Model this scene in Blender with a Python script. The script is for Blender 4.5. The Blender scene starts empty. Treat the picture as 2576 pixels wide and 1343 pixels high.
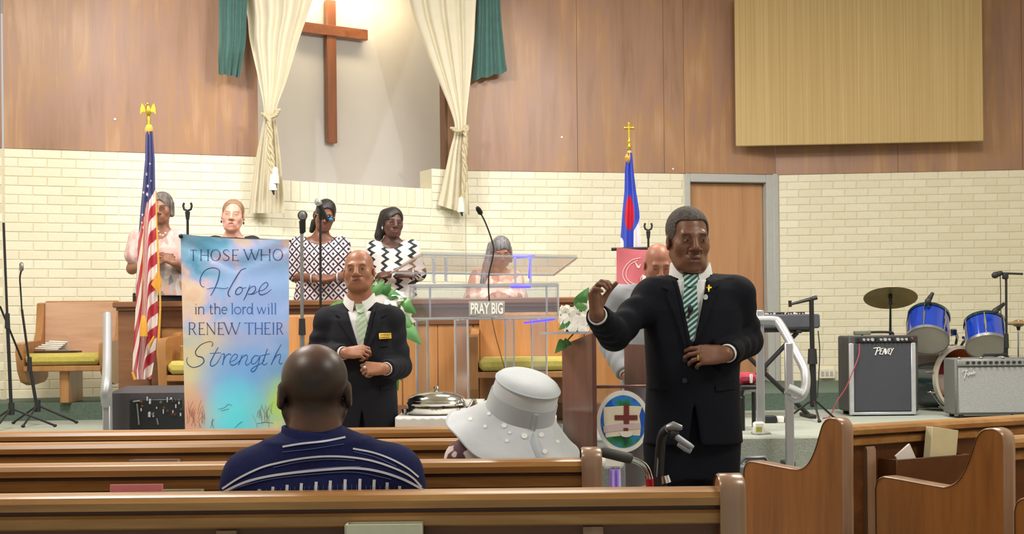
import bpy, bmesh, math, random
import numpy as np
from mathutils import Vector, Matrix, Euler
from mathutils.bvhtree import BVHTree
from mathutils.geometry import delaunay_2d_cdt

random.seed(7)
scene = bpy.context.scene
COL = scene.collection
PI = math.pi

# ------------------------------------------------------------------ camera
FPX, CX, HZ, ROLL = 3300.0, 1288.0, 850.0, 0.0105
CAM = Vector((0, 0, 1.28))
RIGHT = Vector((math.cos(ROLL), 0, -math.sin(ROLL)))
UPV = Vector((math.sin(ROLL), 0, math.cos(ROLL)))
FWD = Vector((0, 1, 0))
cd = bpy.data.cameras.new('camera')
cam = bpy.data.objects.new('camera', cd)
COL.objects.link(cam)
cd.sensor_width = 36.0
cd.lens = FPX / 2576 * 36.0
cd.shift_y = (HZ - 671.5) / 2576
cd.clip_end = 100
mw = Matrix((RIGHT, UPV, -FWD)).transposed().to_4x4()
mw.translation = CAM
cam.matrix_world = mw
scene.camera = cam


def P(px, py, d):
    """World point that the photograph shows at pixel (px, py), d metres in front of the camera."""
    px, py, d = float(px), float(py), float(d)
    return CAM + d * (FWD + (px - CX) / FPX * RIGHT - (py - HZ) / FPX * UPV)


# ------------------------------------------------------------------ world, lamps, exposure
scene.view_settings.view_transform = 'Standard'
scene.view_settings.look = 'None'
scene.view_settings.gamma = 1.0
scene.view_settings.use_curve_mapping = False
scene.view_settings.exposure = 0.25
w = bpy.data.worlds.new('world')
scene.world = w
w.use_nodes = True
w.node_tree.nodes['Background'].inputs[0].default_value = (1.0, 0.965, 0.93, 1)
w.node_tree.nodes['Background'].inputs[1].default_value = 0.52


def area(name, loc, target, size, sizey, energy, color):
    l = bpy.data.lights.new(name, 'AREA')
    l.shape = 'RECTANGLE'
    l.size, l.size_y, l.energy, l.color = size, sizey, energy, color
    o = bpy.data.objects.new(name, l)
    COL.objects.link(o)
    o.location = loc
    o.rotation_euler = (Vector(target) - Vector(loc)).to_track_quat('-Z', 'Y').to_euler()
    return o


def spot(name, loc, target, energy, color, angle, blend=.4, radius=.06):
    l = bpy.data.lights.new(name, 'SPOT')
    l.energy, l.color, l.spot_size, l.spot_blend, l.shadow_soft_size = energy, color, math.radians(angle), blend, radius
    o = bpy.data.objects.new(name, l)
    COL.objects.link(o)
    o.location = loc
    o.rotation_euler = (Vector(target) - Vector(loc)).to_track_quat('-Z', 'Y').to_euler()
    return o


WARM = (1.0, 0.93, 0.84)
for i, (x, y, e) in enumerate([(-3.2, 3.0, 115), (3.2, 3.0, 115), (-2.6, 7.6, 178), (2.6, 7.6, 178), (0.2, 9.6, 74)]):
    area('ceiling_light', (x, y, 4.95), (x, y + .8, 0), 1.3, 1.3, e, WARM)
spot('stage_light', (-3.6, 6.2, 4.9), (-1.0, 13.4, 3.0), 330, (.90, .93, 1), 46, .35, .05)
spot('stage_light', (2.6, 7.0, 4.9), (-1.6, 13.2, 3.1), 200, (.90, .93, 1), 36, .35, .05)
spot('banner_fill', (-1.2, 3.6, 4.9), (-1.58, 7.5, 1.12), 270, (.80, .90, 1.0), 15, .6, .05)  # added spot that brightens the banner, no such fixture in view
area('niche_light', (-1.55, 13.1, 4.9), (-1.85, 13.75, 3.9), 1.5, .12, 15, (1, .82, .52))


# ------------------------------------------------------------------ materials
def _n(nt, t, **kw):
    n = nt.nodes.new(t)
    for k, v in kw.items():
        setattr(n, k, v)
    return n


def srgb(c):
    if isinstance(c, str):
        c = tuple(int(c[i:i + 2], 16) for i in (0, 2, 4))
    c = [v / 255.0 for v in c]
    return tuple((v / 12.92 if v <= .04045 else ((v + .055) / 1.055) ** 2.4) for v in c)


def newmat(name):
    m = bpy.data.materials.new(name)
    m.use_nodes = True
    nt = m.node_tree
    return m, nt, nt.nodes['Principled BSDF']


def ramp(nt, stops, interp='LINEAR'):
    r = _n(nt, 'ShaderNodeValToRGB')
    r.color_ramp.interpolation = interp
    e = r.color_ramp.elements
    while len(e) < len(stops):
        e.new(.5)
    for i, (p, c) in enumerate(stops):
        e[i].position = p
        e[i].color = (*c, 1)
    return r


def coords(nt, scale=(1, 1, 1), rot=(0, 0, 0), kind='Object', loc=(0, 0, 0)):
    t = _n(nt, 'ShaderNodeTexCoord')
    m = _n(nt, 'ShaderNodeMapping')
    m.inputs['Scale'].default_value = scale
    m.inputs['Rotation'].default_value = rot
    m.inputs['Location'].default_value = loc
    nt.links.new(t.outputs[kind], m.inputs['Vector'])
    return m.outputs['Vector']


def bump(nt, b, hsock, strength, dist=.01):
    n = _n(nt, 'ShaderNodeBump')
    n.inputs['Strength'].default_value = strength
    n.inputs['Distance'].default_value = dist
    nt.links.new(hsock, n.inputs['Height'])
    nt.links.new(n.outputs['Normal'], b.inputs['Normal'])


def plain(name, c, rough=.6, metal=0.0, var=.06, scale=18, bmp=0.0, spec=.5, sheen=0, emit=None, trans=0, coat=0):
    """Single-colour material with faint procedural mottling."""
    m, nt, b = newmat(name)
    c = srgb(c)
    nz = _n(nt, 'ShaderNodeTexNoise')
    nz.inputs['Scale'].default_value = scale
    nz.inputs['Detail'].default_value = 4
    nt.links.new(coords(nt), nz.inputs['Vector'])
    r = ramp(nt, [(.3, tuple(v * (1 - var) for v in c)), (.7, tuple(min(1, v * (1 + var)) for v in c))])
    nt.links.new(nz.outputs['Fac'], r.inputs['Fac'])
    nt.links.new(r.outputs['Color'], b.inputs['Base Color'])
    b.inputs['Roughness'].default_value = rough
    b.inputs['Metallic'].default_value = metal
    b.inputs['Specular IOR Level'].default_value = spec
    b.inputs['Sheen Weight'].default_value = sheen
    b.inputs['Coat Weight'].default_value = coat
    if bmp:
        bump(nt, b, nz.outputs['Fac'], bmp)
    if emit:
        b.inputs['Emission Color'].default_value = (*srgb(emit[0]), 1)
        b.inputs['Emission Strength'].default_value = emit[1]
    if trans:
        b.inputs['Alpha'].default_value = 1 - trans
    return m


def wood(name, stops, scale=(14, 14, 1.2), rough=.45, blotch=.35, bmp=.08, spec=.4, bscale=1.2, coat=0.0, detail=7):
    m, nt, b = newmat(name)
    v = coords(nt, scale)
    nz = _n(nt, 'ShaderNodeTexNoise')
    nz.inputs['Scale'].default_value = 1.6
    nz.inputs['Detail'].default_value = detail
    nz.inputs['Roughness'].default_value = .62
    nz.inputs['Distortion'].default_value = .7
    nt.links.new(v, nz.inputs['Vector'])
    n2 = _n(nt, 'ShaderNodeTexNoise')
    n2.inputs['Scale'].default_value = bscale
    n2.inputs['Detail'].default_value = 3
    nt.links.new(coords(nt, tuple(min(1.0, s / max(scale) * 3 + .25) for s in scale)), n2.inputs['Vector'])
    mx = _n(nt, 'ShaderNodeMath', operation='MULTIPLY_ADD')
    nt.links.new(n2.outputs['Fac'], mx.inputs[0])
    mx.inputs[1].default_value = blotch
    ad = _n(nt, 'ShaderNodeMath', operation='MULTIPLY')
    ad.inputs[1].default_value = 1 - blotch
    nt.links.new(nz.outputs['Fac'], ad.inputs[0])
    nt.links.new(ad.outputs[0], mx.inputs[2])
    r = ramp(nt, [(p, srgb(c)) for p, c in stops])
    nt.links.new(mx.outputs[0], r.inputs['Fac'])
    nt.links.new(r.outputs['Color'], b.inputs['Base Color'])
    b.inputs['Roughness'].default_value = rough
    b.inputs['Specular IOR Level'].default_value = spec
    b.inputs['Coat Weight'].default_value = coat
    b.inputs['Coat Roughness'].default_value = .25
    if bmp:
        bump(nt, b, nz.outputs['Fac'], bmp, .004)
    return m


def attr_mat(name, rough=.5, var=.08, spec=.4, scale=60, bmp=.05, sss=0.0, sheen=0):
    """Colour from the point attribute 'tone' (skin with lips and brows, printed cloth)."""
    m, nt, b = newmat(name)
    a = _n(nt, 'ShaderNodeAttribute', attribute_name='tone')
    nz = _n(nt, 'ShaderNodeTexNoise')
    nz.inputs['Scale'].default_value = scale
    nz.inputs['Detail'].default_value = 5
    nt.links.new(coords(nt), nz.inputs['Vector'])
    r = ramp(nt, [(.3, (1 - var,) * 3), (.7, (1 + var * .6,) * 3)])
    nt.links.new(nz.outputs['Fac'], r.inputs['Fac'])
    mx = _n(nt, 'ShaderNodeMix', data_type='RGBA', blend_type='MULTIPLY')
    mx.inputs['Factor'].default_value = 1
    nt.links.new(a.outputs['Color'], mx.inputs['A'])
    nt.links.new(r.outputs['Color'], mx.inputs['B'])
    nt.links.new(mx.outputs['Result'], b.inputs['Base Color'])
    b.inputs['Roughness'].default_value = rough
    b.inputs['Specular IOR Level'].default_value = spec
    b.inputs['Sheen Weight'].default_value = sheen
    if bmp:
        bump(nt, b, nz.outputs['Fac'], bmp, .003)
    return m


def acrylic(name, tint=(.93, .95, .97), gloss=.10, milk=.025):
    m, nt, b = newmat(name)
    out = nt.nodes['Material Output']
    nt.nodes.remove(b)
    t = _n(nt, 'ShaderNodeBsdfTransparent')
    t.inputs[0].default_value = (*tint, 1)
    g = _n(nt, 'ShaderNodeBsdfGlossy')
    g.inputs['Roughness'].default_value = .12
    g.inputs[0].default_value = (.9, .92, 1, 1)
    d = _n(nt, 'ShaderNodeBsdfDiffuse')
    d.inputs[0].default_value = (.75, .76, .8, 1)
    fr = _n(nt, 'ShaderNodeLayerWeight')
    fr.inputs['Blend'].default_value = .35
    mm = _n(nt, 'ShaderNodeMath', operation='MULTIPLY_ADD')
    nt.links.new(fr.outputs['Facing'], mm.inputs[0])
    mm.inputs[1].default_value = .35
    mm.inputs[2].default_value = gloss
    m1 = _n(nt, 'ShaderNodeMixShader')
    m1.inputs[0].default_value = milk
    nt.links.new(t.outputs[0], m1.inputs[1])
    nt.links.new(d.outputs[0], m1.inputs[2])
    m2 = _n(nt, 'ShaderNodeMixShader')
    nt.links.new(mm.outputs[0], m2.inputs[0])
    nt.links.new(m1.outputs[0], m2.inputs[1])
    nt.links.new(g.outputs[0], m2.inputs[2])
    nt.links.new(m2.outputs[0], out.inputs['Surface'])
    return m


# ------------------------------------------------------------------ mesh builder
def A3(v):
    return np.array(v, dtype=float)


class MB:
    def __init__(s, M=None):
        s.v, s.f, s.M, s.uv = [], [], M, None

    def add(s, vs, fs):
        b = len(s.v)
        if s.M is not None:
            vs = [s.M @ Vector(v) for v in vs]
        s.v.extend([tuple(v) for v in vs])
        s.f.extend([tuple(i + b for i in f) for f in fs])
        return s

    def box(s, c, size, bev=0.0, R=None):
        h = [x / 2 for x in size]
        bev = min(bev, min(h) * .95)
        vs, fs = [], []
        if bev <= 0:
            vs = [(x, y, z) for x in (-h[0], h[0]) for y in (-h[1], h[1]) for z in (-h[2], h[2])]
            fs = [(0, 1, 3, 2), (4, 6, 7, 5), (0, 4, 5, 1), (2, 3, 7, 6), (0, 2, 6, 4), (1, 5, 7, 3)]
        else:
            idx = {}
            for a in (-1, 1):
                for b_ in (-1, 1):
                    for c_ in (-1, 1):
                        sg = (a, b_, c_)
                        for ax in range(3):
                            p = [sg[i] * (h[i] if i == ax else h[i] - bev) for i in range(3)]
                            idx[(sg, ax)] = len(vs)
                            vs.append(tuple(p))
            S = (-1, 1)
            for ax in range(3):
                o = [i for i in range(3) if i != ax]
                for sg in S:
                    def key(u, v_):
                        t = [0, 0, 0]
                        t[ax], t[o[0]], t[o[1]] = sg, u, v_
                        return idx[(tuple(t), ax)]
                    fs.append((key(-1, -1), key(1, -1), key(1, 1), key(-1, 1)))
                for u in S:
                    for v_ in S:
                        def k2(t, axx):
                            q = [0, 0, 0]
                            q[ax], q[o[0]], q[o[1]] = t, u, v_
                            return idx[(tuple(q), axx)]
                        fs.append((k2(-1, o[0]), k2(1, o[0]), k2(1, o[1]), k2(-1, o[1])))
            for a in S:
                for b_ in S:
                    for c_ in S:
                        fs.append(tuple(idx[((a, b_, c_), k)] for k in range(3)))
        if R is not None:
            vs = [R @ Vector(v) for v in vs]
        cc = Vector(c)
        return s.add([Vector(v) + cc for v in vs], fs)

    def tube(s, pts, r, n=10, caps=True, flat=None):
        """Round bar along pts; r a number or one per point; flat=(k, axis) squashes it."""
        pts = [Vector(p) for p in pts]
        m = len(pts)
        rs = r if isinstance(r, (list, tuple)) else [r] * m
        vs, fs = [], []
        up = None
        for i, p in enumerate(pts):
            t = (pts[min(i + 1, m - 1)] - pts[max(i - 1, 0)])
            if t.length < 1e-9:
                t = Vector((0, 0, 1))
            t.normalize()
            if up is None:
                up = Vector((0, 0, 1)) if abs(t.z) < .9 else Vector((1, 0, 0))
                if flat is not None:
                    up = Vector(flat[1])
            sd = t.cross(up)
            if sd.length < 1e-6:
                sd = t.orthogonal()
            sd.normalize()
            up = sd.cross(t).normalized()
            k = flat[0] if flat is not None else 1.0
            for j in range(n):
                a = 2 * PI * j / n
                vs.append(p + (sd * math.cos(a) + up * math.sin(a) * k) * rs[i])
        for i in range(m - 1):
            for j in range(n):
                a, b = i * n + j, i * n + (j + 1) % n
                fs.append((a, b, b + n, a + n))
        if caps:
            fs.append(tuple(range(n - 1, -1, -1)))
            fs.append(tuple((m - 1) * n + j for j in range(n)))
        return s.add(vs, fs)

    def lathe(s, prof, c=(0, 0, 0), R=None, n=28, sx=1.0, sy=1.0, cap=True):
        vs, fs = [], []
        for (r, z) in prof:
            for j in range(n):
                a = 2 * PI * j / n
                vs.append(Vector((r * math.cos(a) * sx, r * math.sin(a) * sy, z)))
        for i in range(len(prof) - 1):
            for j in range(n):
                a, b = i * n + j, i * n + (j + 1) % n
                fs.append((a, b, b + n, a + n))
        cap = cap and math.dist(prof[0], prof[-1]) > 1e-6
        if cap and prof[0][0] > 1e-6:
            fs.append(tuple(range(n - 1, -1, -1)))
        if cap and prof[-1][0] > 1e-6:
            fs.append(tuple((len(prof) - 1) * n + j for j in range(n)))
        c = Vector(c)
        return s.add([(R @ v if R is not None else v) + c for v in vs], fs)

    def sph(s, c, r, R=None, nu=16, nv=10):
        r = r if isinstance(r, (tuple, list)) else (r, r, r)
        prof = [(max(1e-7, math.sin(PI * i / nv)), -math.cos(PI * i / nv)) for i in range(nv + 1)]
        vs, fs = [], []
        for (q, z) in prof:
            for j in range(nu):
                a = 2 * PI * j / nu
                vs.append(Vector((q * math.cos(a) * r[0], q * math.sin(a) * r[1], z * r[2])))
        for i in range(nv):
            for j in range(nu):
                a, b = i * nu + j, i * nu + (j + 1) % nu
                fs.append((a, b, b + nu, a + nu))
        c = Vector(c)
        return s.add([(R @ v if R is not None else v) + c for v in vs], fs)

    def prism(s, poly, O, U, V, W):
        """Polygon (list of 2-D points) in the plane O+U*x+V*y, thickened along vector W."""
        O, U, V, W = Vector(O), Vector(U), Vector(V), Vector(W)
        n = len(poly)
        vs = [O + U * x + V * y for x, y in poly] + [O + U * x + V * y + W for x, y in poly]
        fs = [tuple(range(n - 1, -1, -1)), tuple(range(n, 2 * n))]
        fs += [(i, (i + 1) % n, (i + 1) % n + n, i + n) for i in range(n)]
        return s.add(vs, fs)

    def grid(s, fn, nu, nv, th=None):
        """Sheet fn(u, v); th = thickness vector (or function) for a closed slab."""
        vs = [Vector(fn(i / nu, j / nv)) for j in range(nv + 1) for i in range(nu + 1)]
        fs = [(j * (nu + 1) + i, j * (nu + 1) + i + 1, (j + 1) * (nu + 1) + i + 1, (j + 1) * (nu + 1) + i) for j in range(nv) for i in range(nu)]
        if th is not None:
            T = Vector(th)
            m = len(vs)
            vs = vs + [v + T for v in vs]
            fs = fs + [tuple(reversed([i + m for i in f])) for f in fs]
            rim = [i for i in range(nu + 1)] + [(j) * (nu + 1) + nu for j in range(1, nv + 1)] + [nv * (nu + 1) + i for i in range(nu - 1, -1, -1)] + [j * (nu + 1) for j in range(nv - 1, 0, -1)]
            k = len(rim)
            fs += [(rim[(i + 1) % k], rim[i], rim[i] + m, rim[(i + 1) % k] + m) for i in range(k)]
        return s.add(vs, fs)


WM = {}


def build(name, mb, mat, parent=None, angle=38, origin=None, fix=True, tone=None):
    """Link the collected geometry as ONE mesh object, a child of parent or a top-level object."""
    vs, fs = (mb.v, mb.f) if isinstance(mb, MB) else mb
    inv = None
    if parent is not None:
        inv = WM[parent.name].inverted()
    elif origin is not None:
        inv = Matrix.Translation(-Vector(origin))
    if inv is not None:
        a = np.array(vs, dtype=float)
        m = np.array(inv)
        vs = a @ m[:3, :3].T + m[:3, 3]
    me = bpy.data.meshes.new(name)
    me.from_pydata([tuple(v) for v in vs] if not isinstance(vs, np.ndarray) else vs.tolist(), [], fs.tolist() if isinstance(fs, np.ndarray) else fs)
    me.update()
    if fix and isinstance(mb, MB):
        bm = bmesh.new()
        bm.from_mesh(me)
        bmesh.ops.recalc_face_normals(bm, faces=bm.faces)
        bm.to_mesh(me)
        bm.free()
    if angle:
        me.polygons.foreach_set('use_smooth', [True] * len(me.polygons))
        me.set_sharp_from_angle(angle=math.radians(angle))
    if tone is not None:
        ca = me.color_attributes.new('tone', 'FLOAT_COLOR', 'POINT')
        t = np.ones((len(me.vertices), 4), np.float32)
        t[:, :3] = tone
        ca.data.foreach_set('color', t.ravel())
    o = bpy.data.objects.new(name, me)
    COL.objects.link(o)
    if mat is not None:
        me.materials.append(mat)
    if parent is not None:
        o.parent = parent
        WM[o.name] = WM[parent.name]
    else:
        o.location = origin if origin is not None else (0, 0, 0)
        WM[o.name] = Matrix.Translation(Vector(o.location))
    return o


def tag(o, label, cat, group=None):
    o['label'] = label
    o['category'] = cat
    if group:
        o['group'] = group
    return o


def thing(name, label, cat, loc, group=None):
    o = bpy.data.objects.new(name, None)
    o.empty_display_size = .1
    COL.objects.link(o)
    o.location = loc
    WM[o.name] = Matrix.Translation(Vector(loc))
    return tag(o, label, cat, group)


def struct(o):
    o['kind'] = 'structure'
    return o


def bvh_of(*obs):
    vs, fs = [], []
    for o in obs:
        M = WM[o.name]
        b = len(vs)
        vs += [M @ v.co for v in o.data.vertices]
        fs += [tuple(b + i for i in p.vertices) for p in o.data.polygons]
    return BVHTree.FromPolygons(vs, fs)


def hit(bvh, px, py, d0=None):
    p = P(px, py, 1.0)
    dr = (p - CAM).normalized()
    st = CAM if d0 is None else CAM + (P(px, py, d0) - CAM)
    h = bvh.ray_cast(st, dr)
    return h[0], dr


def catmull(pts, k=6):
    pts = [np.array(p, float) for p in pts]
    if len(pts) < 3:
        return pts
    q = [2 * pts[0] - pts[1]] + pts + [2 * pts[-1] - pts[-2]]
    out = []
    for i in range(1, len(q) - 2):
        for t in np.linspace(0, 1, k, endpoint=False):
            a, b, c, d = q[i - 1:i + 3]
            out.append(.5 * ((2 * b) + (c - a) * t + (2 * a - 5 * b + 4 * c - d) * t * t + (3 * b - a - 3 * c + d) * t ** 3))
    out.append(pts[-1])
    return out


def drape(poly, bvh, off=.004, th=.003, step=6, d0=None, mb=None, smooth=0):
    """Cloth patch: outline in photo pixels, laid onto a surface with its own thickness."""
    mb = mb or MB()
    if smooth:
        poly = [tuple(p) for p in catmull(list(poly) + [poly[0]], smooth)][:-1]
    ring = []
    n = len(poly)
    for i in range(n):
        a, b = np.array(poly[i], float), np.array(poly[(i + 1) % n], float)
        m = max(1, int(np.linalg.norm(b - a) / step))
        ring += [tuple(a + (b - a) * t / m) for t in range(m)]
    xs, ys = [p[0] for p in ring], [p[1] for p in ring]
    inner = []
    nr = np.array(ring)

    def inside(x, y):
        c = False
        j = n - 1
        for i in range(n):
            xi, yi = poly[i]
            xj, yj = poly[j]
            if (yi > y) != (yj > y) and x < (xj - xi) * (y - yi) / (yj - yi) + xi:
                c = not c
            j = i
        return c
    y = min(ys) + step * .5
    while y < max(ys):
        x = min(xs) + step * .5
        while x < max(xs):
            if inside(x, y) and np.min(np.hypot(nr[:, 0] - x, nr[:, 1] - y)) > step * .45:
                inner.append((x, y))
            x += step
        y += step
    pts = ring + inner
    r = delaunay_2d_cdt([Vector(p) for p in pts], [], [list(range(len(ring)))], 1, 1e-5)
    V2, F = r[0], r[2]
    hits, ok = [], []
    for p in V2:
        h, dr = hit(bvh, p[0], p[1], d0)
        hits.append((h, dr))
        if h is not None:
            ok.append((p[0], p[1], h.y))
    if not ok:
        return mb
    oa = np.array(ok)
    top, bot = [], []
    for p, (h, dr) in zip(V2, hits):
        if h is None:
            k = np.argmin((oa[:, 0] - p[0]) ** 2 + (oa[:, 1] - p[1]) ** 2)
            h = P(p[0], p[1], oa[k, 2])
        top.append(h - dr * (off + th))
        bot.append(h - dr * off)
    m = len(top)
    fs = [tuple(f) for f in F]
    cnt = {}
    for f in fs:
        for a, b in zip(f, f[1:] + f[:1]):
            cnt[(a, b)] = 1
    side = [(a, b, b + m, a + m) for (a, b) in cnt if (b, a) not in cnt]
    mb.add(top + bot, fs + [tuple(reversed([i + m for i in f])) for f in fs] + [tuple(reversed(q)) for q in side])
    return mb


def ribbon(mb, pts, wd, bvh, off=.0015, th=.0012, d0=None, k=6, plane=None):
    """Brush stroke through pixel points laid on a surface; wd = width in px (number or list)."""
    if k:
        p = catmull(pts, k)
    else:
        p = []
        for a, b in zip(pts, pts[1:]):
            m_ = max(1, min(8, int(math.dist(a, b) / 4)))
            p += [np.array(a, float) + (np.array(b, float) - np.array(a, float)) * t / m_ for t in range(m_)]
        p.append(np.array(pts[-1], float))
    n = len(p)
    ws = np.interp(np.linspace(0, 1, n), np.linspace(0, 1, len(wd)), wd) if isinstance(wd, (list, tuple)) else np.full(n, wd)
    vs = []
    last = None
    for i in range(n):
        t = p[min(i + 1, n - 1)] - p[max(i - 1, 0)]
        t = t / (np.linalg.norm(t) + 1e-9)
        nn = np.array((-t[1], t[0])) * ws[i] / 2
        for q in (p[i] + nn, p[i] - nn):
            if plane is not None:
                dr = (P(q[0], q[1], 1) - CAM).normalized()
                h = P(q[0], q[1], plane(q[0], q[1]))
            else:
                h, dr = hit(bvh, q[0], q[1], d0)
                if h is None:
                    h = P(q[0], q[1], last if last else 8)
                last = h.y
            vs.append((h - dr * (off + th), h - dr * off))
    V = [a for a, b in vs] + [b for a, b in vs]
    m = len(vs)
    fs = []
    for i in range(n - 1):
        a, b, c, d = 2 * i, 2 * i + 1, 2 * i + 3, 2 * i + 2
        fs += [(a, b, c, d), (a + m, d + m, c + m, b + m), (a, d, d + m, a + m), (b, b + m, c + m, c)]
    fs += [(0, m, m + 1, 1), (2 * n - 2, 2 * n - 1, 2 * n - 1 + m, 2 * n - 2 + m)]
    mb.add(V, fs)
    return mb


# ------------------------------------------------------------------ implicit bodies (smooth unions turned into one surface)
F32 = np.float32


def rcone(a, b, ra, rb=None, wave=None):
    a, b = A3(a), A3(b)
    rb = ra if rb is None else rb
    ab = b - a
    L2 = max(1e-12, float(ab @ ab))

    def fn(X, Y, Z):
        px, py, pz = X - F32(a[0]), Y - F32(a[1]), Z - F32(a[2])
        t = np.clip((px * F32(ab[0]) + py * F32(ab[1]) + pz * F32(ab[2])) / F32(L2), 0, 1)
        dx, dy, dz = px - t * F32(ab[0]), py - t * F32(ab[1]), pz - t * F32(ab[2])
        r = F32(ra) + t * F32(rb - ra)
        if wave is not None:
            r = r + F32(wave[0]) * np.sin(t * F32(wave[1] * 6.283) + F32(wave[2]) + dx * F32(38) + dz * F32(24)) * np.sin(t * F32(3.14))
        return np.sqrt(dx * dx + dy * dy + dz * dz) - r
    R = max(ra, rb) + (wave[0] if wave is not None else 0)
    return fn, np.minimum(a, b) - R, np.maximum(a, b) + R


def ell(c, r, R=None):
    c, r = A3(c), A3(r)
    R = np.eye(3) if R is None else np.array(R, float)

    def fn(X, Y, Z):
        p = (X - F32(c[0]), Y - F32(c[1]), Z - F32(c[2]))
        q = [p[0] * F32(R[0, i]) + p[1] * F32(R[1, i]) + p[2] * F32(R[2, i]) for i in range(3)]
        k0 = np.sqrt(sum((q[i] / F32(r[i])) ** 2 for i in range(3))) + F32(1e-6)
        k1 = np.sqrt(sum((q[i] / F32(r[i] ** 2)) ** 2 for i in range(3))) + F32(1e-6)
        return k0 * (k0 - 1) / k1
    e = np.sqrt(((R * r) ** 2).sum(1))
    return fn, c - e, c + e


def rbox(c, h, rad, R=None):
    c, h = A3(c), A3(h)
    R = np.eye(3) if R is None else np.array(R, float)

    def fn(X, Y, Z):
        p = (X - F32(c[0]), Y - F32(c[1]), Z - F32(c[2]))
        q = [np.abs(p[0] * F32(R[0, i]) + p[1] * F32(R[1, i]) + p[2] * F32(R[2, i])) - F32(h[i] - rad) for i in range(3)]
        o = np.sqrt(sum(np.maximum(x, 0) ** 2 for x in q))
        return o + np.minimum(np.maximum(q[0], np.maximum(q[1], q[2])), 0) - F32(rad)
    e = (np.abs(R) * h).sum(1)
    return fn, c - e, c + e


def loft(secs, p=2.2, yaw=0.0):
    """Upright body: sections (z, cx, cy, half width, half depth), interpolated over z."""
    S = np.array(sorted(secs), float)
    cs, sn = math.cos(yaw), math.sin(yaw)

    def fn(X, Y, Z):
        z = Z.ravel()
        ip = [np.interp(z, S[:, 0], S[:, i]).astype(F32).reshape(Z.shape) for i in range(1, 5)]
        dx, dy = X - ip[0], Y - ip[1]
        x = np.abs((dx * F32(cs) + dy * F32(sn)) / ip[2])
        y = np.abs((-dx * F32(sn) + dy * F32(cs)) / ip[3])
        k = (x ** F32(p) + y ** F32(p)) ** F32(1 / p)
        d = (k - 1) * np.minimum(ip[2], ip[3])
        return np.maximum(d, np.maximum(Z - F32(S[-1, 0]), F32(S[0, 0]) - Z))
    m = max(S[:, 3].max(), S[:, 4].max())
    lo = np.array((S[:, 1].min() - m, S[:, 2].min() - m, S[0, 0]))
    hi = np.array((S[:, 1].max() + m, S[:, 2].max() + m, S[-1, 0]))
    return fn, lo, hi


def half(n, c, lo, hi):
    """Half space n.p < c within the box lo..hi."""
    n = A3(n)
    return (lambda X, Y, Z: X * F32(n[0]) + Y * F32(n[1]) + Z * F32(n[2]) - F32(c)), A3(lo), A3(hi)


def inter(a, b):
    return (lambda X, Y, Z: np.maximum(a[0](X, Y, Z), b[0](X, Y, Z))), np.maximum(a[1], b[1]), np.minimum(a[2], b[2])


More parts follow.
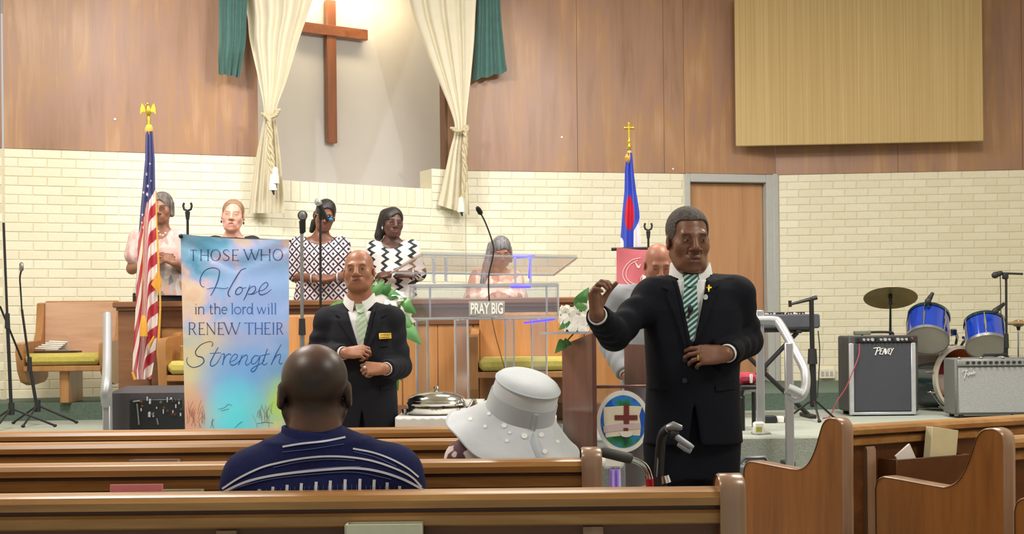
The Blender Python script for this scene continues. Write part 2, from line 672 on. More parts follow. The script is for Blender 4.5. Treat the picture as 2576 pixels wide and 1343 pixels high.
class Field:
    def __init__(s, lo, hi, h):
        s.lo, s.h = A3(lo), h
        s.n = np.ceil((A3(hi) - s.lo) / h).astype(int) + 1
        s.D = np.full(s.n, .5, F32)

    def op(s, prim, k=.02, sub=False):
        fn, lo, hi = prim
        m = k + 4 * s.h
        a = np.clip(np.floor((lo - m - s.lo) / s.h).astype(int), 0, s.n)
        b = np.clip(np.ceil((hi + m - s.lo) / s.h).astype(int) + 1, 0, s.n)
        if (b - a).min() < 1:
            return s
        ax = [(s.lo[i] + s.h * np.arange(a[i], b[i])).astype(F32) for i in range(3)]
        d = np.broadcast_to(fn(ax[0][:, None, None], ax[1][None, :, None], ax[2][None, None, :]), b - a)
        sl = tuple(slice(a[i], b[i]) for i in range(3))
        D = s.D[sl]
        k = F32(max(k, 1e-5))
        if sub:
            d = -d
            t = np.clip(F32(.5) - F32(.5) * (d - D) / k, 0, 1)
            s.D[sl] = d + (D - d) * t + k * t * (1 - t)
        else:
            t = np.clip(F32(.5) + F32(.5) * (d - D) / k, 0, 1)
            s.D[sl] = d + (D - d) * t - k * t * (1 - t)
        return s

    def cut(s, n, c):
        """Keep n.p < c."""
        ax = [(s.lo[i] + s.h * np.arange(s.n[i])).astype(F32) for i in range(3)]
        d = ax[0][:, None, None] * F32(n[0]) + ax[1][None, :, None] * F32(n[1]) + ax[2][None, None, :] * F32(n[2]) - F32(c)
        s.D = np.maximum(s.D, d)
        return s

    def mesh(s):
        D = s.D.copy()
        for ax in range(3):
            sl = [slice(None)] * 3
            for e in (0, -1):
                sl[ax] = e
                D[tuple(sl)] = np.maximum(D[tuple(sl)], .01)
        S = D < 0
        n = np.array(D.shape)
        cnt = np.zeros(n - 1, np.uint8)
        for i in (0, 1):
            for j in (0, 1):
                for k in (0, 1):
                    cnt += S[i:n[0] - 1 + i, j:n[1] - 1 + j, k:n[2] - 1 + k]
        act = (cnt > 0) & (cnt < 8)
        idx = np.argwhere(act)
        vid = np.full(act.shape, -1, np.int32)
        vid[act] = np.arange(len(idx))
        acc = np.zeros((len(idx), 3))
        w = np.zeros(len(idx))
        cor = [(i, j, k) for i in (0, 1) for j in (0, 1) for k in (0, 1)]
        val = {c: D[idx[:, 0] + c[0], idx[:, 1] + c[1], idx[:, 2] + c[2]] for c in cor}
        for a in cor:
            for ax in range(3):
                if a[ax] == 0:
                    b = list(a)
                    b[ax] = 1
                    b = tuple(b)
                    va, vb = val[a], val[b]
                    m = (va < 0) != (vb < 0)
                    t = va[m] / (va[m] - vb[m])
                    p = np.tile(np.array(a, float), (m.sum(), 1))
                    p[:, ax] += t
                    acc[m] += p
                    w[m] += 1
        V = s.lo + s.h * (idx + acc / w[:, None])
        faces = []
        for ax in range(3):
            o1, o2 = [(1, 2), (2, 0), (0, 1)][ax]
            s0 = [slice(None)] * 3
            s1 = [slice(None)] * 3
            s0[ax], s1[ax] = slice(0, -1), slice(1, None)
            A, B = S[tuple(s0)], S[tuple(s1)]
            e = np.argwhere(A != B)
            ok = (e[:, o1] > 0) & (e[:, o2] > 0) & (e[:, o1] < n[o1] - 1) & (e[:, o2] < n[o2] - 1)
            e = e[ok]
            ins = A[e[:, 0], e[:, 1], e[:, 2]]
            q = []
            for da, db in ((-1, -1), (0, -1), (0, 0), (-1, 0)):
                c = e.copy()
                c[:, o1] += da
                c[:, o2] += db
                q.append(vid[c[:, 0], c[:, 1], c[:, 2]])
            q = np.stack(q, 1)
            q[~ins] = q[~ins][:, ::-1]
            faces.append(q)
        return V, np.concatenate(faces)


def rot_head(yaw=0, pitch=0, roll=0):
    y, p, r = math.radians(yaw), math.radians(pitch), math.radians(roll)
    return np.array(Matrix.Rotation(y, 3, 'Z') @ Matrix.Rotation(r, 3, 'Y') @ Matrix.Rotation(p, 3, 'X'))


class Head:
    """Head frame: x to the photo's right, -y out of the face, z up; s scales a 0.235 m head."""
    def __init__(s, c, R, sc=1.0, wide=1.0, jaw=1.0, nose=1.0, lips=1.0, brow=1.0, ear=1.0, fine=True, mouth=0.0, long=1.0, lines=1.0):
        s.c, s.R, s.s = A3(c), np.array(R), sc
        s.o = dict(wide=wide, jaw=jaw, nose=nose, lips=lips, brow=brow, ear=ear, fine=fine, mouth=mouth, long=long, lines=lines)

    def T(s, q):
        return s.c + s.R @ (A3(q) * s.s)

    def e(s, q, r, R2=None):
        return ell(s.T(q), A3(r) * s.s, s.R if R2 is None else s.R @ R2)

    def k(s, a, b, ra, rb=None):
        return rcone(s.T(a), s.T(b), ra * s.s, (ra if rb is None else rb) * s.s)

    def carve(s, F):
        o = s.o
        W, J, S, Ln = o['wide'], o['jaw'], s.s, o['long']
        F.op(s.e((0, .012, .035), (.075 * W, .095, .083)), .02 * S)
        F.op(s.e((0, -.028, -.030), (.060 * W, .060, .078 * Ln)), .03 * S)
        F.op(s.e((0, -.045, -.078 * Ln), (.045 * W * J, .042, .036)), .025 * S)
        F.op(s.e((0, -.074, -.103 * Ln), (.021 * J, .016, .014)), .022 * S)
        for x in (-1, 1):
            F.op(s.k((x * .052 * W * J, -.002, -.05 * Ln), (x * .035 * J, -.045, -.092 * Ln), .018), .025 * S)
            F.op(s.e((x * .042 * W, -.056, -.028), (.024, .021, .024)), .032 * S)
        F.op(s.k((-.036 * W, -.080, .020), (.036 * W, -.080, .020), .0125 * o['brow']), .018 * S)
        for x in (-1, 1):
            F.op(s.e((x * .032 * W, -.099, -.002), (.0185, .017, .0105)), .012 * S, True)
        N = o['nose']
        F.op(s.k((0, -.090, .012), (0, -.107, -.030), .0075 * N, .0115 * N), .012 * S)
        F.op(s.e((0, -.108, -.034), (.0125 * N, .012, .0095)), .008 * S)
        for x in (-1, 1):
            F.op(s.e((x * .0145 * N, -.098, -.038), (.0085 * N, .011, .0075)), .006 * S)
        m = -.068 * Ln
        F.op(s.e((0, -.078, m), (.034, .020, .024)), .018 * S)
        if o['fine']:
            L = o['lips']
            F.op(s.k((-.019, -.091, m + .005), (.019, -.091, m + .005), .0058 * L), .006 * S)
            F.op(s.k((-.016, -.090, m - .007), (.016, -.090, m - .007), .0068 * L), .006 * S)
            F.op(s.e((0, -.099, m - .0005), (.021, .008, .0016 + o['mouth'])), .003 * S, True)
            for x in (-1, 1):
                F.op(s.k((x * .020, -.088, -.034), (x * .034, -.072, m - .004), .0022 * o['lines']), .007 * S * o['lines'], True)
                F.op(s.e((x * .032 * W, -.0795, -.003), (.0125, .0105, .0105)), .003 * S)
                F.op(s.k((x * .018 * W, -.086, .0005), (x * .032 * W, -.0885, .0065), .0034), .004 * S)
                F.op(s.k((x * .032 * W, -.0885, .0065), (x * .047 * W, -.079, .001), .0034), .004 * S)
                F.op(s.k((x * .019 * W, -.086, -.009), (x * .045 * W, -.079, -.010), .0030), .006 * S)
        E = o['ear']
        for x in (-1, 1):
            Re = np.array(Matrix.Rotation(math.radians(x * 18), 3, 'Z') @ Matrix.Rotation(math.radians(-10), 3, 'X'))
            F.op(s.e((x * .077 * W, .010, -.010), (.0095 * E, .019 * E, .031 * E), Re), .006 * S)
            F.op(s.e((x * .087 * W, .003, -.008), (.006, .010 * E, .018 * E), Re), .005 * S, True)

    def tone(s, V, skin, lip, brow, browdark=.75, eyeline=None, lid=None, blush=None):
        skin, lip, brow = (np.array(srgb(c)) for c in (skin, lip, brow))
        q = (V - s.c) @ s.R / s.s
        T = np.tile(skin, (len(V), 1))
        x, y, z = np.abs(q[:, 0]), q[:, 1], q[:, 2]
        W, Ln = s.o['wide'], s.o['long']
        m = -.068 * Ln
        fr = (y < -.045) & (np.linalg.norm(q, axis=1) < .17)

        def mix(mask, c, f):
            f = (np.clip(mask, 0, 1) * f)[:, None]
            return T * (1 - f) + c * f
        T = mix(fr * np.clip(1.5 - ((q[:, 0] / .024) ** 2 + ((z - m) / .0125) ** 2), 0, 1), lip, .8)
        T = mix(fr * np.clip(1.4 - (((x - .033 * W) / .019) ** 2 + ((z - (.0205 - (x / W - .033) ** 2 * 9)) / .0058) ** 2) * 1.0, 0, 1), brow, browdark)
        if eyeline is not None:
            T = mix(fr * np.clip(1.4 - (((x - .032 * W) / .0135) ** 2 + ((z + .0015) / .0032) ** 2), 0, 1), np.array(srgb(eyeline)), .85)
        return T


def hand(F, wr, d, n, side, s=1.0, curl=(.5, .5, .55, .6), spread=.12, th=(.6, .55, .5), thb=.5, k=.009):
    """One hand: palm from the wrist along d, palm facing n, thumb on side*(d x n); five jointed fingers."""
    wr, d = A3(wr), A3(d)
    d = d / np.linalg.norm(d)
    n = A3(n)
    n = n - d * (n @ d)
    n /= np.linalg.norm(n)
    l = np.cross(d, n) * side
    kn = []
    offs = (.029, .010, -.010, -.028)
    adv = (.090, .094, .089, .080)
    for i in range(4):
        b = wr + (d * adv[i] + l * offs[i]) * s
        kn.append(b)
        F.op(rcone(wr + (d * .012 + l * offs[i] * .62) * s, b, .0155 * s, .0115 * s), .012 * s)
    F.op(ell(wr + (d * .05 + n * .006) * s, A3((.034, .040, .0155)) * s, np.stack([l, d, n], 1)), .01 * s)
    lens = (.074, .082, .076, .060)
    rad = (.0092, .0095, .009, .0080)
    tips = []
    for i in range(4):
        p = kn[i]
        a = 0.0
        fan = spread * (offs[i] / .029)
        for j, fr in enumerate((.46, .30, .24)):
            a += curl[i] * (1.0, 1.25, .85)[j]
            dv = (d * math.cos(a) + n * math.sin(a)) + l * fan * math.cos(a)
            dv /= np.linalg.norm(dv)
            q = p + dv * lens[i] * fr * s
            r0 = rad[i] * (1, .92, .85)[j] * s
            F.op(rcone(p, q, r0, r0 * .9), .0028 * s)
            p = q
        tips.append(p)
    p = wr + (d * .022 + l * .026 + n * .006) * s
    a, b_, c_ = th
    for j, (ln, r0) in enumerate(((.046, .0125), (.034, .0105), (.027, .0095))):
        dv = d * a + l * b_ * (1 - thb * j * .6) + n * (c_ + .25 * j)
        dv /= np.linalg.norm(dv)
        q = p + dv * ln * s
        F.op(rcone(p, q, r0 * s, r0 * .88 * s), (.008 if j == 0 else .003) * s)
        p = q
    return tips, p


def mesh_obj(name, F, mat, parent, tone=None, smooth=True):
    V, Q = F.mesh()
    o = build(name, (V, Q), mat, parent, angle=0, fix=False, tone=tone(V) if callable(tone) else tone)
    o.data.polygons.foreach_set('use_smooth', [True] * len(o.data.polygons))
    return o


# ------------------------------------------------------------------ the room
ZS, ZP, ZB, ZC = 0.66, 0.80, 2.95, 5.05        # stage, rear platform, brick top, ceiling
D = lambda px, d: (P(px, 850, d).x, d)
A00, A1, A2, A3p, A4, A5, A6 = (-6.0, 10.25), D(12, 11.22), D(655, 11.90), D(1175, 13.05), D(1727, 13.47), D(1955, 13.67), (5.55, 13.42)

M_brick, nt, b = newmat('painted brick')
oi = _n(nt, 'ShaderNodeObjectInfo')
nz = _n(nt, 'ShaderNodeTexNoise')
nz.inputs['Scale'].default_value = 30
nz.inputs['Detail'].default_value = 5
nt.links.new(coords(nt), nz.inputs['Vector'])
r1 = ramp(nt, [(0, srgb('efead2')), (1, srgb('f6f2de'))])
nt.links.new(oi.outputs['Random'], r1.inputs['Fac'])
r2 = ramp(nt, [(.3, (.95, .95, .94)), (.7, (1, 1, 1))])
nt.links.new(nz.outputs['Fac'], r2.inputs['Fac'])
mx = _n(nt, 'ShaderNodeMix', data_type='RGBA', blend_type='MULTIPLY')
mx.inputs['Factor'].default_value = 1
nt.links.new(r1.outputs['Color'], mx.inputs['A'])
nt.links.new(r2.outputs['Color'], mx.inputs['B'])
nt.links.new(mx.outputs['Result'], b.inputs['Base Color'])
b.inputs['Roughness'].default_value = .5
bump(nt, b, nz.outputs['Fac'], .25, .003)
M_mortar = plain('mortar', 'ddd7be', .8, var=.05, scale=60, bmp=.2)
M_ply = wood('plywood', [(.34, '8b6853'), (.43, '9f7a61'), (.5, 'a6816d'), (.56, 'ae8561'), (.65, 'be987a')], scale=(7, 7, .55), rough=.38, blotch=.55, bmp=.02, spec=.45, bscale=1.6)
M_niche = plain('niche plaster', 'cbc8c3', .75, var=.02, scale=4)
M_carpet = plain('green carpet', 'a0a89f', .95, var=.12, scale=90, bmp=.3)
M_carpet_d = plain('dark green carpet', '5c6f63', .95, var=.14, scale=60, bmp=.3)
M_ceil = plain('ceiling paint', 'e4e0d6', .8, var=.02)
M_frame = plain('grey door frame', 'b9bcbb', .4, var=.03)
M_door = wood('door veneer', [(.3, 'a87a58'), (.5, 'bd8e68'), (.7, 'c99a72')], scale=(9, 9, .5), rough=.4, blotch=.4, bmp=.02)
M_brown = plain('dark brown wood edge', '6f5038', .5)
M_burlap, nt, b = newmat('ribbed acoustic cloth')
wv = _n(nt, 'ShaderNodeTexNoise')
wv.inputs['Scale'].default_value = 1.0
wv.inputs['Detail'].default_value = 2
nt.links.new(coords(nt, (75, 75, .5)), wv.inputs['Vector'])
r = ramp(nt, [(.3, srgb('c3a876')), (.5, srgb('cbb17f')), (.7, srgb('d4bc8c'))])
nt.links.new(wv.outputs['Fac'], r.inputs['Fac'])
nt.links.new(r.outputs['Color'], b.inputs['Base Color'])
b.inputs['Roughness'].default_value = .9
bump(nt, b, wv.outputs['Fac'], .5, .004)

mb = MB().box((0, 4, -.05), (13, 22, .1))
struct(build('floor', mb, M_carpet))
mb = MB().box((0, 4, ZC + .05), (13, 22, .1))
struct(build('ceiling', mb, M_ceil))

M_side = plain('cream side wall paint', 'e0d8c2', .8, var=.02)
mb = MB().prism([(A6[0] - .02, A6[1] + .2), (6.45, -6.9), (6.6, -6.9), (A6[0] + .2, A6[1] + .3)], (0, 0, 0), (1, 0, 0), (0, 1, 0), (0, 0, ZC))
struct(build('wall_east', mb, M_side, origin=(6.2, 3, 0)))
mb = MB().prism([(A00[0] + .0, A00[1] + .1), (-6.45, -6.9), (-6.6, -6.9), (A00[0] - .2, A00[1] + .2)], (0, 0, 0), (1, 0, 0), (0, 1, 0), (0, 0, ZC))
struct(build('wall_west', mb, M_side, origin=(-6.3, 2, 0)))

# stage with the low rear platform and two corner stairs
mb = MB()
mb.box((0, 11.05, ZS / 2), (11.9, 6.0, ZS), .015)
st = struct(build('stage_platform', mb, M_carpet))
tag(st, 'pale green carpeted stage the pulpit and amplifiers stand on', 'stage')
mb = MB()
e0, e1 = 10.42, 10.95
mb.prism([(-5.9, e0 - .08), (5.6, e1 + .1), (5.5, 14.2), (-5.9, 14.2)], (0, 0, ZS), (1, 0, 0), (0, 1, 0), (0, 0, ZP - ZS))
pl = struct(build('rear_platform', mb, M_carpet_d))
tag(pl, 'dark green carpeted rear step along the foot of the brick wall', 'platform')
for nm, x0, x1, lab in (('stair', -3.6, -2.1, 'green carpeted stair at the left stage corner by the flat handrail'),
                        ('stair', 1.25, 2.6, 'green carpeted stair at the right stage corner below the bent handrail')):
    root = thing(nm, lab, 'stairs', ((x0 + x1) / 2, 7.9, 0))
    for i, z in enumerate((.22, .44)):
        y0 = 7.46 + .29 * i
        build('step', MB().box(((x0 + x1) / 2, (y0 + 8.05) / 2, z - .11), (x1 - x0, 8.05 - y0, .22), .012), M_carpet, root)
    struct(root)


class Seg:
    """A straight piece of wall from plan point a to b; n points into the room."""
    def __init__(s, a, b):
        s.a, s.b = Vector((*a, 0)), Vector((*b, 0))
        s.u = (s.b - s.a)
        s.L = s.u.length
        s.u.normalize()
        s.n = Vector((s.u.y, -s.u.x, 0))

    def p(s, t, z, o=0.0):
        return s.a + s.u * t + s.n * o + Vector((0, 0, z))

    def box(s, mb, t0, t1, z0, z1, o0, o1, bev=0):
        c = s.p((t0 + t1) / 2, (z0 + z1) / 2, (o0 + o1) / 2)
        R = Matrix((s.u, -s.n, Vector((0, 0, 1)))).transposed()
        mb.box(c, (t1 - t0, abs(o1 - o0), z1 - z0), bev, R)


def brick_mesh(l, h, dp=.045, ch=.0045):
    m = bpy.data.meshes.new('brick')
    x, z, c = l / 2, h / 2, ch
    v = [(-x, 0, -z), (x, 0, -z), (x, 0, z), (-x, 0, z), (-x, -dp + c, -z), (x, -dp + c, -z), (x, -dp + c, z), (-x, -dp + c, z),
         (-x + c, -dp, -z + c), (x - c, -dp, -z + c), (x - c, -dp, z - c), (-x + c, -dp, z - c)]
    f = []
    for q in (0, 4):
        f += [(q + i, q + (i + 1) % 4, q + 4 + (i + 1) % 4, q + 4 + i) for i in range(4)]
    f.append((8, 9, 10, 11))
    m.from_pydata(v, [], f)
    m.materials.append(M_brick)
    return m


BRICKS = {}


def brick(wall, seg, t0, t1, z0, z1, vert=False):
    jl = .0052
    l, h = round(t1 - t0 - jl, 3), round(z1 - z0 - jl, 4)
    if l < .02:
        return
    k = (l, h)
    if k not in BRICKS:
        BRICKS[k] = brick_mesh(l, h)
    o = bpy.data.objects.new('brick', BRICKS[k])
    COL.objects.link(o)
    o.parent = wall
    p = seg.p((t0 + t1) / 2, (z0 + z1) / 2, -.0445 + random.uniform(-.0012, .0012))
    o.location = p - WM[wall.name].translation
    o.rotation_euler = (0, 0, math.atan2(seg.u.y, seg.u.x))


def wall_seg(name, a, b, brick_range=None, ztop=ZB, mortar=True):
    s = Seg(a, b)
    mb = MB()
    s.box(mb, 0, s.L, 0, ztop - .004, -.25, -.0055)
    o = struct(build(name, mb, M_mortar, origin=(s.a + s.u * s.L / 2)))
    return o, s


CRS = (ZB - ZP) / 27
BL = .2365


def course_fill(wall, s, t0, t1, z0, z1, skip=()):
    k0, k1 = round((z0 - ZP) / CRS), round((z1 - ZP) / CRS)
    for k in range(k0, k1):
        off = (k % 2) * BL / 2
        t = math.floor((t0 - off) / BL) * BL + off
        while t < t1 - 1e-4:
            q0, q1 = max(t, t0), min(t + BL, t1)
            if q1 - q0 > .03:
                brick(wall, s, q0, q1, ZP + k * CRS, ZP + (k + 1) * CRS)
            t += BL


def seg_t(s, px):
    """Distance along the wall piece at which the camera column px meets it."""
    k = (px - CX) / FPX
    return (k * s.a.y - s.a.x) / (s.u.x - k * s.u.y)


wfl, sfl = wall_seg('wall_far_left', A00, A1)
course_fill(wfl, sfl, sfl.L - .5, sfl.L - .006, ZP, ZB)
wl, sl_ = wall_seg('wall_left', A1, A2)
course_fill(wl, sl_, .006, sl_.L, ZP, ZB)
wb, sb = wall_seg('wall_back', A2, A3p, ztop=ZB - .4)
tl, tr = seg_t(sb, 712), seg_t(sb, 1091)
zsill, zsold = ZB - .2, ZB - .4
mb = MB()
sb.box(mb, 0, tl, zsold, ZB - .004, -.25, -.0075)
sb.box(mb, tr, sb.L, zsold, ZB - .004, -.25, -.0075)
sb.box(mb, tl, tr, zsold - .01, zsill - .004, -.25, -.0075)
build('mortar_bed', mb, M_mortar, wb)
zk = ZP + round((zsold - ZP) / CRS) * CRS
course_fill(wb, sb, 0, sb.L, ZP, zk)
course_fill(wb, sb, 0, tl, zk, ZB)
course_fill(wb, sb, tr, sb.L, zk, ZB)
ns = 17
for i in range(ns):
    brick(wb, sb, tl + (tr - tl) * i / ns, tl + (tr - tl) * (i + 1) / ns, zk, zsill)
wr, sr = wall_seg('wall_right', A3p, A4)
course_fill(wr, sr, 0, sr.L - .012, ZP, ZB)
wfr, sfr = wall_seg('wall_far_right', A5, A6)
course_fill(wfr, sfr, .03, sfr.L, ZP, ZB)


def panels(wall, s, cuts, z0=ZB, z1=ZC, o1=.0):
    for t0, t1 in zip(cuts, cuts[1:]):
        mb = MB()
        s.box(mb, t0 + .0012, t1 - .0012, z0, z1, -.09, o1, .0015)
        build('wood_panel', mb, M_ply, wall)


panels(wfl, sfl, [0, 1.2, sfl.L - .005])
panels(wl, sl_, [.01, sl_.L])
panels(wr, sr, [.0, seg_t(sr, 1458), seg_t(sr, 1676), sr.L])
sdoor = Seg(A4, A5)
panels(wfr, sdoor, [0, sdoor.L], z0=ZB + .004)
panels(wfr, sfr, [0, seg_t(sfr, 2150) * .0 + 1.25, 2.5, sfr.L])

for wall, s_, px, py in ((wl, sl_, 295, 300), (wr, sr, 1418, 345), (wr, sr, 1697, 425)):
    t_ = seg_t(s_, px)
    q = s_.p(t_, 0)
    z_ = P(px, py, q.y).z
    build('nail', MB().tube([s_.p(t_, z_, -.001), s_.p(t_, z_, .008)], [.006, .011], 8), plain('white nail head', 'f2ece4', .4), wall)

# niche behind the curtains
tn = seg_t(sb, 1131)
nd = 1.0
mb = MB()
sb.box(mb, -.06, tn + .75, zsill, ZC, -nd - .06, -nd)
sb.box(mb, -.06, 0, zsill, ZC, -nd, -.02)
sb.box(mb, tn + .70, tn + .75, zsill, ZC, -nd, -.26)
sb.box(mb, -.06, tn + .70, zsill - .25, zsill - .012, -nd, -.255)
sb.box(mb, tl, tr, zsill - .25, zsill - .002, -.26, -.05)
struct(build('wall_niche', mb, M_niche, origin=sb.p(tn / 2, zsill, -nd)))
mb = MB()
sb.box(mb, tn, sb.L, ZB, ZC, -.09, 0, .004)
build('wood_panel', mb, M_ply, wb)
mb = MB()
sb.box(mb, tn - .03, tn + .0, ZB, ZC, -.10, .004, .003)
struct(build('trim_1', mb, M_brown, origin=sb.p(tn, ZB)))

# door
root = thing('door_1', 'plain wood veneer door in a pale grey frame in the brick wall', 'door', sdoor.p(sdoor.L / 2, ZP))
struct(root)
tj = .115
mb = MB()
sdoor.box(mb, 0, sdoor.L, 0, ZP, -.2, -.02)
sdoor.box(mb, 0, sdoor.L, ZP, ZB, -.22, -.16)
build('door_backing', mb, M_brown, root)
zd = ZB - .085
mb = MB()
sdoor.box(mb, -.0, .055, ZP, ZB, -.16, .018, .006)
sdoor.box(mb, sdoor.L - .11, sdoor.L + .015, ZP, ZB, -.16, .018, .006)
sdoor.box(mb, .055, sdoor.L - .11, zd, ZB, -.16, .018, .006)
sdoor.box(mb, sdoor.L - .035, sdoor.L + .022, ZP, ZB + .01, .0, .028, .006)
build('door_frame', mb, M_frame, root)
mb = MB()
sdoor.box(mb, .06, sdoor.L - .115, ZP + .01, zd - .004, -.12, -.075, .003)
build('door_leaf', mb, M_door, root)
mb = MB()
q = sdoor.p(.13, ZP + .98, -.075)
mb.tube([q, q + sdoor.n * .05], .014)
mb.sph(q + sdoor.n * .065, .028)
build('door_knob', mb, plain('brushed steel', 'b8b8b6', .3, 1), root)

# cloth-covered acoustic board high on the right
t0, t1 = None, None
pl0, pl1 = sfr, None
a, b2 = P(1846, 200, 13.5), P(2468, 200, 13.28)
sg = Seg((a.x, 13.44), (b2.x, 13.26))
zb0 = P(1846, 369, 13.44).z
mb = MB()
sg.box(mb, 0, sg.L, zb0, 4.75, -.0, .045, .006)
o = build('acoustic_panel', mb, M_burlap, origin=sg.p(sg.L / 2, zb0))
tag(o, 'large ribbed straw-coloured cloth acoustic board on the wood wall', 'panel')

# opal ceiling lamp whose rim just dips into the frame
c = P(2512, -24, 9.6)
root = thing('ceiling_lamp', 'round opal glass lamp hanging at the upper right edge', 'lamp', c)
mb = MB().lathe([(0, .0), (.06, .004), (.105, .03), (.118, .07), (.10, .11), (.05, .13), (0.03, .135)], c, n=32)
build('lamp_shade', mb, plain('opal glass', 'f2f0dc', .3, emit=('fff4d8', .55)), root)
mb = MB().tube([c + Vector((0, 0, .13)), Vector((c.x, c.y, ZC))], .012)
build('lamp_rod', mb, plain('dark bronze', '4c4132', .4, .6), root)

# wall socket box low on the right
c = sfr.p(seg_t(sfr, 2078), P(2078, 940, 13.6).z, .012)
root = thing('outlet_box', 'small white surface socket box low on the brick wall', 'outlet', c)
R = Matrix((sfr.u, -sfr.n, Vector((0, 0, 1)))).transposed()
build('cover', MB().box(c + sfr.n * .012, (.17, .045, .10), .006, R), plain('ivory plastic', 'e8e6da', .4), root)
mb = MB()
for k in (-.045, 0, .045):
    mb.box(c + sfr.n * .036 + sfr.u * k, (.028, .006, .05), .002, R)
build('socket', mb, plain('grey plastic', 'b9b9b2', .4), root)

# curtains
M_curt = plain('cream curtain', 'e2dac2', .85, var=.03, scale=8, sheen=.2)
M_rope = plain('cream rope', 'c9bd9b', .8, var=.1, scale=80)
M_tassel = plain('white tassel', 'ece9e0', .8)
M_dark = plain('blackened metal', '23231f', .5)


def curtain(label, rows, folds, dof, amp, mat, name='curtain', cat='curtain', ph=0.0, nu=96, wob=0.0, top=None, power=1.0):
    rows = np.array(rows, float)
    ys = np.linspace(rows[0, 0], rows[-1, 0], 64)

    def sm(col):
        c = np.array(catmull(list(zip(rows[:, 0], rows[:, col])), 8))
        return np.interp(ys, c[:, 0], c[:, 1])
    xl, xr, dd, am = sm(1), sm(2), sm(3), sm(4)
    yb = rows[-1, 5] if rows.shape[1] > 5 else 0

    def fn(u, v):
        i = v * 63
        k = min(int(i), 62)
        f = i - k
        g = lambda q: q[k] * (1 - f) + q[k + 1] * f
        # cloth bunches: fold spacing uneven
        uu = u + .018 * math.sin(u * 23 + ph) + .012 * math.sin(u * 9)
        x = g(xl) + (g(xr) - g(xl)) * u
        a = amp * g(am)
        sfold = math.sin(2 * PI * folds * uu + ph + wob * math.sin(v * 5 + u * 3))
        d = g(dd) - dof + a * sfold + a * .28 * math.sin(2 * PI * folds * 1.9 * uu + 1 + v * 1.5)
        return P(x, g(ys) + yb * u * max(0, v - .9) * 10 + wob * 4 * math.sin(u * 17) * (v > .97), d)
    mb = MB().grid(fn, nu, 90, th=(0, .006, 0))
    return mb


root = thing('curtain', 'cream curtain tied back at the left of the niche', 'curtain', P(660, 535, 11.7))
rowsL = [(-240, 520, 850, 12.05, 1.3), (0, 612, 785, 11.98, 1.2), (100, 628, 752, 11.94, 1.0), (200, 650, 722, 11.9, .7), (280, 664, 694, 11.86, .35), (330, 656, 698, 11.86, .45), (400, 643, 706, 11.88, .7), (480, 632, 712, 11.9, .9), (536, 625, 716, 11.92, 1)]
build('drop', curtain('', rowsL, 4.6, .16, .026, M_curt), M_curt, root, angle=60)
root2 = thing('curtain', 'cream curtain tied back at the right of the niche', 'curtain', P(1140, 540, 12.7))
rowsR = [(-240, 985, 1215, 13.05, 1.3), (0, 1030, 1198, 13.0, 1.2), (100, 1062, 1193, 12.98, 1.0), (200, 1102, 1184, 12.96, .7), (280, 1134, 1175, 12.95, .4), (325, 1144, 1172, 12.95, .32), (380, 1131, 1173, 12.96, .5), (450, 1116, 1177, 12.97, .8), (515, 1101, 1181, 12.98, 1, 26)]
rowsR = [r if len(r) == 6 else (*r, 26) for r in rowsR]
build('drop', curtain('', rowsR, 4.3, .17, .026, M_curt, ph=1.3), M_curt, root2, angle=60)


def rope(path, d, r, root, mat=M_rope):
    pts = [P(x, y, d) for x, y in path]
    pts = [Vector(p) for p in catmull([tuple(p) for p in pts], 8)]
    for ph in (0, PI):
        q = []
        for i, p in enumerate(pts):
            a = i * 1.05 + ph
            q.append(p + Vector((math.cos(a) * r, math.sin(a) * r, 0)))
        build('rope_strand', MB().tube(q, r * 1.05, 7), mat, root, angle=80)


for rt, d, loop, drops, tass in ((root, 11.62, [(662, 286), (676, 296), (692, 290), (700, 276)], [[(680, 292), (676, 330), (684, 380), (688, 425)], [(674, 292), (682, 340), (676, 390), (686, 440)]], [(692, 425), (686, 442)]),
                                 (root2, 12.70, [(1138, 322), (1150, 330), (1166, 326), (1174, 318), (1176, 330)], [[(1168, 322), (1173, 360), (1168, 420), (1164, 498)], [(1174, 330), (1166, 380), (1172, 430), (1163, 500)]], [(1160, 500)])):
    rope(loop, d, .014, rt)
    for dr_ in drops:
        rope(dr_, d - .01, .011, rt)
    for (x, y) in tass:
        q = P(x, y, d - .02)
        mb = MB().lathe([(.004, .02), (.022, .01), (.028, -.012), (.026, -.03), (.034, -.06), (.037, -.13), (0.0, -.132)], q, n=14)
        build('tassel', mb, M_tassel, rt, angle=60)
        mb = MB().tube([q + Vector((.0, 0, -.12)), q + Vector((.01, -.005, -.17))], [.016, .006], 8)
        build('tassel_hook', mb, M_dark, rt)

# green sheer drapes at either side
M_teal = plain('teal voile', '4c7771', .7, var=.08, scale=12, sheen=.3, trans=.06)
for lab, rows, f, ph in (('teal voile drape hanging left of the cream curtains', [(-260, 552, 640, 11.75, 1), (0, 551, 622, 11.75, 1), (100, 551, 618, 11.75, .8), (140, 549, 612, 11.75, 1), (186, 550, 603, 11.75, 1.2, 8)], 3.5, .4),
                         ('teal voile drape hanging right of the cream curtains', [(-260, 1200, 1250, 13.0, 1), (0, 1199, 1258, 13.0, 1), (100, 1193, 1266, 13.0, 1.1), (186, 1189, 1275, 13.0, 1.3, -22), (203, 1188, 1274, 13.0, 1.3, -22)], 3.5, 2)):
    rows = [q if len(q) == 6 else (*q, 8 if ph < 1 else -22) for q in rows]
    mb = curtain('', rows, f, .13 if ph < 1 else .06, .02, M_teal, ph=ph, nu=60, wob=.5)
    o = build('sheer_drape', mb, M_teal, angle=60, origin=P(rows[-1][1], rows[-1][0], rows[-1][3] - .13))
    tag(o, lab, 'curtain')

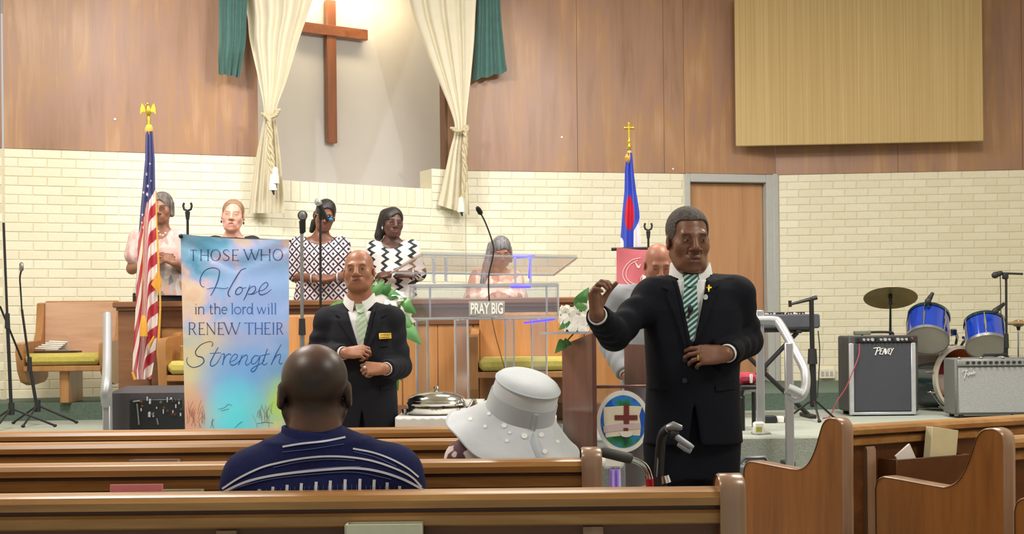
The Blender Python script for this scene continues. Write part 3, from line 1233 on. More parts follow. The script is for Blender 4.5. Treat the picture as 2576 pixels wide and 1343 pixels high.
# cross on the niche wall
M_cross = wood('cross wood', [(.3, '75442a'), (.5, '8a5232'), (.7, '996240')], scale=(9, 9, .8), rough=.35, blotch=.3, bmp=.02, coat=.4)
M_cross_h = wood('cross arm wood', [(.3, '75442a'), (.5, '8a5232'), (.7, '996240')], scale=(.8, 9, 9), rough=.35, blotch=.3, bmp=.02, coat=.4)
dn = None
nb = Seg(tuple(sb.p(0, 0, -nd))[:2], tuple(sb.p(tn, 0, -nd))[:2])
tc = seg_t(nb, 833)
ppm = FPX / nb.p(tc, 0).y
zc0, zc1 = P(833, 362, nb.p(tc, 0).y).z, 4.72
root = thing('cross', 'large brown wooden cross on the grey niche wall', 'cross', nb.p(tc, zc0))
mb = MB()
nb.box(mb, tc - .052, tc + .052, zc0, zc1, .02, .09, .004)
build('upright_beam', mb, M_cross, root)
zh = P(847, 82, nb.p(tc, 0).y).z
mb = MB()
nb.box(mb, tc - .36, tc + .40, zh - .052, zh + .055, .035, .105, .004)
build('cross_arm', mb, M_cross_h, root)


# ------------------------------------------------------------------ pews
M_pew = wood('pew oak back', [(.3, '4a2a13'), (.5, '613a1b'), (.7, '784b25')], scale=(1.1, 10, 10), rough=.4, blotch=.3, bmp=.03, coat=.3)
M_pewr = wood('pew oak rail', [(.3, '8f6234'), (.5, 'a97b47'), (.7, 'c29661')], scale=(1.0, 12, 12), rough=.3, blotch=.3, bmp=.03, coat=.5)
M_pewe = wood('pew oak end', [(.28, '6d3f19'), (.42, '87511f'), (.55, '945c28'), (.72, 'a46d35')], scale=(9, 9, .7), rough=.4, blotch=.3, bmp=.04, coat=.25)
M_pewp = wood('pew end edge', [(.3, '7d5f49'), (.5, '8f7058'), (.7, 'a1826a')], scale=(9, 9, .8), rough=.3, blotch=.3, bmp=.03, coat=.5)
M_rack = wood('book rack wood', [(.3, '4d2c17'), (.6, '66401f')], scale=(1, 9, 9), rough=.5)

END = [(-.055, 0), (-.062, .86), (-.056, .893), (-.038, .911), (-.008, .918), (.03, .912), (.058, .888), (.078, .845), (.10, .79), (.128, .74), (.162, .702), (.205, .682), (.26, .678), (.50, .690), (.55, .687), (.578, .668), (.588, .635), (.588, 0)]
END2 = [tuple(p) for p in catmull(END[1:-1], 3)]
END = [END[0]] + END2 + [END[-1]]


def pew(label, M, L, x0=0.0, stiles=(), left_end=True, right_end=True, group=None, racks=(), inset=None):
    """M places the aisle end's back corner; the pew runs from x0 to x0+L along local x, seat on +y."""
    loc = M @ Vector((x0 + L / 2, .25, 0))
    root = thing('pew', label, 'pew', loc, group)
    B = lambda: MB(M)
    xa, xb = x0 + .03, x0 + L - .03
    if inset:
        xb = x0 + L - inset
    cx, ln = (xa + xb) / 2, xb - xa
    # rounded top rail, moulding, back panel
    prof = [(-.052, .846), (-.056, .866), (-.048, .880), (-.03, .886), (.03, .886), (.045, .878), (.05, .862), (.046, .846)]
    mb = B().prism(prof, (xa, 0, 0), (0, 1, 0), (0, 0, 1), (ln, 0, 0))
    build('top_rail', mb, M_pewr, root, angle=25)
    mb = B().prism([(-.026, .795), (-.034, .80), (-.036, .824), (-.030, .832), (.02, .832), (.02, .795)], (xa, 0, 0), (0, 1, 0), (0, 0, 1), (ln, 0, 0))
    build('moulding', mb, M_pewr, root, angle=25)
    build('backrest', B().box((cx, .005, .47), (ln, .03, .76)), M_pew, root)
    for x in stiles:
        mb = B().prism([(-.034, .30), (-.034, .775), (-.026, .79), (-.01, .79), (-.01, .30)], (x - .026, 0, 0), (0, 1, 0), (0, 0, 1), (.052, 0, 0))
        build('stile', mb, M_pewp, root)
    build('seat', B().box((cx, .29, .415), (ln, .46, .045), .012), M_pewr, root)
    build('front_rail', B().box((cx, .44, .36), (ln, .03, .08), .004), M_pew, root)
    for (xr, wr_) in racks:
        mb = B()
        mb.box((xr, -.115, .65), (wr_, .012, .17), .003)
        mb.box((xr, -.065, .57), (wr_, .10, .012), .002)
        for s_ in (-1, 1):
            mb.box((xr + s_ * (wr_ / 2 - .006), -.065, .65), (.012, .10, .17), .002)
        build('book_rack', mb, M_rack, root)
    for side, on in ((0, left_end), (1, right_end)):
        if not on:
            continue
        x = x0 if side == 0 else x0 + L - .066
        inner = [(y, z) for y, z in END]
        e = build('end_panel', B().prism(inner, (x + .004, 0, 0), (0, 1, 0), (0, 0, 1), (.058, 0, 0)), M_pewe, root, angle=30)
        # the rounded edge band that runs over the top of the end
        mb = B()
        m = len(END)
        vs, fs = [], []
        for i, (y, z) in enumerate(END):
            a, b_ = END[max(i - 1, 0)], END[min(i + 1, m - 1)]
            t = Vector((b_[0] - a[0], b_[1] - a[1]))
            t.normalize()
            nx, nz_ = -t.y, t.x
            for (xx, oo) in ((x, .0), (x + .006, .005), (x + .060, .005), (x + .066, .0)):
                vs.append((xx, y + nx * oo, z + nz_ * oo))
        for i in range(m - 1):
            for j in range(3):
                q = i * 4 + j
                fs.append((q, q + 1, q + 5, q + 4))
        mb.add(vs, fs)
        build('edge_band', mb, M_pewp, e, angle=50)
    return root


def left_pew(label, px_end, d, L, stx, racks=(), inset=None, right_end=True):
    xe = P(px_end, 1000, d).x
    M = Matrix.Translation(Vector((xe - L, d + .055, 0)))
    st = [P(s, 1000, d).x - (xe - L) for s in stx]
    rk = [(P(a, 1000, d).x - (xe - L), b_) for a, b_ in racks]
    return pew(label, M, L, 0, st, True, right_end, None, rk, inset), M


pew1, PM1 = left_pew('nearest dark oak pew across the bottom of the view, bare behind', 1873, 3.36, 4.4, (1490, 560), ((958, .36),))
pew2, PM2 = left_pew('second dark oak pew from the camera, with the white-hatted woman at its aisle end', 1513, 4.22, 4.4, (1222, 330), ((330, .34),))
pew3, PM3 = left_pew('third dark oak pew from the camera, running behind the striped shirt and white hat', 1330, 5.12, 4.3, (1060, 380), ((400, .36),))
pew4, PM4 = left_pew('front-row dark oak pew, farthest from the camera, just below the hope banner', 1178, 5.80, 4.2, (700, 200), right_end=False)

TH = math.radians(30)


def right_pew(label, x, y, racks=(), stiles=()):
    M = Matrix.Translation(Vector((x, y, 0))) @ Matrix.Rotation(TH, 4, 'Z')
    return pew(label, M, 2.6, 0, stiles, True, False, None, racks), M


rpA, RA = right_pew('angled oak pew on the right, farthest of three, in front of the amplifiers', 1.375, 5.66, ((.49, .46),), (.20, 1.4))
rpB, RB = right_pew('angled oak pew on the right, middle of three, its scrolled end facing the aisle', 1.795, 4.94, (), (1.3,))
rpC, RC = right_pew('angled oak pew at the lower right corner, only its armrest in view', 2.09, 4.20)

M_cream = plain('cream book cloth', 'd9d3ad', .6, var=.05)
M_page = plain('book pages', 'e9e4d2', .8, var=.05)
M_white = plain('white paper', 'f0eee9', .7, var=.02)


def book(name, label, M, w_, t, h, cover, cat='book', tilt=0):
    """Closed book standing in local frame M: width x, thickness y, height z."""
    root = thing(name, label, cat, M @ Vector((0, 0, 0)))
    mb = MB(M)
    mb.box((0, -t / 2 + .002, h / 2), (w_, .004, h), .001)
    mb.box((0, t / 2 - .002, h / 2), (w_, .004, h), .001)
    mb.box((-w_ / 2 + .002, 0, h / 2), (.005, t, h), .002)
    build('cover', mb, cover, root)
    build('pages', MB(M).box((.002, 0, h / 2), (w_ - .012, t - .008, h - .012)), M_page, root)
    return root


# hymnals: one behind pew A, its neighbour leaning open, one in the near rack, one by the seated man
xa = RA @ Vector((.55, -.083, .592))
book('hymnal', 'cream hymnal standing in the book rack of the angled right pew', Matrix.Translation(xa) @ Matrix.Rotation(TH, 4, 'Z') @ Matrix.Rotation(math.radians(8), 4, 'Y') @ Matrix.Rotation(math.radians(0), 4, 'X'), .165, .04, .265, M_cream)
book('pamphlet', 'white booklet leaning beside the cream hymnal in the right pew rack', Matrix.Translation(xa + Vector((-.122, -.0705, .05))) @ Matrix.Rotation(TH, 4, 'Z') @ Matrix.Rotation(math.radians(-30), 4, 'Y'), .10, .010, .15, M_white)
c = P(962, 1322, 3.30)
book('hymnal', 'pale green-white hymnal standing in the rack of the nearest pew', Matrix.Translation(Vector((c.x, 3.36 + .055 - .065, .579))) @ Matrix.Rotation(math.radians(0), 4, 'X'), .195, .055, c.z - .579, plain('pale hymnal cloth', 'd6d9c2', .6))

# rows of things lying on pew seats or left on the rails
c = P(545, 1232, 3.95)
book('hymnal', 'grey-green book left standing beside the striped-shirt man', Matrix.Translation(Vector((c.x - .045, 3.60, .442))) @ Matrix.Rotation(math.radians(-6), 4, 'X'), .15, .04, .43, plain('grey green cloth', 'a8a98f', .6))
mb = MB()
p0, p1 = P(243, 1248, 3.39), P(380, 1248, 3.39)
mb.box(((p0.x + p1.x) / 2, 3.495, .445 + .23), (p1.x - p0.x, .006, .45), .001, Matrix.Rotation(math.radians(-3), 3, 'X'))
o = build('folder', mb, plain('pink paper', 'd6828c', .7), origin=((p0.x + p1.x) / 2, 3.43, .44))
tag(o, 'pink paper folder showing above the nearest pew on the left', 'folder')
p0, p1 = P(325, 1163, 4.2), P(440, 1163, 4.2)
mb = MB().box(((p0.x + p1.x) / 2, 5.12 - .012 - .005, .0), (p1.x - p0.x, .05, .20), .004)
c = P(385, 1150, 5.08)
book('bible', 'brown-grey book standing in the rack of the third pew', Matrix.Translation(Vector((c.x, 5.12 - .012, c.z - .235))), .19, .045, .225, plain('grey brown cloth', '8a7565', .7))

# ------------------------------------------------------------------ modesty rail, benches
M_rail = wood('rail walnut', [(.3, '6d4a33'), (.5, '845b40'), (.7, '97694a')], scale=(1.2, 9, 9), rough=.35, blotch=.3, bmp=.02, coat=.4)
M_railp = wood('rail panel', [(.3, 'ac7443'), (.5, 'c18a56'), (.7, 'd09a68')], scale=(8, 8, .7), rough=.35, blotch=.35, bmp=.02, coat=.35)
M_bench = wood('bench beech', [(.3, 'b78d70'), (.5, 'cba388'), (.7, 'd8b399')], scale=(1.2, 9, 9), rough=.35, blotch=.4, bmp=.02, coat=.35)
M_benche = wood('bench oak', [(.3, '94663d'), (.5, 'ad7c4c'), (.7, 'bd8e5d')], scale=(8, 8, .8), rough=.38, blotch=.3, bmp=.02, coat=.3)
M_cush = plain('mustard cushion', 'c6b85c', .85, var=.08, scale=40, bmp=.15, sheen=.2)

dR = 9.85
ztop = P(1000, 752, dR).z
xr0, xr1 = P(296, 800, dR).x, P(1745, 800, dR).x
root = thing('choir_rail', 'long walnut topped wood rail in front of the choir', 'railing', ((xr0 + xr1) / 2, dR, ZS))
mb = MB().box(((xr0 + xr1) / 2, dR + .05, ztop - .022), (xr1 - xr0 + .05, .20, .044), .008)
mb.box(((xr0 + xr1) / 2, dR + .05, ztop - .055), (xr1 - xr0 + .01, .15, .024), .004)
build('cap_rail', mb, M_rail, root)
build('top_band', MB().box(((xr0 + xr1) / 2, dR + .045, ztop - .13), (xr1 - xr0, .05, .13), .003), M_rail, root)
build('end_post', MB().box((xr0 + .16, dR + .05, (ZS + ztop - .067) / 2), (.32, .1, ztop - .067 - ZS), .004), M_rail, root)
build('plinth', MB().box(((xr0 + xr1) / 2, dR + .045, ZS + .06), (xr1 - xr0, .06, .12), .003), M_rail, root)
xp = [P(q, 800, dR).x for q in (400, 560, 720, 862, 1010, 1100, 1190, 1290, 1380, 1470, 1580, 1745)]
for a, b_ in zip(xp, xp[1:]):
    build('panel', MB().box(((a + b_) / 2, dR + .05, (ZS + .12 + ztop - .195) / 2), (b_ - a - .006, .035, ztop - .195 - ZS - .12), .003), M_railp, root)
for x in xp[1:-1]:
    build('groove_strip', MB().box((x, dR + .048, (ZS + .12 + ztop - .195) / 2), (.012, .025, ztop - .195 - ZS - .12)), M_brown, root)


def bench(label, x0, x1, y, z, h=.86, eh=None, legs=(), back=M_bench, sh=.42, armh=.56, ends=(1, 1)):
    """Minister's bench: back at y, seat towards the camera."""
    root = thing('bench', label, 'bench', ((x0 + x1) / 2, y - .25, z))
    cx, ln = (x0 + x1) / 2, x1 - x0
    build('backrest', MB().box((cx, y - .03, z + (h + .36) / 2), (ln - .12, .035, h - .36), .006, Matrix.Rotation(math.radians(-4), 3, 'X')), back, root)
    build('top_rail', MB().box((cx, y + .0, z + h - .005), (ln - .12, .05, .03), .006), M_benche, root)
    build('seat_board', MB().box((cx, y - .28, z + sh - .10), (ln - .1, .46, .045), .006), M_benche, root)
    build('seat_cushion', MB().box((cx, y - .285, z + sh - .025), (ln - .13, .47, .095), .03), M_cush, root)
    for s_, on in zip((0, 1), ends):
        if not on:
            continue
        x = x0 + .03 if s_ == 0 else x1 - .03
        eh_ = eh or h
        prof = [(.03, .20), (.05, eh_ - .02), (.02, eh_), (-.05, eh_ - .01), (-.09, max(armh + .005, min(eh_ - .02, armh + .07))), (-.13, armh), (-.46, armh - .015), (-.52, armh - .03), (-.535, armh - .10), (-.50, .26), (-.43, .17), (-.30, .14), (-.05, .16)]
        mb = MB().prism([(q, zz) for q, zz in prof], (x - .03, y, z), (0, 1, 0), (0, 0, 1), (.06, 0, 0))
        build('end_panel', mb, M_benche, root, angle=30)
    for x in legs:
        build('leg', MB().box((x, y - .28, z + (sh - .12) / 2), (.075, .34, sh - .12), .005), M_benche, root)
    return root


db = 10.88
zb = P(180, 1003, 10.62).z
bn = bench('pale beech bench with mustard seat against the left brick wall', P(66, 900, db - .3).x, P(302, 900, db).x + .05, db, ZP, P(180, 760, db).z - ZP, legs=(P(177, 900, db - .3).x,), armh=.50, sh=.375)
mb = MB()
q = P(122, 868, 10.58)
tp = ZP + .375 + .0225
root = thing('folded_papers', 'white folded papers on the mustard seat of the left bench', 'papers', (q.x - .03, 10.6, tp + .016))
for i in range(5):
    mb2 = MB().box((q.x + .02 + .012 * i, 10.6 + .006 * i, tp + .034 + .014 * i), (.20 - .015 * i, .17, .012), .003, Matrix.Rotation(math.radians(7 * i - 12), 3, 'Z') @ Matrix.Rotation(math.radians(3), 3, 'Y'))
    build('sheet', mb2, M_white, root)
mb = MB().box((q.x + .075, 10.59, tp + .010), (.32, .25, .014), .004, Matrix.Rotation(math.radians(6), 3, 'Z'))
o = build('binder', mb, plain('black binder', '23262b', .5), origin=(q.x + .03, 10.59, tp))
tag(o, 'thin black binder under the white papers on the left bench', 'binder')

b1 = bench('oak bench with mustard seat in front of the rail, partly behind the hope banner', P(405, 900, 9.35).x, P(800, 900, 9.35).x, 9.78, ZS, .80, eh=.70, back=M_railp, armh=.66, sh=.46, legs=(P(600, 900, 9.5).x,))
b2_ = bench('oak bench with mustard seat behind the clear acrylic pulpit', P(1182, 900, 9.35).x, P(1500, 900, 9.35).x, 9.78, ZS, .80, eh=.70, back=M_railp, armh=.66, sh=.46, legs=(P(1320, 900, 9.5).x,))
# low armchair-like bench block right of the pulpit column has its own arm pads
q = P(449, 930, 9.45)
root = thing('tambourine', 'wooden tambourine lying on the mustard seat left of the hope banner', 'tambourine', (q.x + .04, 9.5, ZS + .485))
c = Vector((q.x + .13, 9.5, ZS + .4850))
mb = MB().lathe([(.125, 0), (.13, .005), (.13, .1), (.122, .106), (.114, .1), (.114, 0)], c, n=32)
build('hoop', mb, wood('drum wood', [(.3, 'a57f4e'), (.7, 'c9a26d')], scale=(1, 1, 12)), root)
build('drumhead', MB().lathe([(.112, .0), (.112, .085), (0, .087)], c, n=32), plain('drum skin', 'cdb892', .7), root)
for i in range(6):
    a = i * PI / 3 + .3
    build('jingle', MB().lathe([(0.001, -.004), (.02, -.002), (.02, .002), (.001, .004)], c + Vector((math.cos(a) * .13, math.sin(a) * .13, .05)), Matrix.Rotation(PI / 2, 3, 'X'), n=12), plain('brass jingle', 'b99a55', .35, .9), root)

# ------------------------------------------------------------------ handrails
M_alu = plain('brushed aluminium', 'b3b7bd', .42, .5, var=.03)


def flatbar(mb, pts, wd, th, axis=(0, 1, 0)):
    pts = [Vector(p) for p in pts]
    for a, b_ in zip(pts, pts[1:]):
        pass
    mb.tube(pts, wd / 2, 12, flat=(th / wd, axis))


def rp(x, y, d):
    return tuple(P(x, y, d))


d1 = 7.62
root = thing('handrail', 'flat aluminium handrail by the left stage stair', 'handrail', P(270, 1240, d1))
ex = Vector((0, -.45, -.32))
top = P(270, 792, 8.3)
bend = P(270, 955, 7.35)
c1 = [rp(270, 793, 8.35), rp(270, 860, 8.1), rp(269, 925, 7.85), rp(267, 965, 7.66), rp(264, 992, 7.62), rp(267, 1018, 7.66)]
mb = MB().tube([Vector(p) for p in catmull(c1, 5)], .027, 12)
build('rail', mb, M_alu, root, angle=60)
for (x, y, d, zb_) in ((271, 880, 8.02, ZS), (268, 975, 7.68, .22)):
    p = P(x, y, d)
    build('post', MB().box((p.x, p.y, (p.z + zb_) / 2), (.045, .03, p.z - zb_), .006), M_alu, root)
    build('foot_plate', MB().box((p.x, p.y, zb_ + .006), (.10, .10, .012), .003), M_alu, root)

root = thing('handrail', 'bent aluminium handrail by the right stage stair next to the keyboard', 'handrail', P(1990, 1200, 7.7))
dn_ = 8.1
c2 = [rp(1905, 806, 8.25), rp(1948, 806, 8.2), rp(1962, 816, 8.17), rp(1992, 868, 8.05), rp(2020, 920, 7.92), rp(2027, 945, 7.86), rp(2026, 975, 7.82), rp(2016, 995, 7.80), rp(1998, 1003, 7.80), rp(1986, 995, 7.8)]
build('rail', MB().tube([Vector(p) for p in catmull(c2, 5)], .028, 12), M_alu, root, angle=60)
for (x, y, d, zb_) in ((1911, 780, 8.26, ZS), (1984, 862, 7.80, .44)):
    p = P(x, y, d)
    build('post', MB().box((p.x, p.y, (p.z + zb_) / 2), (.05, .03, p.z - zb_), .006), M_alu, root)
    build('foot_plate', MB().box((p.x, p.y, zb_ + .006), (.11, .10, .012), .003), M_alu, root)
q = P(1992, 985, 7.80)
build('clamp', MB().tube([q + Vector((-.03, 0, .02)), q + Vector((.05, 0, -.02))], .036, 14), M_alu, root)

# ------------------------------------------------------------------ acrylic pulpit
M_acr = acrylic('clear acrylic')
M_acre = acrylic('acrylic edge', (.80, .82, .88), .38, .32)
M_edge_glow = plain('blue edge glow', '2a30e0', .4, emit=('2a22ff', 7.0))  # emission stands in for blue light caught in the acrylic
dP = 9.0
root = thing('pulpit', 'clear acrylic pulpit with a slanted top on the stage', 'pulpit', P(1225, 1080, dP))
root.location.z = ZS
WM[root.name] = Matrix.Translation(root.location)


def quadslab(mb, pts, th):
    a = [Vector(p) for p in pts]
    n = (a[1] - a[0]).cross(a[3] - a[0]).normalized() * th
    mb.add(a + [v + n for v in a], [(0, 1, 2, 3), (7, 6, 5, 4), (0, 4, 5, 1), (1, 5, 6, 2), (2, 6, 7, 3), (3, 7, 4, 0)])


near, far = 8.80, 9.24
A_, B_, C_, D_ = P(1062, 640, near), P(1452, 648, near), P(1393, 692, far), P(985, 686, far)
mb = MB()
quadslab(mb, (A_, B_, C_, D_), .02)
o = build('reading_top', mb, M_acr, root)
mb = MB()
for a, b_ in ((A_, B_), (B_, C_), (C_, D_), (D_, A_)):
    mb.tube([a, b_], .007, 6)
build('polished_edge', mb, M_acre, o)
# uprights between box and top
for (xa, ya, xb, yb_, dd) in ((1092, 650, 1092, 712, 8.95), (1122, 648, 1122, 708, 9.1), (1296, 648, 1296, 716, 8.92), (1334, 650, 1334, 716, 9.1)):
    mb = MB()
    p, q = P(xa, ya, dd), P(xb, yb_, dd)
    mb.box((p + q) / 2, (.016, .16, p.z - q.z), .002)
    build('top_support', mb, M_acre, root)
# shelf box
zt_, zb_ = P(1218, 716, 8.85).z, P(1218, 800, 8.85).z
xl_, xr_ = P(1031, 760, 8.85).x, P(1404, 760, 8.85).x
for nm, c, sz in (('front_panel', ((xl_ + xr_) / 2, 8.85, (zt_ + zb_) / 2), (xr_ - xl_, .014, zt_ - zb_)),
                  ('side_panel', (xl_, 9.05, (zt_ + zb_) / 2), (.014, .40, zt_ - zb_)),
                  ('side_panel', (xr_, 9.05, (zt_ + zb_) / 2), (.014, .40, zt_ - zb_)),
                  ('shelf_board', ((xl_ + xr_) / 2, 9.05, zb_), (xr_ - xl_, .40, .016)),
                  ('upper_board', ((xl_ + xr_) / 2, 9.05, zt_), (xr_ - xl_, .40, .014))):
    build(nm, MB().box(c, sz, .002), M_acr, root)
mb = MB()
for z in (zt_, zb_):
    mb.tube([(xl_, 8.845, z), (xr_, 8.845, z)], .009, 6)
    mb.tube([(xl_, 9.25, z), (xr_, 9.25, z)], .007, 6)
for x in (xl_, xr_):
    mb.tube([(x, 8.845, zb_), (x, 8.845, zt_)], .008, 6)
for x, y in ((P(1075, 760, 8.9).x, 9.2), (P(1378, 760, 8.9).x, 9.2)):
    mb.tube([(x, y, zb_), (x, y, zt_)], .008, 6)
build('polished_edge', mb, M_acre, root)
# legs: four boxed columns down to a base plate
zbase = ZS + .02
for (x, wd, dd) in ((1062, .075, 9.0), (1161, .085, 8.86), (1282, .06, 9.15), (1356, .10, 8.95)):
    p = P(x, 850, dd)
    zz = zb_ - .008
    lg = build('leg', MB().box((p.x, dd, (zz + zbase) / 2), (wd, .10, zz - zbase), .004), M_acr, root)
    mb = MB()
    for s_ in (-1, 1):
        for y in (-.05, .05):
            mb.tube([(p.x + s_ * wd / 2, dd + y, zbase), (p.x + s_ * wd / 2, dd + y, zz)], .0065, 6)
    build('polished_edge', mb, M_acre, lg)
build('base_plate', MB().box(((xl_ + xr_) / 2, 9.0, ZS + .012), (xr_ - xl_ + .05, .48, .022), .003), M_acr, root)
# added glowing strips, standing for blue reflections in shelf and support edges
for nm, a, b_ in (('glow_strip', P(1318, 812, 8.9), P(1396, 803, 8.9)), ('glow_strip', P(1290, 648, 8.86), P(1345, 644, 8.86)),
                  ('glow_strip', P(1334, 660, 9.05), P(1331, 700, 9.05)), ('glow_strip', P(1285, 722, 8.84), P(1335, 722, 8.84))):
    build(nm, MB().tube([a, b_], .007, 8), M_edge_glow, root)

def text_obj(name, s, mat, parent, origin, U, V, wtarget, htarget, th=.004, align='LEFT'):
    """Flat lettering fitted to a width and height; origin = lower left."""
    cu = bpy.data.curves.new(name, 'FONT')
    cu.body = s
    cu.extrude = .02
    cu.offset = .028
    cu.resolution_u = 4
    ob = bpy.data.objects.new(name + '_tmp', cu)
    COL.objects.link(ob)
    dg = bpy.context.evaluated_depsgraph_get()
    me = bpy.data.meshes.new_from_object(ob.evaluated_get(dg))
    bpy.data.objects.remove(ob)
    v = np.array([tuple(q.co) for q in me.vertices])
    fs = [tuple(p.vertices) for p in me.polygons]
    lo, hi = v.min(0), v.max(0)
    v = (v - lo) / (hi - lo)
    U, V = Vector(U), Vector(V)
    N = U.cross(V).normalized()
    o0 = Vector(origin)
    vs = [o0 + U * (q[0] * wtarget) + V * (q[1] * htarget) + N * (q[2] * th) for q in v.tolist()]
    bpy.data.meshes.remove(me)
    return build(name, MB().add(vs, fs), mat, parent, angle=20)


o = P(1180, 800, 8.80)
root = thing('pulpit_sign', 'small pale sign reading PRAY BIG on the acrylic pulpit', 'sign', P(1224, 797, 8.82))
wsg, hsg = P(1270, 800, 8.80).x - o.x, P(1180, 764, 8.80).z - o.z
build('plaque', MB().box((o.x + wsg / 2, 8.80, zb_ + .016 + hsg / 2), (wsg, .008, hsg), .001), plain('frosted plaque', 'c2c2c0', .5, trans=.35), root)
text_obj('lettering', 'PRAY BIG', plain('white lettering', 'fbfbf6', .5, emit=None), root, (o.x + .012, 8.795, zb_ + .026), (1, 0, 0), (0, 0, 1), wsg - .024, hsg - .02)
build('easel', MB().box((o.x + wsg / 2, 8.818, zb_ + .014), (wsg * .7, .03, .012), .002), M_acr, root)

# gooseneck microphone on the pulpit
root = thing('gooseneck_microphone', 'thin black gooseneck microphone rising from the acrylic pulpit', 'microphone', P(1230, 770, 9.0))
pts = [rp(1206, 530, 8.62), rp(1222, 562, 8.66), rp(1236, 600, 8.70), rp(1242, 628, 8.72), rp(1238, 655, 8.74), rp(1230, 690, 8.77), rp(1229, 725, 8.80), rp(1231, 758, 8.832)]
build('neck', MB().tube([Vector(p) for p in catmull(pts, 6)], .005, 8), plain('black rubber', '2b2726', .5), root, angle=60)
a, b_ = P(1200, 521, 8.60), P(1211, 539, 8.64)
build('capsule', MB().tube([a, a + (b_ - a) * .3, a + (b_ - a) * .8, b_], [.010, .017, .017, .008], 12), plain('black foam', '1c1c1e', .9), root, angle=60)
cb = [rp(1235, 640, 8.80), rp(1237, 800, 8.8), rp(1248, 850, 8.8), rp(1262, 900, 8.8), rp(1275, 950, 8.78), rp(1282, 1050, 8.75)]
build('cable', MB().tube([Vector(p) for p in catmull(cb[1:], 5)], .003, 6), plain('brown cable', '4a3026', .6), root, angle=60)


# ------------------------------------------------------------------ microphone stands
M_blk = plain('black metal', '26262a', .45, .3)
M_gry = plain('grey metal', '8f9196', .35, .7)
M_rub = plain('black plastic', '1f2024', .6)
M_mesh = plain('microphone mesh', '8d9095', .35, .8, var=.25, scale=400)
M_gold = plain('gold finial', 'd8b545', .3, .85)
M_chr = plain('chrome', 'd4d6da', .12, 1)


def mic(mb_g, mb_b, tip, d, L=.16, r=.024):
    """Handheld microphone: round grille at tip, body running along d."""
    tip, d = Vector(tip), Vector(d).normalized()
    R = d.to_track_quat('Z', 'Y').to_matrix()
    mb_g.lathe([(0, -.026), (.014, -.022), (.0225, -.010), (.025, .004), (.022, .018), (.018, .024)], tip, R, 16)
    mb_b.lathe([(.0195, .022), (.0205, .03), (.017, .05), (.012, L), (0, L)], tip, R, 14)


def stand(label, base, top, r=.011, mat=None, tri=True, clip=None, name='microphone_stand', grp=None, foot=.24, sub=True):
    mat = mat or M_blk
    base, top = Vector(base), Vector(top)
    root = thing(name, label, 'microphone stand', base, grp)
    mid = base + (top - base) * .52
    build('lower_tube', MB().tube([base + Vector((0, 0, .10 if tri else .02)), mid], r * 1.25, 10), mat, root)
    build('upper_tube', MB().tube([mid, top], r * .9, 10), mat, root)
    build('clutch', MB().tube([mid + Vector((0, 0, -.05)), mid + Vector((0, 0, .06))], [r * 1.9, r * 1.6], 12), M_rub, root)
    if tri:
        for k in range(3):
            a = k * 2 * PI / 3 + .5
            e = base + Vector((math.cos(a) * foot, math.sin(a) * foot, .012))
            lg = build('leg', MB().tube([base + Vector((0, 0, .15)), base + Vector((math.cos(a) * .04, math.sin(a) * .04, .13)), e], .008, 8), mat, root)
            build('rubber_foot', MB().sph(e, (.015, .015, .011)), M_rub, lg)
        build('leg_hub', MB().tube([base + Vector((0, 0, .10)), base + Vector((0, 0, .19))], .022, 12), M_rub, root)
    else:
        build('round_base', MB().lathe([(0, 0), (.095, 0), (.095, .012), (.08, .022), (.02, .03), (0, .03)], base, n=28), mat, root)
    return root


def uclip(root, top, h=.12, wd=.03):
    t = Vector(top)
    mb = MB().tube([t, t + Vector((0, 0, h * .45))], [.012, .018], 10)
    build('clip_neck', mb, M_rub, root)
    mb = MB()
    c = t + Vector((0, 0, h * .5 + wd))
    for s_ in (-1, 1):
        mb.tube([c + Vector((0, 0, -wd)), c + Vector((s_ * wd * .8, 0, -wd * .6)), c + Vector((s_ * wd, 0, wd * .2)), c + Vector((s_ * wd * .8, 0, wd * .9))], .008, 8)
    build('clip_fork', mb, M_rub, root)


# left edge: tall stand with two diagonal legs, thin mic stand next to it
p = P(8, 985, 9.35)
r_ = stand('tall black stand cut by the left photo edge', (p.x, 9.5, ZS), P(9, 560, 9.5), .010, foot=.3)
p = P(57, 985, 9.6)
r_ = stand('thin black microphone stand on the left, slim microphone on a gooseneck', (p.x, 9.9, ZS), P(55, 778, 9.9), .010, foot=.28)
build('gooseneck', MB().tube([Vector(q) for q in catmull([rp(55, 780, 9.9), rp(52, 730, 9.9), rp(50, 700, 9.88), rp(53, 682, 9.86)], 6)], .0065, 8), M_blk, r_, angle=60)
mb = MB().box(P(54, 671, 9.86), (.032, .03, .07), .012)
build('microphone', mb, M_gry, r_)
build('boom', MB().tube([rp(0, 770, 9.7), rp(55, 905, 9.86)], .008, 8), M_blk, r_)
# clip stands
p = P(472, 760, 9.72)
r_ = stand('black stand with an empty forked clip behind the hope banner', (P(472, 900, 9.2).x, 9.2, ZS), P(472, 552, 9.2), .010, foot=.16)
uclip(r_, P(472, 552, 9.2))
r_ = stand('black stand with an empty forked clip behind the bald man', (P(1631, 900, 10.40).x, 10.40, ZS), P(1631, 600, 10.40), .010, foot=.06)
uclip(r_, P(1631, 600, 10.40), .13)
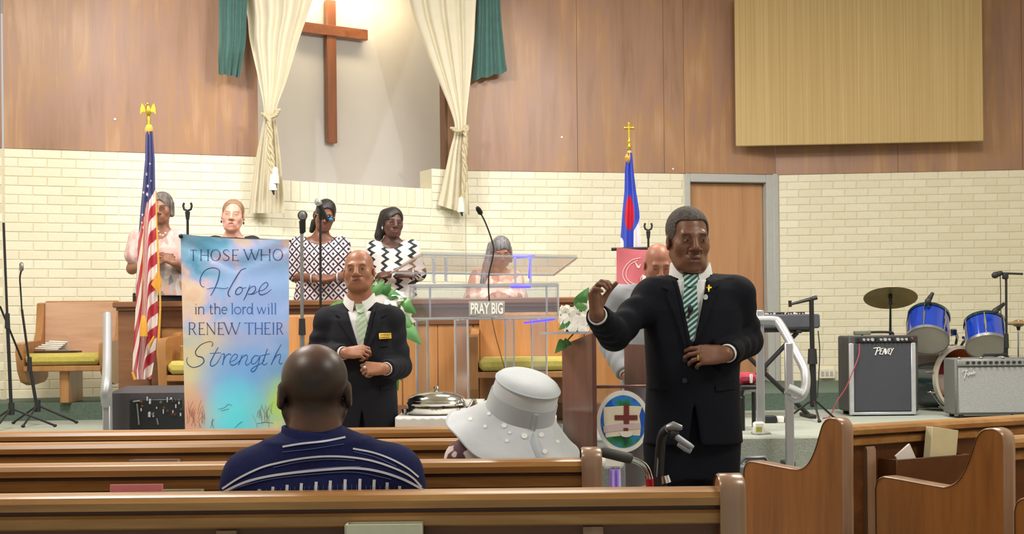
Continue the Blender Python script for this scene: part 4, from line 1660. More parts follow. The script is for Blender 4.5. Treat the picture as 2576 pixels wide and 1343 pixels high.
# grey stand with mic facing out, black stand with mic
r_ = stand('grey microphone stand next to the hope banner, microphone pointing forward', (P(759, 900, 8.8).x, 8.8, ZS), P(759, 580, 8.8), .013, M_gry, tri=False)
g, b_ = MB(), MB()
mic(g, b_, P(761, 541, 8.74), (0.0, .45, -.9), .12)
g2 = MB().lathe([(.030, -.012), (.0335, 0), (.030, .012)], P(761, 542, 8.76), Matrix.Rotation(PI / 2, 3, 'X'), 20)
build('microphone', b_, M_rub, r_)
build('grille', g, M_mesh, r_)
build('grille_ring', g2, M_rub, r_)
build('clip', MB().tube([P(760, 586, 8.8), P(760, 556, 8.77)], [.016, .021], 10), M_rub, r_)
r_ = stand('black microphone stand with silver microphone in front of the diamond dress', (P(805, 900, 9.0).x, 9.0, ZS), P(806, 545, 9.0), .010, tri=False)
g, b_ = MB(), MB()
mic(g, b_, P(800, 508, 8.92), (.35, .25, -.75), .15, .028)
build('microphone', b_, M_rub, r_)
build('grille', g, plain('silver microphone grille', 'c9ccd1', .3, .8, var=.2, scale=300), r_)
build('clip', MB().tube([P(806, 550, 9.0), P(809, 528, 8.98)], [.014, .02], 10), M_rub, r_)

# ------------------------------------------------------------------ printed banner
Xb0, Xb1, yb0, yb1, dB = 460, 727, 588, 1092, 7.5
M_ban, nt, b = newmat('printed banner')
ga = _n(nt, 'ShaderNodeTexCoord')
sx = _n(nt, 'ShaderNodeSeparateXYZ')
nt.links.new(ga.outputs['Generated'], sx.inputs[0])


def vm(op, a, b_=None, c=None, clamp=False):
    n = _n(nt, 'ShaderNodeMath', operation=op)
    n.use_clamp = clamp
    for i, v in enumerate((a, b_, c)):
        if v is None:
            continue
        if isinstance(v, (int, float)):
            n.inputs[i].default_value = v
        else:
            nt.links.new(v, n.inputs[i])
    return n.outputs[0]


nzb = _n(nt, 'ShaderNodeTexNoise')
nzb.inputs['Scale'].default_value = 2.6
nzb.inputs['Detail'].default_value = 3
nzb.inputs['Distortion'].default_value = .8
mp = _n(nt, 'ShaderNodeMapping')
mp.inputs['Scale'].default_value = (1.0, .01, 2.1)
nt.links.new(ga.outputs['Generated'], mp.inputs['Vector'])
nt.links.new(mp.outputs[0], nzb.inputs['Vector'])
Ux, Vz = sx.outputs['X'], sx.outputs['Z']
pastel = ramp(nt, [(.30, srgb('6fb8e2')), (.42, srgb('9accf4')), (.50, srgb('bccbfa')), (.56, srgb('f2d5d2')), (.63, srgb('f8dfbe')), (.72, srgb('f4c6ae'))])
f0 = vm('MULTIPLY_ADD', nzb.outputs['Fac'], 1.25, vm('MULTIPLY_ADD', Ux, -.10, -.10))
nt.links.new(f0, pastel.inputs['Fac'])


def mixc(fac, a, b_):
    n = _n(nt, 'ShaderNodeMix', data_type='RGBA')
    nt.links.new(fac, n.inputs['Factor'])
    for s_, v in (('A', a), ('B', b_)):
        if isinstance(v, str):
            n.inputs[s_].default_value = (*srgb(v), 1)
        else:
            nt.links.new(v, n.inputs[s_])
    return n.outputs['Result']


def blob(cx, cz, rx, rz, hard=1.0):
    a = vm('MULTIPLY', vm('SUBTRACT', Ux, cx), 1 / rx)
    c = vm('MULTIPLY', vm('SUBTRACT', Vz, cz), 1 / rz)
    e = vm('ADD', vm('MULTIPLY', a, a), vm('MULTIPLY', c, c))
    n = _n(nt, 'ShaderNodeMath', operation='SUBTRACT')
    n.use_clamp = True
    n.inputs[0].default_value = 1
    nt.links.new(e, n.inputs[1])
    m = vm('MULTIPLY_ADD', nzb.outputs['Fac'], .9, vm('MULTIPLY', n.outputs[0], hard))
    return vm('MULTIPLY', n.outputs[0], vm('MULTIPLY', m, 1.0, None, True), None, True)


colr = mixc(blob(.72, .60, .55, .42, 1.2), pastel.outputs['Color'], 'a8c6ff')
colr = mixc(blob(.12, .30, .45, .30, .9), colr, 'ece3b4')
colr = mixc(blob(.88, .16, .35, .16, 1.1), colr, 'c4ee74')
colr = mixc(blob(.10, .10, .40, .20, 1.2), colr, 'e8b090')
colr = mixc(blob(.50, .27, .42, .22, 1.4), colr, '86c0ff')
colr = mixc(blob(.50, .06, .36, .26, 1.7), colr, '6cf0ff')  # cyan glow of light on the cloth, painted into the print
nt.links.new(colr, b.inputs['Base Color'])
b.inputs['Roughness'].default_value = .45
root = thing('banner_stand', 'tall pastel cloth banner with scripture lettering on a thin stand', 'banner', (P(594, 900, dB).x, dB + .12, 0))


def bfn(u, v):
    # slight sag at the top and soft cross creases
    x = Xb0 + (Xb1 - Xb0) * u + (2 - 4 * v) * (1 - u) * -3
    y = yb0 + (yb1 - yb0) * v + (14 * u) * (1 - v) + 5 * math.sin(PI * u) * (1 - v)
    d = dB + .007 * math.sin(v * 34 + u * 2.5) * math.exp(-v * 5) + .014 * math.exp(-((v - .03 - .12 * (1 - abs(2 * u - 1))) / .02) ** 2) + .004 * math.sin(v * 11) + .003 * math.sin(u * 7 + v * 3)
    return P(x, y, d)


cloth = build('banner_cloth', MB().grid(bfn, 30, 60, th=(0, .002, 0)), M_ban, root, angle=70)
BV = bvh_of(cloth)
px_ = P(594, 900, dB).x
build('pole', MB().tube([(px_, dB + .12, .03), tuple(P(594, 604, dB + .12))], .011, 10), M_blk, root)
build('cross_bar', MB().tube([P(455, 594, dB + .02), P(733, 606, dB + .02)], .006, 8), M_blk, root)
build('bar_knob', MB().sph(P(455, 594, dB + .01), (.013, .013, .013)), M_blk, root)
for k in range(3):
    a = k * 2 * PI / 3 + PI / 2
    build('leg', MB().tube([(px_, dB + .12, .22), (px_ + math.cos(a) * .24, dB + .12 + math.sin(a) * .2, .012)], .008, 8), M_blk, root)
build('arm', MB().tube([P(594, 700, dB + .12), P(594, 597, dB + .02)], .006, 8), M_blk, root)
M_ink = plain('navy print', '33456e', .5)
M_ink2 = plain('blue print', '2a62b4', .5)
Zx = lambda x: 420 + x / 2.582
Zy = lambda y: 580 + y / 2.582


def S(mb, pts, wd, k=6, bv=BV):
    ribbon(mb, [(Zx(x), Zy(y)) for x, y in pts], wd, bv, .001, .0012, k=k)


mb = MB()
SK, TN = 2.3, 1.1
ser = lambda mb, x, y, w_=6: S(mb, [(x - w_, y), (x + w_, y)], .9, 0)


def cap(mb, ch, x0, x1, y0, y1):
    """Serif capital between zoom coordinates."""
    ym, xm = (y0 + y1) / 2, (x0 + x1) / 2
    if ch in 'T':
        S(mb, [(x0, y0 + 1), (x1, y0 + 1)], TN, 0)
        S(mb, [(xm, y0), (xm, y1)], SK, 0)
        ser(mb, xm, y1)
        S(mb, [(x0, y0), (x0, y0 + 9)], 1, 0)
        S(mb, [(x1, y0), (x1, y0 + 9)], 1, 0)
    if ch == 'I':
        S(mb, [(xm, y0), (xm, y1)], SK, 0)
        ser(mb, xm, y0)
        ser(mb, xm, y1)
    if ch == 'H':
        for x in (x0 + 5, x1 - 5):
            S(mb, [(x, y0), (x, y1)], SK, 0)
            ser(mb, x, y0)
            ser(mb, x, y1)
        S(mb, [(x0 + 5, ym), (x1 - 5, ym)], TN, 0)
    if ch == 'O':
        n = 26
        S(mb, [(xm + (x1 - x0) / 2 * math.cos(a), ym + (y1 - y0) / 2 * 1.03 * math.sin(a)) for a in [2 * PI * i / n for i in range(n + 1)]], [2.6, 1, 2.6, 1, 2.6][:5], 0)
    if ch == 'S':
        w_ = x1 - x0
        S(mb, [(x1 - 2, y0 + 12), (x1 - 6, y0 + 3), (xm, y0), (x0 + 5, y0 + 6), (x0 + 4, y0 + 20), (xm, ym), (x1 - 3, ym + 12), (x1 - 3, y1 - 9), (xm, y1), (x0 + 5, y1 - 4), (x0 + 1, y1 - 14)], [.8, 1.2, 2.2, 2.6, 2.2, 1.2, .8], 5)
    if ch == 'E':
        S(mb, [(x0 + 6, y0), (x0 + 6, y1)], SK, 0)
        for y, e in ((y0, x1), (ym, x1 - 8), (y1, x1 + 2)):
            S(mb, [(x0, y), (e, y)], TN, 0)
            S(mb, [(e, y - 5), (e, y + 5)], .8, 0)
    if ch == 'W':
        q = (x1 - x0) / 4
        for i, (a, b2, wd) in enumerate(((x0, x0 + q * 1.15, SK), (x0 + q * 1.15, xm + 4, TN), (xm - 6, xm + q * 1.0, SK), (xm + q, x1, TN))):
            S(mb, [(a, y0 if i % 2 == 0 else y1), (b2, y1 if i % 2 == 0 else y0)], wd, 0)
        ser(mb, x0, y0)
        ser(mb, x1, y0)
        ser(mb, xm, y0, 7)
    if ch == 'R':
        S(mb, [(x0 + 6, y0), (x0 + 6, y1)], SK, 0)
        ser(mb, x0 + 6, y1)
        S(mb, [(x0, y0), (xm, y0), (x1 - 9, y0 + 6), (x1 - 7, y0 + 18), (x1 - 14, ym - 2), (xm, ym + 2), (x0 + 6, ym + 2)], [1, 1.6, 2.4, 1.6, 1], 5)
        S(mb, [(xm + 1, ym + 2), (x1 - 2, y1), (x1 + 4, y1)], [1.6, 2.3, 1.2], 0)
    if ch == 'N':
        S(mb, [(x0 + 6, y0), (x0 + 6, y1)], TN, 0)
        S(mb, [(x1 - 6, y0), (x1 - 6, y1)], TN, 0)
        S(mb, [(x0 + 2, y0), (x1 - 5, y1)], SK, 0)
        ser(mb, x0 + 6, y1)
        ser(mb, x1 - 6, y0)
    return mb


lines = [('THOSE', M_ink, [(152, 190), (216, 272), (286, 345), (364, 404), (422, 462)], 124, 194, 'TH OSE'.replace(' ', '')),
         ('WHO', M_ink, [(500, 598), (608, 672), (690, 750)], 122, 192, 'WHO'),
         ('RENEW', M_ink, [(140, 188), (205, 242), (256, 316), (330, 366), (372, 472)], 598, 674, 'RENEW'),
         ('THEIR', M_ink2, [(504, 562), (570, 622), (632, 670), (684, 698), (710, 752)], 598, 672, 'THEIR')]
for nm, m_, spans, y0, y1, s_ in lines:
    mb = MB()
    for ch, (a, c) in zip(s_, spans):
        cap(mb, ch, a, c, y0, y1)
    build('printed_lettering', mb, m_, cloth, angle=0)
mb = MB()
yb_, yx = 540, 496


def stem(x, y0, y1):
    S(mb, [(x, y0), (x, y1)], 2.0, 0)
    ser(mb, x, y1, 5)
    S(mb, [(x - 6, y0 + 2), (x, y0)], .9, 0)


def rnd(x0, x1, y0, y1, a0=0, a1=2 * PI):
    n = 16
    S(mb, [((x0 + x1) / 2 + (x1 - x0) / 2 * math.cos(a0 + (a1 - a0) * i / n), (y0 + y1) / 2 + (y1 - y0) / 2 * math.sin(a0 + (a1 - a0) * i / n)) for i in range(n + 1)], 1.6, 0)


stem(188, yx, yb_); S(mb, [(186, 478), (190, 478)], 2, 0)
stem(206, yx, yb_); S(mb, [(206, 506), (218, 496), (232, 498), (238, 508), (238, yb_)], 1.7, 4); ser(mb, 238, yb_, 5)
S(mb, [(284, 480), (284, 532), (290, 540), (298, 536)], 1.8, 4); S(mb, [(274, 497), (298, 497)], 1.1, 0)
stem(312, 472, yb_); S(mb, [(312, 506), (324, 496), (338, 499), (343, 510), (343, yb_)], 1.7, 4); ser(mb, 343, yb_, 5)
rnd(356, 390, yx, yb_, 0, -5.4); S(mb, [(357, 516), (390, 516)], 1.1, 0)
build('printed_lettering', mb, M_ink, cloth, angle=0)
mb = MB()
stem(424, 470, yb_)
rnd(438, 480, yx, yb_)
stem(494, yx, yb_); S(mb, [(494, 508), (504, 497), (514, 498)], 1.7, 3)
rnd(520, 552, yx, yb_); S(mb, [(554, 470), (554, yb_), (560, yb_)], 2, 0)
for a, c in ((586, 600), (600, 614), (614, 628), (628, 642)):
    up_ = (a in (586, 614))
    S(mb, [(a, yx if up_ else yb_), (c, yb_ if up_ else yx)], 1.9 if up_ else 1.1, 0)
stem(660, yx, yb_); S(mb, [(658, 478), (662, 478)], 2, 0)
stem(682, 470, yb_)
stem(704, 470, yb_)
build('printed_lettering', mb, M_ink2, cloth, angle=0)
mb = MB()
B4 = [1.0, 2.4, 1.8, 2.6, 1.2]
S(mb, [(244, 366), (226, 360), (215, 335), (222, 295), (252, 255), (298, 241), (334, 252), (341, 272), (330, 325), (305, 385), (283, 422)], [1, 2.2, 1.6, 1.6, 2.6, 1.4])
S(mb, [(260, 378), (310, 371), (375, 376), (398, 368)], 1.2)
S(mb, [(515, 243), (480, 258), (442, 315), (408, 375), (396, 405), (403, 425), (412, 426)], [1, 2.6, 2.2, 2.8, 1])
S(mb, [(470, 366), (450, 385), (446, 410), (466, 414), (486, 395), (488, 372), (472, 365), (492, 374), (515, 368)], [2.2, 2.4, 1.6, 1.8, 1])
S(mb, [(540, 352), (528, 385), (512, 425), (497, 452)], [1, 2.6, 1.2])
S(mb, [(526, 392), (548, 366), (572, 362), (574, 386), (552, 410), (526, 412), (560, 412), (590, 394)], [1, 1.6, 2.4, 1.6, 1])
S(mb, [(592, 392), (628, 384), (656, 352), (642, 336), (612, 358), (597, 392), (608, 416), (642, 408), (678, 382)], [1, 2, 1.4, 2.4, 1])
build('printed_lettering', mb, plain('script print', '2c4a80', .5), cloth, angle=0)
mb = MB()
S(mb, [(290, 752), (298, 732), (276, 720), (222, 740), (186, 782), (194, 812), (230, 824), (240, 850), (214, 876), (168, 888), (135, 866), (128, 838), (134, 822)], [1.6, 1.2, 2, 2.6, 1.8, 1.8, 1])
build('printed_lettering', mb, M_ink, cloth, angle=0)
mb = MB()
S(mb, [(332, 758), (304, 810), (282, 858), (290, 880), (322, 862), (352, 812)], [1.6, 2.6, 2, 1])
S(mb, [(278, 797), (350, 793)], 1.3, 0)
S(mb, [(352, 806), (372, 800), (368, 835), (360, 872)], [1, 2.4, 2])
S(mb, [(364, 850), (384, 812), (408, 800), (416, 812)], [1.2, 2, 1])
S(mb, [(412, 852), (442, 838), (458, 812), (440, 802), (418, 826), (408, 856), (424, 874), (452, 862), (474, 842)], [1, 1.8, 1.4, 2.2, 1])
S(mb, [(488, 806), (478, 838), (464, 874)], [1, 2.2, 1.4])
S(mb, [(470, 852), (494, 818), (518, 808), (522, 826), (510, 858), (520, 874), (546, 852)], [1, 2, 1.2, 2, 1])
S(mb, [(596, 814), (572, 812), (550, 838), (552, 864), (574, 860), (598, 826), (606, 810)], [1.4, 2.2, 1.4, 1.6])
S(mb, [(606, 810), (592, 866), (574, 904), (554, 916), (546, 904), (572, 882), (612, 862), (632, 842)], [1.4, 2.4, 1.6, 1])
S(mb, [(652, 766), (634, 822), (620, 860), (632, 872), (654, 858)], [1.4, 2.4, 1.8, 1])
S(mb, [(610, 812), (668, 800)], 1.3, 0)
S(mb, [(742, 738), (712, 792), (690, 840), (676, 872)], [1, 2.6, 1.6])
S(mb, [(682, 856), (708, 816), (732, 802), (738, 816), (728, 852), (736, 866), (750, 858)], [1, 2, 1.4, 2, 1])
build('printed_lettering', mb, plain('script print', '2767b8', .5), cloth, angle=0)
# printed grasses at the foot
mb = MB()
rg = random.Random(3)
for i in range(46):
    x = rg.choice([rg.uniform(125, 300), rg.uniform(580, 700), rg.uniform(125, 250)])
    y = rg.uniform(1180, 1280)
    l_ = rg.uniform(30, 95)
    tl_ = rg.uniform(-40, 40)
    S(mb, [(x, y), (x + tl_ * .4, y - l_ * .6), (x + tl_, y - l_)], [.9, .6, .3], 3)
build('printed_grass', mb, plain('rust print', 'b0746a', .6), cloth, angle=0)
mb = MB()
S(mb, [(330, 1160), (372, 1150), (398, 1128), (424, 1136)], [.6, 1, .6], 3)
S(mb, [(350, 1170), (402, 1158)], .7, 0)
S(mb, [(440, 1282), (470, 1252), (492, 1240)], [.7, 1, .6], 3)
S(mb, [(584, 1254), (640, 1244), (690, 1250)], [.7, 1.2, .6], 3)
S(mb, [(300, 1225), (290, 1250), (306, 1284)], [.7, 1, .6], 3)
build('printed_twig', mb, plain('grey print', '4d6a8c', .6), cloth, angle=0)

# ------------------------------------------------------------------ flags
M_flag, nt, b = newmat('striped flag cloth')
uvn = _n(nt, 'ShaderNodeUVMap', uv_map='UVMap')
sp = _n(nt, 'ShaderNodeSeparateXYZ')
nt.links.new(uvn.outputs[0], sp.inputs[0])
st_ = vm('MODULO', vm('ADD', sp.outputs['X'], 40.0), 2.0)
isred = vm('LESS_THAN', st_, 1.0)
cA = mixc(isred, 'e6ddd9', 'b51f36')
cB = mixc(vm('GREATER_THAN', sp.outputs['Y'], 0.0), cA, '2b2f6e')
nt.links.new(cB, b.inputs['Base Color'])
b.inputs['Roughness'].default_value = .45
b.inputs['Sheen Weight'].default_value = .2


def flag_sheet(rows, folds, amp, uvf, mat, parent, nu=56, nv=80, ph=0, dd=0.0, name='flag_cloth'):
    rows = np.array(rows, float)

    def fn(u, v):
        y = rows[0, 0] + (rows[-1, 0] - rows[0, 0]) * v
        xl, xr, d = (np.interp(y, rows[:, 0], rows[:, i]) for i in (1, 2, 3))
        a = amp * (.35 + .65 * v)
        return P(xl + (xr - xl) * u, y, d + dd + a * math.sin(2 * PI * folds * u + ph + .8 * math.sin(v * 3)))
    mb = MB().grid(fn, nu, nv, th=(0, .004, 0))
    o = build(name, mb, mat, parent, angle=70, fix=False)
    uv = o.data.uv_layers.new(name='UVMap')
    m = (nu + 1) * (nv + 1)
    uvs = [uvf((i % (nu + 1)) / nu, (rows[0, 0] + (rows[-1, 0] - rows[0, 0]) * (i // (nu + 1)) / nv)) for i in range(m)]
    uvs = uvs + uvs
    for lp in o.data.loops:
        uv.data[lp.index].uv = uvs[lp.vertex_index]
    return o


dF = 9.45
base = Vector((P(374, 850, dF).x, dF, ZS))
root = thing('flag', 'striped flag with blue starred corner and gold fringe on an eagle-topped pole', 'flag', base)
build('pole', MB().tube([base + Vector((0, 0, .02)), P(375, 322, dF)], .014, 10), M_brown, root)
build('base', MB().lathe([(0, 0), (.10, 0), (.102, .02), (.08, .05), (.03, .08), (.02, .14), (0, .14)], base, n=28), M_gold, root)
# eagle finial
mb = MB()
e = P(374, 300, dF)
mb.lathe([(.012, -.06), (.017, -.04), (.012, -.02), (.016, .0), (.010, .02)], e, n=14)
mb.sph(P(373, 279, dF), (.021, .022, .045))
mb.sph(P(371, 262, dF), (.012, .014, .015))
mb.tube([P(371, 262, dF), P(366, 264, dF - .01)], [.006, .002], 6)
for s_ in (-1, 1):
    w_ = [(373 + s_ * 4, 282), (373 + s_ * 10, 266), (373 + s_ * 15, 260), (373 + s_ * 19, 272), (373 + s_ * 20, 288), (373 + s_ * 13, 281)]
    mb.prism([(x, y) for x, y in [(P(a, c, dF).x, P(a, c, dF).z) for a, c in w_]], (0, dF - .008, 0), (1, 0, 0), (0, 0, 1), (0, .016, 0))
build('eagle_finial', mb, M_gold, root, angle=30)
build('gold_cord', MB().lathe([(.022, -.045), (.028, -.02), (.03, .0), (.022, .02), (.017, .03)], P(375, 324, dF), n=16), plain('gold fringe', 'd79a2b', .7, sheen=.3), root)
M_fr = plain('gold fringe', 'd99d2e', .75, var=.12, scale=90, sheen=.3)
rows = [(330, 367, 384, dF - .03), (400, 365, 389, dF - .03), (470, 359, 390, dF - .04), (520, 354, 392, dF - .05), (600, 348, 394, dF - .05), (700, 344, 396, dF - .05), (800, 340, 397, dF - .05), (880, 335, 392, dF - .05), (930, 333, 384, dF - .05), (954, 338, 380, dF - .05)]


def uvus(u, y):
    fl = 1 / (1 + math.exp(-(u - .42) * 30))
    x = u * 52
    right = (y + x * .75) / 31.0 + .35
    left = (y * .13 + x * 3.2 * .55) / 16.0 - 3.0 + (y - 600) / 105.0
    s_ = left * (1 - fl) + right * fl
    yc = 503 + (.42 - u) * 210 if u < .42 else 512 - (u - .42) * 60
    return (s_, (yc - y) / 40.0)


fo = flag_sheet(rows, 2.6, .028, uvus, M_flag, root, ph=.8)
FB = bvh_of(fo)
M_star = plain('white star print', 'efeef2', .5)
mb = MB()
for (x, y, r) in ((363, 402, 4), (369, 438, 5), (372, 468, 4.5), (370, 489, 6), (361, 484, 4), (358, 540, 4), (361, 572, 5), (357, 560, 3.5), (377, 412, 3.5), (380, 455, 3.5)):
    pl_ = []
    for i in range(10):
        a = -PI / 2 + i * PI / 5
        rr = r if i % 2 == 0 else r * .45
        pl_.append((x + rr * .7 * math.cos(a), y + rr * 1.1 * math.sin(a)))
    drape(pl_, FB, .001, .001, 3, mb=mb)
build('star', mb, M_star, fo, angle=0)
mb = MB()
for wpts, wd in (([(392, 480), (394, 560), (398, 640), (400, 700), (403, 760), (401, 820), (397, 880), (400, 912)], [3, 4, 5, 5, 5, 6, 6, 8]),
                 ([(363, 545), (360, 640), (362, 740), (361, 800)], [1.5, 1.5, 1.5, 1.5]), ([(333, 935), (340, 955)], [6, 8]), ([(388, 846), (380, 862), (376, 876)], [5, 8, 4])):
    pts = catmull([(*q, 0) for q in wpts], 5)
    ws = np.interp(np.linspace(0, 1, len(pts)), np.linspace(0, 1, len(wd)), wd)
    mb.tube([P(q[0], q[1], dF - .11) for q in pts], [float(k) / FPX * dF / 2 for k in ws], 8)
mb.lathe([(.008, .02), (.018, 0), (.026, -.05), (.028, -.13), (0, -.135)], P(361, 800, dF - .11), n=12)
mb.prism([(0, 0), (.05, .10), (.075, .02), (.06, -.07)], P(380, 715, dF - .105), (1, 0, 0), (0, 0, 1), (0, .02, 0))
build('fringe', mb, M_fr, root, angle=50)

# white and blue flag with a cross-topped pole
M_chf, nt, b = newmat('blue white flag cloth')
uvn = _n(nt, 'ShaderNodeUVMap', uv_map='UVMap')
sp = _n(nt, 'ShaderNodeSeparateXYZ')
nt.links.new(uvn.outputs[0], sp.inputs[0])
c1_ = mixc(vm('GREATER_THAN', sp.outputs['X'], 0.0), '3b4fbf', 'e3e3ea')
c2_ = mixc(vm('GREATER_THAN', sp.outputs['Y'], 0.0), c1_, 'c41f38')
nt.links.new(c2_, b.inputs['Base Color'])
b.inputs['Roughness'].default_value = .45
dC = 10.61
base = Vector((P(1583, 850, dC).x, dC, ZS))
root = thing('flag', 'blue and white flag with red cross on a pole topped by a gold cross', 'flag', base)
build('pole', MB().tube([base + Vector((0, 0, .02)), P(1583, 372, dC)], .014, 10), M_brown, root)
build('base', MB().lathe([(0, 0), (.10, 0), (.102, .02), (.08, .05), (.03, .08), (.02, .14), (0, .14)], base, n=28), M_gold, root)
mb = MB()
e = P(1583, 360, dC)
mb.lathe([(.012, -.05), (.02, -.03), (.012, -.01), (.018, .012), (.009, .03), (.009, .04)], e, n=14)
c = P(1582, 322, dC)
mb.tube([e, P(1582, 311, dC)], .009, 8)
mb.tube([P(1572, 322, dC), P(1593, 322, dC)], .009, 8)
for q in ((1572, 322), (1593, 322), (1582, 311)):
    mb.sph(P(*q, dC), (.013, .012, .013))
build('cross_finial', mb, M_gold, root)
build('gold_cord', MB().tube([P(1580, 412, dC - .02), P(1579, 398, dC - .02), P(1584, 380, dC)], [.008, .026, .016], 10), M_fr, root)
rows = [(384, 1577, 1590, dC - .03), (430, 1572, 1594, dC - .03), (480, 1571, 1600, dC - .03), (530, 1566, 1608, dC - .04), (600, 1561, 1612, dC - .04), (700, 1560, 1616, dC - .04), (860, 1562, 1612, dC - .04)]


def uvch(u, y):
    x0 = np.interp(y, [384, 530, 560, 580, 640, 860], [2, 1.1, .92, .66, .62, .6])
    x1 = -9 if y < 594 else .16 * (y - 594) / 12 if y < 606 else .16
    wh = max(u - x0, x1 - u)
    r_ = 1 - ((u - .42) / .27) ** 2 - ((y - 535) / 44) ** 2
    return (wh * 4, r_)


flag_sheet(rows, 2.3, .03, uvch, M_chf, root, ph=.3)

# red banner partly hidden behind the preacher
dR2 = 10.12
root = thing('small_banner', 'dusty red banner with a white oval emblem hanging from a black rod', 'banner', (P(1625, 850, dR2).x, dR2 + .08, ZS))
build('rod', MB().tube([P(1538, 627, dR2 - .0), P(1710, 623, dR2)], .013, 10), M_blk, root)
M_redb = plain('red banner cloth', 'bd6470', .55, var=.10, scale=5)


def rfn(u, v):
    return P(1551 + 148 * u, 622 + 6 * math.sin(PI * u) + 230 * v, dR2 - .02 + .012 * math.sin(u * 9 + v * 4) + .01 * math.sin(v * 8 - u * 5))


rb_ = build('banner_cloth', MB().grid(rfn, 24, 24, th=(0, .004, 0)), M_redb, root, angle=70)
RB2 = bvh_of(rb_)
mb = MB()
ribbon(mb, [(1612, 648), (1588, 655), (1570, 675), (1567, 695), (1578, 712), (1600, 722), (1630, 718)], 1.8, RB2, .002, .002)
ribbon(mb, [(1604, 655), (1586, 665), (1576, 682), (1576, 698), (1588, 711), (1606, 716)], 1.6, RB2, .002, .002)
ribbon(mb, [(1618, 690), (1612, 700), (1614, 716)], [3, 2, 1.5], RB2, .002, .002)
ribbon(mb, [(1598, 660), (1606, 672), (1612, 664)], [2, 6, 1], RB2, .002, .002)
build('printed_emblem', mb, plain('pinkish white print', 'e6c9c6', .5), rb_, angle=0)
build('pole', MB().tube([(P(1625, 850, dR2 + .06).x, dR2 + .06, ZS + .02), P(1625, 626, dR2 + .04)], .012, 10), M_blk, root)
build('round_base', MB().lathe([(0, 0), (.09, 0), (.09, .015), (.02, .03), (0, .03)], (P(1625, 850, dR2 + .06).x, dR2 + .06, ZS), n=26), M_blk, root)

# ------------------------------------------------------------------ stage monitor box on its side
root = thing('monitor_speaker', 'dark grey stage monitor box showing its socket panel, left of the hope banner', 'speaker', P(375, 1080, 8.4))
x0, x1 = P(288, 1000, 8.3).x, P(478, 1000, 8.3).x
zt, zb = P(375, 988, 8.25).z, ZS + .012
yF = 8.22
pr = [(yF, zb), (yF, zt), (yF + .07, zt + .012), (yF + .36, zt + .035), (yF + .44, zt - .05), (yF + .44, zb)]
mb = MB().prism(pr, (x0 + .0, 0, 0), (0, 1, 0), (0, 0, 1), (x1 - x0, 0, 0))
build('cabinet', mb, plain('charcoal cabinet', '46444a', .7, bmp=.2, scale=120), root)
mb = MB().box(((x0 + x1) / 2 + .05, yF - .004, (zt + zb) / 2 - .01), (x1 - x0 - .14, .012, zt - zb - .06), .004)
pn = build('socket_panel', mb, plain('panel black', '1d2024', .45), root)
rg = random.Random(5)
for i in range(26):
    px, py = rg.uniform(355, 462), rg.uniform(1000, 1045)
    q = P(px, py, yF - .01)
    if i < 12:
        build('socket', MB().lathe([(0, -.003), (.009, -.003), (.009, .004), (0, .004)], (q.x, yF - .012, q.z), Matrix.Rotation(PI / 2, 3, 'X'), 12), M_chr, pn)
    else:
        build('switch', MB().box((q.x, yF - .012, q.z), (rg.uniform(.006, .012), .006, rg.uniform(.012, .035)), .001), plain('panel print', 'b9bcc0', .5) if i == 12 else bpy.data.materials['panel print'], pn)
mb = MB()
for (a, c) in (((345, 1015), (350, 1068)), ((395, 1052), (398, 1068)), ((335, 1010), (352, 1008))):
    mb.tube([P(*a, yF - .015), P(*c, yF - .015)], .005, 6)
build('panel_handle', mb, M_gry, root)
for x in (x0 + .04, x1 - .04):
    for y in (yF + .05, yF + .38):
        build('foot', MB().box((x, y, ZS + .006), (.03, .03, .012)), M_rub, root)

# ------------------------------------------------------------------ communion table and tray set
dT = 6.85
x0, x1 = P(995, 1050, dT).x, P(1400, 1050, dT).x
zt = P(1080, 1048, dT).z
root = thing('communion_table', 'low wooden table under a white cloth between pulpit and front pew', 'table', ((x0 + x1) / 2, dT + .25, 0))
build('tabletop', MB().box(((x0 + x1) / 2, dT + .25, zt - .022), (x1 - x0 - .04, .50, .022), .004), M_benche, root)
for sx_ in (x0 + .07, x1 - .07):
    for sy_ in (dT + .03, dT + .47):
        build('leg', MB().box((sx_, sy_, (zt - .04) / 2), (.06, .06, zt - .04), .004), M_benche, root)
build('apron', MB().box(((x0 + x1) / 2, dT + .02, zt - .10), (x1 - x0 - .2, .02, .10)), M_benche, root)


def tfn(u, v):
    x = x0 + (x1 - x0) * u
    if v < .55:
        y, z = dT + .54 - (.57 * v / .55), zt - .004
    else:
        k = (v - .55) / .45
        y, z = dT - .03 - .012 * k + .006 * math.sin(u * 70) * k, zt - .004 - k * .22 - .006 * abs(math.sin(u * 55))
    return (x, y, z)


M_linen = plain('white linen', 'e9e8e6', .85, var=.03)
o = build('tablecloth', MB().grid(tfn, 80, 18, th=(0, .004, .004)), M_linen, angle=60, origin=((x0 + x1) / 2, dT + .25, zt))
tag(o, 'white cloth with a pleated front edge over the communion table', 'tablecloth')
ztc = zt + .0005
M_silver = plain('polished silver', 'd5d6d2', .14, 1, var=.1, scale=12)
c = Vector((P(1098, 1040, dT + .22).x, dT + .22, ztc))
root = thing('communion_tray', 'shiny silver communion tray set with domed lid on the white cloth', 'tray', c)
build('tray', MB().lathe([(0, 0), (.15, 0), (.165, .01), (.17, .035), (.16, .04), (.15, .02), (0, .02)], c, n=36), M_silver, root)
build('tray', MB().lathe([(.13, .04), (.155, .042), (.165, .06), (.155, .075), (.0, .07)], c, n=36), M_silver, root)
build('lid', MB().lathe([(.158, .076), (.15, .092), (.11, .112), (.06, .122), (.02, .126), (0, .126)], c, n=36), M_silver, root)
build('lid_finial', MB().lathe([(.012, .122), (.01, .132), (.018, .14), (.012, .15), (0, .152)], c, n=16), M_silver, root)
